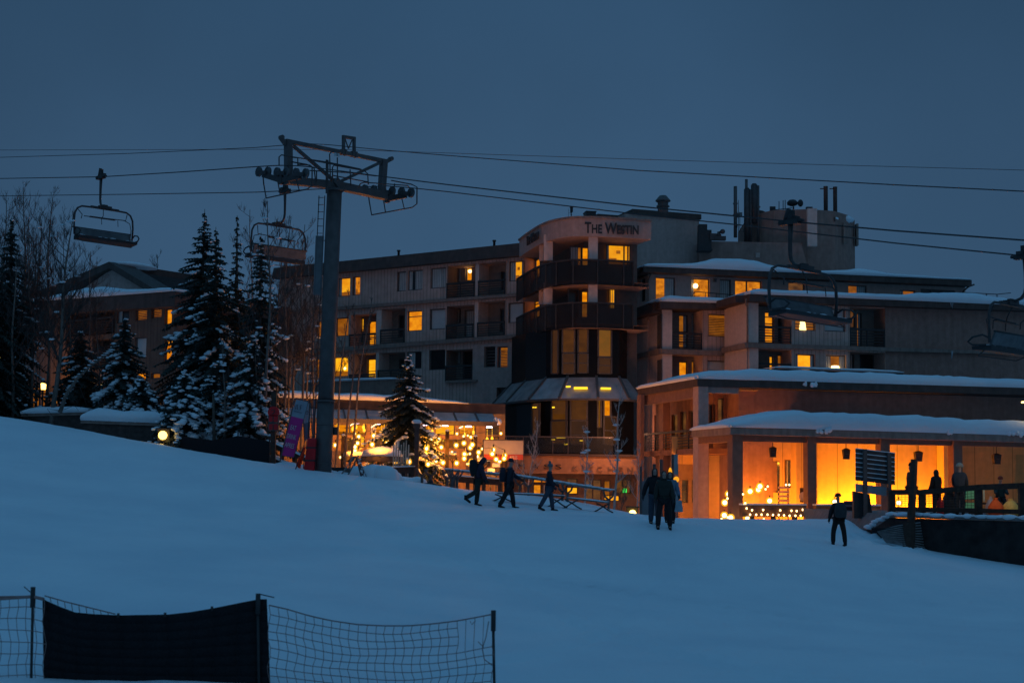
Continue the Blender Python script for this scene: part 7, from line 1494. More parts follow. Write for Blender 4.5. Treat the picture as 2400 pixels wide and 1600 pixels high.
# ------------------------------------------------------------------ board frame, directory sign, porch fittings
def boards():
    # upright steel posts with a notice frame behind the couple
    dep = 58; b0 = stand(*q('F', 240, 1370), dep); b = empty('notice_board', b0, 'upright steel posts holding pale notice boards behind the walking couple', 'notice board'); G = lambda X, Y, dy=0: P(*q('F', X, Y), dep + dy) - b0
    for X0, X1, Yt, dy in ((76, 96, 912, 0), (196, 222, 888, 2.0), (262, 288, 848, 1.0), (370, 392, 800, 0.3)): a, c = G(X0, Yt, dy), G(X1, 1400, dy); m = MB(); m.box(a.x, c.x, dy, dy + .14, c.z - .4, a.z); m.build('post', STEEL, b)
    for X0, Y0, X1, Y1, mt in ((98, 1045, 240, 1355, mat('board_grey', (.16, .16, .17), .6, .1)), (388, 1060, 436, 1318, mat('board_pale', (.28, .28, .29), .6, .15)), (392, 800, 428, 985, MATS['board_pale'])): a, c = G(X0, Y0), G(X1, Y1); m = MB(); m.box(a.x, c.x, .03, .08, c.z, a.z); m.build('board', mt, b)
    m = MB(); p = G(356, 980, .3); m.ball(p, .08, .08, .27, 10, 7); p = G(412, 1030, .3); m.ball(p, .12, .08, .12, 10, 7); o = m.build('lamp', emit('amber_lamp', (1, .40, .02), 1.0), b)
    # directory sign
    dep = 57.5; b0 = stand(*q('G', 590, 1030), dep); b = empty('directory_sign', b0, 'slatted directory sign on two posts, seen dark against the yellow porch wall', 'sign'); G = lambda X, Y, dy=0: P(*q('G', X, Y), dep + dy) - b0
    for X0, X1, Yt in ((460, 496, 418), (672, 708, 450)): a, c = G(X0, Yt), G(X1, 1030); m = MB(); m.box(a.x, c.x, -.05, .12, c.z - .5, a.z); m.build('post', STEEL, b)
    n = 7
    for k in range(n): t0, t1 = k / n, (k + .90) / n; l0, l1, r0, r1 = G(400, 415 + 280 * t0), G(400, 415 + 280 * t1), G(745, 455 + 280 * t0), G(745, 455 + 280 * t1); m = MB(); m.hexa([(l1.x, .13, l1.z), (r1.x, .13, r1.z), (r1.x, .17, r1.z), (l1.x, .17, l1.z), (l0.x, .13, l0.z), (r0.x, .13, r0.z), (r0.x, .17, r0.z), (l0.x, .17, l0.z)]); o_ = m.build('slat', mat('slat_dark', (.07, .05, .05), .5, .2), b); m = MB(); m.hexa([(l0.x, .10, l0.z), (r0.x, .10, r0.z), (r0.x, .17, r0.z), (l0.x, .17, l0.z), (l0.x, .11, l0.z + .03), (r0.x, .11, r0.z + .03), (r0.x, .17, r0.z + .03), (l0.x, .17, l0.z + .03)]); m.build('frost_line', SNOW, o_)
    l0, r1 = G(400, 720), G(672, 800); m = MB(); m.hexa([(l0.x, .13, G(400, 790).z), (r1.x, .13, G(672, 828).z), (r1.x, .17, G(672, 828).z), (l0.x, .17, G(400, 790).z), (l0.x, .13, l0.z), (r1.x, .13, G(672, 752).z), (r1.x, .17, G(672, 752).z), (l0.x, .17, l0.z)]); m.build('pale_panel', mat('panel_pale', (.36, .36, .38), .6, .1), b)
    m = MB(); a, c = G(388, 788), G(545, 1025); m.hexa([(a.x, .2, c.z), (c.x + .05, .2, c.z), (c.x + .05, .5, c.z), (a.x, .5, c.z), (a.x, .2, a.z), (c.x - .08, .2, a.z - .1), (c.x - .08, .5, a.z - .1), (a.x, .5, a.z)]); m.build('bin', BLACK, b)
    # notice on the low wall
    a, c = P(*q('G', 292, 870), 62), P(*q('G', 386, 1024), 62); m = MB(); m.box(a.x, c.x, 62, 62.04, c.z, a.z); b = tag(m.build('notice_sign', mat('notice_pink', (.30, .16, .17), .7, .1)), 'small pinkish notice sign with dark lettering beside the lone walker', 'sign')
    m = MB()
    for Y in (893, 930, 942, 975, 990, 1008): z = P(*q('G', 345, Y), 62).z; m.box((a.x + c.x) / 2 - .45, (a.x + c.x) / 2 + .5, 61.985, 61.996, z - .045, z + .045)
    m.build('text_line', mat('notice_letter', (.07, .03, .04), .7), b)
    # lanterns under the porch beam
    for i, (z, X0, Y0, X1, Y1, lab) in enumerate((('F', 1266, 724, 1332, 828, 'unlit boxy lantern hanging in the first porch bay from the corner'), ('F', 1938, 738, 2006, 846, 'unlit boxy lantern hanging in the second porch bay, left of the directory sign'), ('G', 906, 428, 976, 526, 'unlit boxy lantern hanging above the tall dark post in the third porch bay'), ('G', 1592, 450, 1660, 550, 'unlit boxy lantern hanging at the far right end of the porch'))):
        y = 1.6; u0, z1 = PF.hit(z, X0, Y0, y); u1, z0 = PF.hit(z, X1, Y1, y); w = PF.w((u0 + u1) / 2, y, z0); b = empty('porch_lantern', w, lab, 'lantern', 'unlit lanterns under the porch beam'); h = z1 - z0; r = (u1 - u0) / 2 * .85
        m = MB(); m.hexa([(-r * .8, -r * .8, .05), (r * .8, -r * .8, .05), (r * .8, r * .8, .05), (-r * .8, r * .8, .05), (-r, -r, h * .78), (r, -r, h * .78), (r, r, h * .78), (-r, r, h * .78)]); m.box(-r * .85, r * .85, -r * .85, r * .85, 0, .05); m.build('body', BLACK, b); m = MB(); m.hexa([(-r * 1.15, -r * 1.15, h * .79), (r * 1.15, -r * 1.15, h * .79), (r * 1.15, r * 1.15, h * .79), (-r * 1.15, r * 1.15, h * .79), (-r * .3, -r * .3, h * .95), (r * .3, -r * .3, h * .95), (r * .3, r * .3, h * .95), (-r * .3, r * .3, h * .95)]); m.tube([(0, 0, h * .95), (0, 0, h + .5)], .02, 5); m.build('cap', BLACK, b); m = MB(); m.box(-.08, .1, -r * .98, -r * .93, h * .42, h * .46); m.build('label_plate', STEEL, b)
    # low stone wall in the porch with two rows of small bulbs
    y = -1.0; u0, z1 = PF.hit('F', 1024, 1262, y); u1, _ = PF.hit('F', 1612, 1275, y); u2, u3 = PF.hit('F', 1703, 1280, y)[0], PF.hit('G', 620, 900, y)[0]; g = -2.4
    for (ua, ub, lab, sd) in ((u0, u1, 'low dark terrace wall with bulb strings in the first porch bay', 3), (u2, u3, 'low dark terrace wall with bulb strings behind the lone walker', 4)):
        m = MB(); m.box(ua, ub, y + .06, y + .4, z1 - .58, z1 - .02); b = empty('terrace_wall', PF.m, lab, 'wall'); m.build('boards', mat('terrace_boards', (.20, .09, .05), .8, .3, 4), b); m = MB()
        for k in range(3): u = ua + (ub - ua) * (k + .5) / 3; m.box(u - .1, u + .1, y + .1, y + .3, g, z1 - .585)
        m.build('leg', WOOD, b); m = MB(); m.box(ua, ub, y + .02, y + .45, z1 - .02, z1 + .05); m.build('cap_snow', SNOW, b)
    proto = None
    pts = [('F', X, Y) for X, Y in ((1058, 1296), (1108, 1312), (1210, 1310), (1367, 1314), (1470, 1317), (1518, 1320), (1574, 1308), (1090, 1353), (1146, 1354), (1195, 1353), (1250, 1353), (1300, 1356), (1353, 1356), (1402, 1360), (1453, 1363), (1506, 1363), (1555, 1363), (1216, 1394), (1169, 1408), (1708, 1325), (1810, 1322), (1743, 1377), (1795, 1378), (1025, 1166), (1252, 1095), (1232, 1120), (1450, 1080), (1420, 1080), (882, 1205), (884, 1378), (828, 1392), (1045, 1247))] + [('G', X, Y) for X, Y in ((558, 972), (585, 970), (738, 977), (838, 977), (92, 1012), (140, 1012))]
    for z, X, Y in pts:
        u, zz = PF.hit(z, X, Y, y - .05); p = PF.w(u, y - .05, zz)
        if proto is None: proto = empty('string_bulb', p, 'small warm bulb on the strings along the low porch wall', 'light bulb', 'small bulbs along the low porch wall'); m = MB(); m.ball((0, 0, 0), .045, None, .055, 9, 6); m.build('bulb', BULBS, proto); m = MB(); m.tube([(0, 0, .045), (0, 0, .11)], .022, 6); m.build('socket', BLACK, proto)
        else: copy_tree(proto).matrix_world = Matrix.Translation(p)
    for Yw, lab in ((1292, 'upper'), (1342, 'lower')):
        p = [PF.w(PF.hit('F', X, Yw + (8 if k % 2 else 0) + (X - 1020) * .018, y - .05)[0], y - .05, PF.hit('F', X, Yw + (8 if k % 2 else 0) + (X - 1020) * .018, y - .05)[1]) for k, X in enumerate(range(1024, 1830, 50))]; m = MB(); m.tube(p, .010, 4); tag(m.build('light_string', BLACK), lab + ' wire of the small bulbs along the low porch wall', 'wire')
    proto = None
    for z, X, Y, d in (('F', 893, 1165, 2.5), ('F', 858, 1243, 2.8), ('F', 853, 1360, 1.5), ('F', 912, 1381, .0), ('F', 1068, 1388, -.6), ('F', 1050, 1348, -.3), ('F', 1090, 1140, 3), ('F', 1181, 1094, 3), ('F', 1166, 1124, 3.2), ('F', 1270, 1227, 2), ('F', 1868, 1237, .6), ('G', 770, 887, .6)):
        u, zz = PF.hit(z, X, Y, d); p = PF.w(u, d, zz)
        if proto is None:
            proto = empty('porch_globe', p, 'large glowing white globe lamp in the orange-lit porch', 'lamp', 'large globe lamps in the porch'); m = MB(); m.ball((0, 0, 0), .115, nu=14, nv=9); m.build('bulb', BULB, proto); m = MB(); m.ball((0, 0, 0), .20, nu=14, nv=9); m.build('halo_shell', MATS['amber'], proto); m = MB(); m.tube([(0, 0, .10), (0, 0, .28)], [.04, .03], 8); m.build('socket', BLACK, proto)  # outer shell is again a painted halo, not glass
        else: copy_tree(proto).matrix_world = Matrix.Translation(p)
    # pale folded benches and an oval-marked board inside the porch
    u0, z1 = PF.hit('F', 1350, 1105, 3.4); u1, z0 = PF.hit('F', 1452, 1265, 3.4); b = empty('slatted_rack', PF.m, 'pale slatted rack glowing yellow in front of the porch windows', 'rack'); m = MB()
    for k in range(5): z = z0 + (z1 - z0) * k / 4; m.box(u0, u1, 3.4, 3.44, z - .05, z + .05)
    m.build('slats', PALE, b); m = MB(); [m.box(u - .03, u + .03, 3.45, 3.5, -2.4, z1 + .1) for u in (u0 + .05, u1 - .05)]; m.build('upright', WOOD, b)
    u0, z1 = PF.hit('F', 1550, 1108, 3.0); u1, z0 = PF.hit('F', 1602, 1240, 3.0); b = empty('oval_board', PF.m, 'narrow brown board with a pale oval mark beside the second porch pillar', 'sign'); m = MB(); m.box(u0, u1, 3.0, 3.04, z0, z1); m.build('board', WOOD, b); m = MB(); m.tube([((u0 + u1) / 2, 2.995, z1 - .45), ((u0 + u1) / 2, 2.98, z1 - .45)], .24, 16); m.build('oval', mat('oval_pale', (.5, .42, .34), .8), b)
boards()

# ------------------------------------------------------------------ stone terrace at the right with railing
def terrace():
    W = [(2040, 1222, 55.5), (2085, 1250, 54), (2125, 1268, 53.2), (2180, 1280, 52.4), (2400, 1320, 49.5), (2700, 1360, 46)]
    zt = -1.02; b = empty('stone_terrace', P(2085, 1250, 54), 'dark stone terrace with a black retaining wall at the right edge of the snow', 'terrace'); o = b.matrix_world.translation.copy()
    top = [P(x, y, d) for x, y, d in W]; m = MB(); m2 = MB(); s = MB(); rng = random.Random(5)
    for i, (a, c) in enumerate(zip(top, top[1:])):
        t0 = zt if i else ground(a.x, a.y) + .15
        A = [Vector((a.x, a.y, ground(a.x, a.y) - 1.2)), Vector((c.x, c.y, ground(c.x, c.y) - 1.2)), Vector((c.x, c.y, zt)), Vector((a.x, a.y, t0))]
        m.poly([p - o for p in A]); m2.hexa([Vector((a.x, a.y - .1, t0 + .004)) - o, Vector((c.x, c.y - .1, zt + .004)) - o, Vector((c.x, c.y + 16, zt + .004)) - o, Vector((a.x, a.y + 12, t0 + .004)) - o, Vector((a.x, a.y - .1, t0 + .12)) - o, Vector((c.x, c.y - .1, zt + .12)) - o, Vector((c.x, c.y + 16, zt + .12)) - o, Vector((a.x, a.y + 12, t0 + .12)) - o])
        L = (c - a).length; n = int(L / .3)
        for k in range(n): p = a.lerp(c, (k + rng.random()) / n); s.ball(Vector((p.x, p.y + rng.uniform(0, .3), t0 + (zt - t0) * k / n + .13)) - o, rng.uniform(.18, .34), .3, rng.uniform(.04, .1), 7, 5, jit=.1, rng=rng)
    m.build('retaining_wall', mat('dark_stone', (.035, .028, .026), .9, .5, 2, .3), b); m2.build('deck', mat('terrace_paving', (.20, .18, .17), .9, .2, 3), b); s.build('edge_snow', SNOW, b)
    # railing along the edge
    R = [(708, 795, 1060, 54.6), (975, 795, 1008, 53.6), (1466, 752, 1010, 52), (1850, 738, 1000, 50.4), (2250, 715, 1000, 49)]
    b2 = empty('terrace_railing', P(*q('G', 708, 1000), 54.6), 'dark wooden railing with wire mesh along the terrace edge, people behind it', 'railing'); o2 = b2.matrix_world.translation.copy(); m = MB(); T = [P(*q('G', X, Y), d) - o2 for X, Y, _, d in R]; zf = zt - o2.z + .1
    for i, t in enumerate(T):
        m = MB(); m.box(t.x - .12, t.x + .12, t.y - .1, t.y + .1, zf - (.6 if i == 0 else .1), t.z + .08); m.build('post', WOOD, b2)
    m = MB()
    for a, c in zip(T, T[1:]):
        m.bar(a + Vector((0, -.12, 0)), c + Vector((0, -.12, 0)), .10, .2); a2, c2 = Vector((a.x, a.y - .12, zf + .22)), Vector((c.x, c.y - .12, zf + .22)); m.bar(a2, c2, .08, .16)
    m.build('rail', WOOD, b2); m = MB()
    for a, c in list(zip(T, T[1:]))[:2]:
        n = int((c - a).length / .14)
        for k in range(n + 1): p = a.lerp(c, k / n); m.tube([(p.x, p.y, zf + .25), (p.x, p.y, p.z - .08)], .009, 3, caps=False)
        for k in range(6): h = k / 6; m.tube([Vector((a.x, a.y, zf + .3 + (a.z - zf - .4) * h)), Vector((c.x, c.y, zf + .3 + (c.z - zf - .4) * h))], .009, 3, caps=False)
    m.build('wire_mesh', BLACK, b2)
    # snow lying on the rail end and piles at the start of the terrace
    # tall dark post, leaning a touch
    t, c = P(*q('G', 906, 508), 52.6), P(*q('G', 860, 1278), 52.6); b = empty('tall_post', Vector((c.x, c.y, c.z)), 'tall dark wooden post rising from the snow through the terrace railing, leaning a little', 'post'); m = MB(); m.tube([Vector((0, 0, -.4)), Vector((t.x - c.x, 0, t.z - c.z))], [.17, .13], 8, smooth=False); m.build('shaft', WOOD, b); m = MB(); h = P(*q('G', 870, 1060), 52.6).z - c.z; m.tube([(-.0, 0, -.3), (.03, 0, h)], .24, 8, smooth=False); m.build('base', WOOD, b)
    # rolled slatted snow fence lying against the wall
    b0 = stand(*q('G', 760, 1235), 52.4); b = empty('snow_fence', b0, 'sagging grey slatted snow fence hung below the terrace, beside the tall dark post', 'fence'); m = MB()
    l = [(540, 1108), (580, 1160), (640, 1215), (720, 1240), (800, 1262)]; 
    for k in range(11):
        t = k / 10; pa = P(*q('G', 575 + 80 * t, 1130 + 100 * t), 53 - .5 * t); pc = P(*q('G', 960 + 40 * t, 1060 + 240 * t), 52.4); pm = pa.lerp(pc, .5) + Vector((0, 0, .03)); m.tube([pa - b0, pm - b0, pc - b0], .026, 4)
    m.build('slats', WOODG, b); m = MB(); a, c = P(*q('G', 535, 1105), 53) - b0, P(*q('G', 860, 1060), 52.6) - b0; pts = [a, a.lerp(c, .3) + Vector((0, 0, -.08)), a.lerp(c, .7) + Vector((0, 0, -.02)), c]; 
    for u, v in zip(pts, pts[1:]): m.hexa([u + Vector((0, 0, -.2)), v + Vector((0, 0, -.2)), v + Vector((0, .05, -.2)), u + Vector((0, .05, -.2)), u, v, v + Vector((0, .05, 0)), u + Vector((0, .05, 0))])
    m.build('border_band', TARP, b)
    return zt + .12
DECK = terrace()

# ------------------------------------------------------------------ fence of netting close to the camera
def net_fence():
    D = 21.0; Q = lambda X, Y, d=0: P(*q('Q', X, Y), D + d); o = stand(*q('Q', 1187, 500), D); b = empty('safety_fence', o, 'safety fence with a black tarp between drooping brown nets near the camera', 'fence')
    for (X, Yt, Xb) in ((152, 68, 143), (1186, 98, 1190), (2267, 175, 2271)):
        t, f = Q(X, Yt) - o, Q(Xb, 500) - o; f2 = f + (f - t) * .35; m = MB(); m.tube([f2, t - Vector((0, 0, .28)) if X > 200 else t], .021, 8); m.tube([t - Vector((0, 0, .30)), t], .036, 8); m.build('post', BLACK, b)
    m = MB(); tp = [(195, 120), (215, 132), (280, 160), (345, 184), (440, 193), (560, 198), (660, 196), (770, 194), (880, 182), (980, 165), (1090, 143), (1190, 124), (1226, 124)]; bt = [(200, 490), (230, 493), (290, 500), (360, 505), (450, 510), (560, 512), (660, 516), (770, 518), (880, 520), (980, 524), (1090, 526), (1190, 530), (1242, 532)]
    R = 8; rows = [[Q(*[a + (c - a) * j / R for a, c in zip(t, f)], .03 * math.sin(i * 1.1 + j * .7) + .05) - o for j in range(R + 1)] for i, (t, f) in enumerate(zip(tp, bt))]
    for i in range(len(tp) - 1):
        for j in range(R): m.poly([rows[i][j], rows[i][j + 1], rows[i + 1][j + 1], rows[i + 1][j]], 0, True)
    t = m.build('tarp', TARP, b); s = t.modifiers.new('thick', 'SOLIDIFY'); s.thickness = .008
    NET = mat('net_cord', (.34, .22, .20), .8, .15, 5); rng = random.Random(9)
    def net(x0, x1, top, nrow, dy, pitch, torn=None, bottom=None):
        m = MB(); n = int((x1 - x0) / pitch); grid = []
        for i in range(n + 1):
            X = x0 + (x1 - x0) * i / n; col = []
            for j in range(nrow + 1):
                wob = (7 * math.sin(j * 1.5 + i * .22) + rng.uniform(-3, 3)) * (j > 0); col.append(Q(X + wob, top(X) + dy * j + 4 * math.sin(i * .5 + j) * (j > 0) - (.10 * j * (top(X) - 190) * .5), .02 * math.sin(i + j)) - o)
            grid.append(col)
        for i, col in enumerate(grid):
            X = x0 + (x1 - x0) * i / n
            if torn and torn(X, 1): m.tube([p for j, p in enumerate(col) if not torn(X, j)] or col[:2], .005, 3, caps=False)
            else: m.tube(col, .005, 4, caps=False)
        for j in range(nrow + 1):
            run = []
            for i in range(n + 1):
                X = x0 + (x1 - x0) * i / n
                if j and torn and torn(X, j):
                    if len(run) > 1: m.tube(run, .006, 4, caps=False)
                    run = []
                else: run.append(grid[i][j])
            if len(run) > 1: m.tube(run, .010 if j == 0 else .006, 4, caps=False)
        m.build('netting', NET, b)
    tr = lambda X: float(np.interp(X, [1230, 1320, 1420, 1520, 1640, 1760, 1880, 2000, 2110, 2200, 2268], [150, 170, 200, 222, 240, 246, 246, 236, 222, 205, 192]))
    net(1236, 2264, tr, 9, 38, 40, torn=lambda X, j: X > 2118 and 1 <= j <= 3 and X < 2240)
    m = MB(); m.tube([Q(2245, 225) - o, Q(2232, 300) - o, Q(2215, 350) - o, Q(2225, 400) - o, Q(2262, 428) - o], .007, 4); m.tube([Q(2196, 318) - o, Q(2222, 345) - o], .006, 4); m.tube([Q(2160, 225) - o, Q(2168, 240) - o, Q(2185, 222) - o], .006, 4); m.build('loose_cord', NET, b)
    tl = lambda X: float(np.interp(X, [-200, 0, 150, 205], [105, 112, 110, 122])); net(-160, 204, tl, 8, 48, 38)
    m = MB(); m.tube([Q(-160, 118) - o, Q(0, 122) - o, Q(150, 112) - o, Q(200, 124) - o], .026, 6); m.tube([Q(-160, 488) - o, Q(60, 490) - o, Q(200, 494) - o], .02, 6); m.tube([Q(205, 108) - o, Q(300, 135) - o, Q(420, 165) - o, Q(530, 192) - o], .010, 5)
    for k in range(9): X = 230 + 33 * k; m.tube([Q(X, np.interp(X, [205, 300, 420, 530], [108, 135, 165, 192])) - o, Q(X + 4, np.interp(X, [t[0] for t in tp], [t[1] for t in tp])) - o], .006, 4)
    m.build('edge_cord', NET, b); m = MB(); m.tube([Q(1190, 100) - o, Q(1260, 116) - o], .008, 4); m.tube([Q(110, 66) - o, Q(140, 92) - o], .007, 4)
    for X in (545, 760, 975): p = Q(X, np.interp(X, [t[0] for t in tp], [t[1] for t in tp])) - o; m.tube([p - Vector((0, .02, .03)), p + Vector((0, -.02, .03))], .02, 6)
    m.build('cable_tie', BLACK, b)
net_fence()

# ------------------------------------------------------------------ people
SKIN = mat('skin', (.45, .27, .20), .6, .08, 6)
def skinned(name, V, E, R, m, par, root=0, sub=1):
    me = bpy.data.meshes.new(name); me.from_pydata([tuple(v) for v in V], E, []); o = bpy.data.objects.new(name, me); COL.objects.link(o)
    sk = o.modifiers.new('skin', 'SKIN'); sk.use_smooth_shade = True
    for i, d in enumerate(me.skin_vertices[0].data):
        r = R[i]; d.radius = r if isinstance(r, tuple) else (r, r); d.use_root = (i == root)
    ss = o.modifiers.new('sub', 'SUBSURF'); ss.levels = ss.render_levels = sub
    bpy.context.view_layer.update()
    nm = bpy.data.meshes.new_from_object(o.evaluated_get(bpy.context.evaluated_depsgraph_get())); o.modifiers.clear(); o.data = nm; nm.materials.clear(); nm.materials.append(m)
    nm.polygons.foreach_set('use_smooth', [True] * len(nm.polygons)); bpy.data.meshes.remove(me); nm.name = name
    o.parent = par
    return o
def person(label, feet, height, yaw, cols, legs=((.3, .1), (-.3, .35)), arms=((-.3, .3), (.3, .3)), lean=.06, nod=0.0, hat='hood', pack=None, out=.10, coat=.0, arm_out=(.035, .035), sit=False, scarf=None):
    """legs / arms: (swing forward in rad, bend) for left, right. Local axes: x right, y forward, z up."""
    jk, tr, ht, bt = cols; k = height / 1.75
    e = empty('person', Matrix.Translation(feet) @ Matrix.Rotation(yaw, 4, 'Z') @ Matrix.Scale(k, 4), label, 'person')
    hipz = 0.0; J = {}
    def leg(s, sw, bend):
        hp = Vector((s * .095, 0, 0)); kn = hp + Vector((s * out * .15, math.sin(sw) * .44, -math.cos(sw) * .44)); a = sw - bend; an = kn + Vector((s * out * .05, math.sin(a) * .43, -math.cos(a) * .43)); t = an + Vector((0, .17 * math.cos(a * .6), -.06 + .15 * math.sin(a * .6))); return [hp, kn, an, t]
    LG = [leg(-1, *legs[0]), leg(1, *legs[1])]; low = min(min(p.z for p in L_) for L_ in LG) - .035
    off = Vector((0, 0, -low)); LG = [[p + off for p in L_] for L_ in LG]; pel = off + Vector((0, 0, .03))
    up = Vector((0, math.sin(lean), math.cos(lean))); waist, chest, nb = pel + up * .17, pel + up * .38, pel + up * .53; hd = Vector((0, math.sin(lean + nod), math.cos(lean + nod))); nk = nb + hd * .06; jaw, skull, crown = nk + hd * .06 + Vector((0, .02, 0)), nk + hd * .16, nk + hd * .25
    AR = []
    for s, (sw, bend), ao in ((-1, arms[0], arm_out[0]), (1, arms[1], arm_out[1])):
        sh = chest + up * .10 + Vector((s * .185, 0, 0)); el = sh + Vector((s * ao, math.sin(sw) * .29, -math.cos(sw) * .29)); a = sw + bend; wr = el + Vector((s * ao * .4, math.sin(a) * .26, -math.cos(a) * .26)); pm = wr + (wr - el).normalized() * .07; AR.append([sh, el, wr, pm])
    # one continuous body
    V = [pel, waist, chest, nb, nk, jaw, skull, crown]; R = [(.14, .11), (.125, .10), (.15, .11), .075, .058, (.068, .075), (.078, .092), .06]; E = [(i, i + 1) for i in range(7)]
    for A in AR: i = len(V); V += A; R += [.058, .046, .034, .032]; E += [(2, i), (i, i + 1), (i + 1, i + 2), (i + 2, i + 3)]
    for L_ in LG: i = len(V); V += L_; R += [.085, .062, .044, .035]; E += [(0, i), (i, i + 1), (i + 1, i + 2), (i + 2, i + 3)]
    i = len(V); V.append(jaw.lerp(skull, .55) + Vector((0, .105, 0))); R.append(.014); E.append((6, i))
    body = skinned('body', V, E, R, SKIN, e)
    # gloved hands: palm, four curled fingers of unequal length and a thumb
    g = MB()
    for s, A in zip((-1, 1), AR):
        d = (A[3] - A[2]).normalized(); f = Vector((0, 1, 0)); f = (f - d * f.dot(d)).normalized(); sd = d.cross(f)
        g.tube([A[2] - d * .03, A[2] + d * .03, A[3], A[3] + d * .015], [.042, .044, .046, .034], 8)
        for n, L_ in ((-1.5, .058), (-.5, .07), (.5, .066), (1.5, .05)):
            b_ = A[3] + d * .01 + f * (n * .019); k1 = b_ + d * L_ * .5 - sd * (s * .006); k2 = k1 + d * L_ * .38 - sd * (s * .022); g.tube([b_, k1, k2, k2 + d * .006 - sd * s * .008], [.012, .011, .010, .006], 6)
        t0 = A[2] + d * .035 + f * .036; g.tube([t0, t0 + f * .026 + d * .03, t0 + f * .028 + d * .062 - sd * s * .012], [.014, .013, .009], 6)
    g.build('gloves', mat('glove', (.03, .03, .034), .7), e)
    V = [pel - up * (.06 + coat), pel + up * .06, waist, chest, nb + up * .01]; R = [(.205, .17), (.21, .17), (.205, .17), (.228, .17), (.11, .11)]; E = [(i, i + 1) for i in range(4)]
    for A in AR: i = len(V); V += A[:3]; R += [.104, .086, .068]; E += [(3, i), (i, i + 1), (i + 1, i + 2)]
    skinned('jacket', V, E, R, jk, e, root=2)
    V = [pel]; R = [(.175, .145)]; E = []
    for L_ in LG: i = len(V); V += [L_[0] - Vector((0, 0, .04)), L_[1], L_[2]]; R += [.122, .098, .088]; E += [(0, i), (i, i + 1), (i + 1, i + 2)]
    skinned('trousers', V, E, R, tr, e)
    for L_ in LG:
        d = (L_[3] - L_[2]); d.z *= .6; d.normalize(); m = MB(); h = L_[2] + Vector((0, 0, .10)); m.tube([h, L_[2], L_[2] - Vector((0, 0, .04)) - d * .01], [.066, .062, .058], 10); q0 = L_[2] - Vector((0, 0, .055)) - d * .075; q1 = L_[3] + d * .045 - Vector((0, 0, .005)); m.tube([q0, q0.lerp(q1, .25) + Vector((0, 0, .02)), q0.lerp(q1, .6) + Vector((0, 0, .008)), q1.lerp(q0, .1), q1], [.045, .055, .048, .045, .022], 10); m.build('boot', bt, e)
    m = MB(); fwd = Vector((0, math.cos(lean + nod), -math.sin(lean + nod)))
    c = skull + hd * .035
    if hat == 'hood':
        V = [nb - up * .02 - fwd * .03, nk - fwd * .03, skull - fwd * .022 + hd * .0, crown - fwd * .03 + hd * .02]; skinned('hood', V, [(0, 1), (1, 2), (2, 3)], [.12, .105, (.118, .118), .075], ht, e)
    else:
        prof = [(.100, .0), (.112, .02), (.110, .06), (.092, .105), (.05, .135), (.01, .145)]; m.lathe((0, 0, 0), prof, 14); Mx = Matrix.Translation(c) @ Matrix.Rotation(-(lean + nod), 4, 'X'); m.v = [tuple(Mx @ Vector(v)) for v in m.v]
        if hat == 'cap': m.hexa([Mx @ Vector(p) for p in ((-.075, .07, .0), (.075, .07, .0), (.055, .20, -.015), (-.055, .20, -.015), (-.075, .07, .018), (.075, .07, .018), (.055, .20, -.003), (-.055, .20, -.003))])
        if hat == 'pompom': p = Mx @ Vector((0, -.02, .17)); m.ball(p, .055, nu=10, nv=7, jit=.12)
        if hat == 'helmet': m.v = [tuple(c + (Vector(v) - c) * 1.22 - hd * .03) for v in m.v]
        m.build({'cap': 'cap', 'pompom': 'knit_hat', 'beanie': 'knit_hat', 'helmet': 'helmet', 'hair': 'hair'}[hat], ht, e)
    m = MB()
    for s in (-1, 1): m.ball(jaw.lerp(skull, .75) + Vector((s * .032, 0, 0)) + fwd * .085, .012, nu=8, nv=6)
    m.build('eyes', BLACK, e); m = MB(); m.ball(jaw + fwd * .088 + hd * .02, .026, .008, .007, 8, 5); m.build('mouth', mat('lip', (.35, .14, .12), .6), e)
    if scarf: V = [nb - up * .015, nb + hd * .035, nk + hd * .03]; skinned('scarf', V, [(0, 1), (1, 2)], [.12, .112, .095], scarf, e)
    if pack:
        m = MB(); c0 = chest - fwd * .26 - up * .10; w, d_, h = pack[1]; ux = Vector((1, 0, 0)); tilt = pack[2]; u2 = (up * math.cos(tilt) - fwd * math.sin(tilt)); f2 = ux.cross(u2) * -1
        for i in range(5):
            pass
        prof = [(-h, .7), (-h * .85, .95), (-h * .2, 1.08), (h * .5, 1.0), (h * .85, .8), (h, .5)]; rows = []
        for z, s in prof: rows.append([c0 + u2 * z + ux * (w * s * math.copysign(abs(math.cos(a)) ** .6, math.cos(a))) + f2 * (d_ * s * math.copysign(abs(math.sin(a)) ** .6, math.sin(a))) for a in [2 * math.pi * j / 14 for j in range(14)]])
        b0 = len(m.v)
        for r_ in rows: m.v += [tuple(p) for p in r_]
        for i in range(len(rows) - 1):
            for j in range(14): j2 = (j + 1) % 14; m.f.append((b0 + i * 14 + j, b0 + i * 14 + j2, b0 + (i + 1) * 14 + j2, b0 + (i + 1) * 14 + j)); m.mi.append(0); m.sm.append(True)
        m.f += [tuple(b0 + j for j in range(13, -1, -1)), tuple(b0 + (len(rows) - 1) * 14 + j for j in range(14))]; m.mi += [0, 0]; m.sm += [False, False]
        for s in (-1, 1): m.tube([c0 + u2 * h * .6 + ux * s * .11, chest + up * .155 + ux * s * .12 - fwd * .02, chest + up * .10 + ux * s * .13 + fwd * .15, waist + ux * s * .17 + fwd * .02, c0 - u2 * h * .7 + ux * s * .12], .022, 5)
        m.build('backpack', pack[0], e)
    return e, AR
C = lambda n, c, **k: mat(n, c, .8, .15, 8, **k)
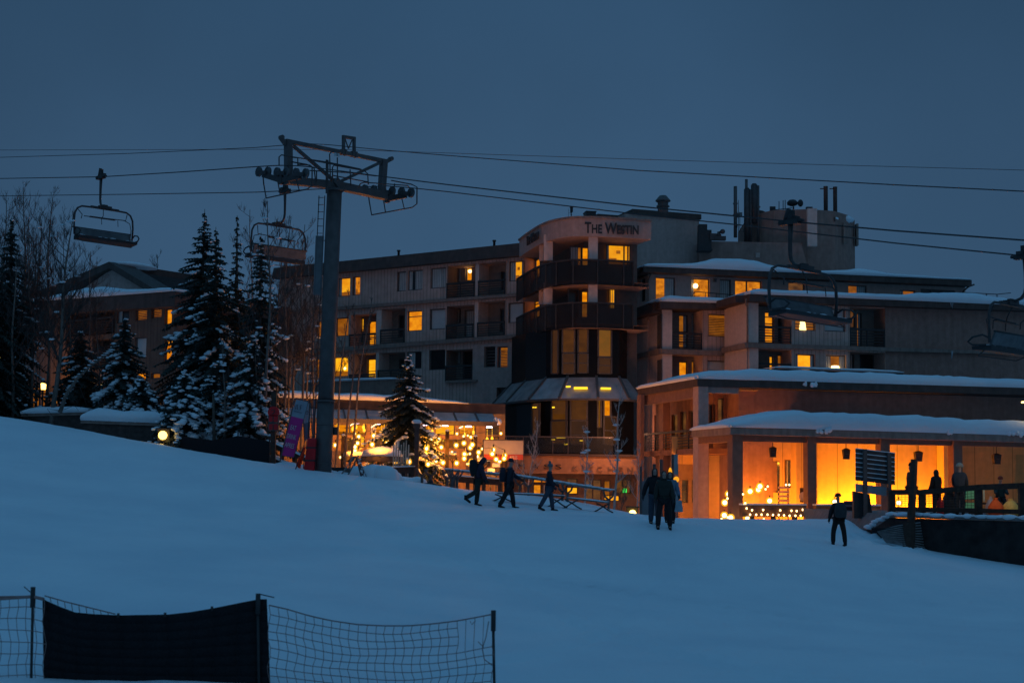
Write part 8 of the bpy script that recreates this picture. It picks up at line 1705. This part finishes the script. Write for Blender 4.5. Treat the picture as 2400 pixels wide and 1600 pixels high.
NAVY, DARK, DGRN, DENIM, BOOT = C('navy_cloth', (.020, .022, .034)), C('black_cloth', (.016, .016, .018)), C('olive_cloth', (.030, .032, .026)), C('denim', (.05, .06, .085)), C('boot_black', (.015, .014, .014))
PURPL = C('plum_cloth', (.040, .026, .045)); GREY = C('grey_wool', (.12, .15, .16)); SLATE = C('slate_cloth', (.05, .055, .065))
S1 = lambda px, py, Y: stand(px, py, Y) - Vector((0, 0, .03))
HP = lambda feet, px0, py0, py1: (py1 - py0) / F_PX * feet.y
f = S1(1120, 1180, 55); person('hooded walker bent forward under a black backpack, leftmost of the three crossing the slope', f, 1.83, math.radians(-86), (PURPL, DGRN, PURPL, BOOT), legs=((-.02, .08), (-.18, .85)), arms=((.10, .35), (.25, .3)), lean=.20, nod=.38, hat='hood', pack=(DARK, (.19, .14, .28), .42), coat=.06, arm_out=(.02, .02))
f = S1(1193, 1186, 54.6); person('capped walker with a pack striding in the middle of the three on the slope', f, 1.80, math.radians(-84), (NAVY, DARK, NAVY, BOOT), legs=((.30, .16), (-.36, .12)), arms=((.75, .3), (-.25, .2)), lean=.05, nod=.05, hat='cap', pack=(NAVY, (.17, .12, .27), .02), scarf=GREY, coat=.04, arm_out=(.04, .02))
f = S1(1287, 1199, 54); person('slim walker in a grey bobble hat and long dark coat crossing the slope', f, 1.68, math.radians(-88), (NAVY, DENIM, GREY, BOOT), legs=((.22, .10), (-.40, .10)), arms=((.15, .9), (.1, .5)), lean=.02, nod=.04, hat='pompom', scarf=SLATE, coat=.14, arm_out=(.0, .0))
f = S1(1534, 1222, 47); person('person in black hood and jeans with one arm out, walking beside the broad hooded person', f, 1.77, math.radians(180), (DARK, DENIM, DARK, BOOT), legs=((.12, .3), (-.02, .03)), arms=((.05, .1), (-.1, .05)), hat='hood', coat=.03, arm_out=(.03, .13))
f = S1(1556, 1228, 46); person('broad person in a dark hooded coat walking down the snow towards the viewer', f, 1.80, math.radians(178), (DGRN, DARK, DGRN, BOOT), legs=((-.05, .05), (.14, .05)), arms=((.05, .25), (.05, .2)), hat='hood', coat=.08, arm_out=(.06, .06), out=.5)
f = S1(1570, 1221, 48.2); _e, AR_ = person('person mostly hidden behind the broad walker, pale blue sleeve showing', f, 1.66, math.radians(176), (C('pale_blue_cloth', (.14, .19, .25)), DARK, DARK, BOOT), legs=((.05, .1), (-.05, .05)), arms=((.1, .5), (.1, .2)), hat='hood', coat=.02, arm_out=(.09, .02))
b = MB(); p = _e.matrix_world @ (AR_[0][3] if (_e.matrix_world @ AR_[0][3]).x > (_e.matrix_world @ AR_[1][3]).x else AR_[1][3]); b.hexa([p + Vector(v) for v in ((-.16, -.10, -.46), (.12, -.10, -.46), (.12, .06, -.46), (-.16, .06, -.46), (-.10, -.05, -.08), (.07, -.05, -.08), (.07, .02, -.08), (-.10, .02, -.08))]); b.tube([p + Vector((-.07, -.02, -.09)), p + Vector((-.02, -.01, .02)), p + Vector((.05, -.02, -.09))], .008, 5)
tag(b.build('carry_bag', C('pale_bag', (.32, .36, .40))), 'pale crumpled carrier bag dangling beside the pair walking to the camera', 'bag')
f = S1(1966, 1275, 50); person('lone person with a grey backpack seen from behind, walking up towards the glowing porch', f, 1.70, math.radians(4), (DARK, BOOT, DARK, BOOT), legs=((.10, .25), (-.06, .03)), arms=((.25, .15), (.1, .3)), lean=.08, hat='beanie', pack=(C('pack_grey', (.045, .045, .047)), (.20, .12, .26), .0), coat=.06, arm_out=(.07, .04), out=.6)
dk = lambda px, Y: Vector((P(px, 1200, Y).x, Y, DECK - .02))
person('person in a brown jacket standing behind the tall dark post at the railing', dk(2137, 56), 1.85, math.radians(100), (C('brown_cloth', (.09, .05, .035)), DARK, DARK, BOOT), legs=((.05, .0), (-.05, .0)), arms=((.05, .15), (.02, .1)), hat='hair', lean=.0, coat=.1)
person('dark long-haired person standing at the railing right of the tall post', dk(2196, 55.4), 1.66, math.radians(30), (DARK, DARK, DARK, BOOT), legs=((.03, .0), (-.03, .0)), arms=((.1, .5), (.05, .15)), hat='hood', coat=.2)
person('tall person in a pale grey helmet and slate jacket on the terrace', dk(2250, 55), 1.84, math.radians(-20), (SLATE, C('grey_trousers', (.04, .045, .05)), C('pale_helmet', (.35, .33, .27)), BOOT), legs=((.04, .0), (-.08, .0)), arms=((.5, .7), (.3, .5)), hat='helmet', lean=.12, coat=.05)
f = dk(2345, 57); person('seated person with a pale face mask and dark coat behind orange bags on the terrace', f + Vector((0, 0, .08)), 1.62, math.radians(170), (C('teal_dark_cloth', (.02, .05, .05)), DARK, C('russet_hat', (.25, .05, .03)), BOOT), legs=((1.4, 1.45), (1.35, 1.4)), arms=((.5, .9), (.5, .9)), hat='beanie', scarf=C('mask_pale', (.45, .60, .60)), lean=.1)
m = MB(); p = dk(2345, 57.35); m.box(p.x - 1.3, p.x + 1.1, 57.25, 57.75, p.z + .40, p.z + .47)
for dx in (-1.1, .9): m.box(p.x + dx - .08, p.x + dx + .08, 57.3, 57.7, p.z, p.z + .398)
tag(m.build('bench', WOOD), 'dark bench under the seated masked person on the terrace', 'bench')
def sack(px, Y, w, h, lab, mt):
    p = dk(px, Y); m = MB(); rng = random.Random(px); m.lathe(p, [(w * .8, 0), (w, h * .2), (w * .92, h * .6), (w * .5, h * .88), (w * .2, h), (w * .26, h * 1.1)], 14)
    m.v = [(x + rng.uniform(-.02, .02), y + rng.uniform(-.02, .02), z + rng.uniform(-.02, .02)) for x, y, z in m.v]; tag(m.build('bag', mt), lab, 'bag')
sack(2334, 54, .30, .62, 'bright orange-red bag standing on the terrace in front of the seated person', C('orange_bag', (.85, .12, .02)))
sack(2369, 54, .32, .60, 'pale yellow bag slumped on the terrace at the far right', C('yellow_bag', (.85, .50, .12)))
sack(2322, 55, .20, .66, 'pinkish white bag tucked behind the orange-red bag', C('pink_bag', (.7, .45, .38)))
# green reflective jackets draped over a stand, and a red drum
p = dk(2278, 54.6); b = empty('garment_stand', p, 'small stand hung with green reflective vests beside the helmeted person', 'stand'); m = MB()
for dx in (-.3, .3): m.tube([(dx, 0, 0), (dx, 0, 1.1)], .025, 6)
m.tube([(-.3, 0, 1.1), (.3, 0, 1.1)], .025, 6); m.build('frame', STEELD, b); GV = C('green_vest', (.22, .60, .28)); m = MB()
for z0, z1, x0, x1 in ((.62, 1.08, -.26, .1), (.2, .5, -.28, .18)): m.hexa([(x0, -.08, z0), (x1, -.1, z0 + .03), (x1, .06, z0), (x0, .06, z0), (x0 + .05, -.05, z1), (x1 - .04, -.05, z1), (x1 - .04, .05, z1), (x0 + .05, .05, z1)])
m.build('vest', GV, b); m = MB(); m.box(.16, .22, -.06, -.03, .55, 1.05); m.box(.42, .48, -.06, -.03, .55, 1.05); m.bar((.16, -.04, 1.05), (.48, -.04, 1.05), .03, .03); m.build('reflective_strap', C('pale_strap', (.6, .6, .4)), b)
p = dk(2204, 54.2); m = MB(); m.lathe(p, [(.13, 0), (.13, .5), (.10, .55), (.05, .6), (.05, .68)], 12); tag(m.build('red_canister', C('red_paint', (.45, .02, .03))), 'slim red canister on the terrace beside the long-haired person', 'canister')
p = dk(2222, 57); m = MB(); m.hexa([p + Vector(v) for v in ((-.35, -.2, 0), (.4, -.2, 0), (.4, .2, 0), (-.35, .2, 0), (-.05, -.1, 1.0), (.15, -.1, .95), (.15, .1, .95), (-.05, .1, 1.0))]); m.bar(p + Vector((-.1, -.2, 1.0)), p + Vector((.45, -.2, .6)), .06, .05); tag(m.build('board_stand', WOOD), 'brown leaning board stand between the long-haired and the helmeted person', 'board stand')
ld = bpy.data.lights.new('terrace_fill', 'POINT'); ld.energy = 34; ld.color = (1, .72, .42); ld.shadow_soft_size = .15  # added light with no fixture, brightens the bags and seated person
lo = bpy.data.objects.new('terrace_fill', ld); COL.objects.link(lo); lo.location = dk(2325, 52.4) + Vector((0, 0, 1.9))
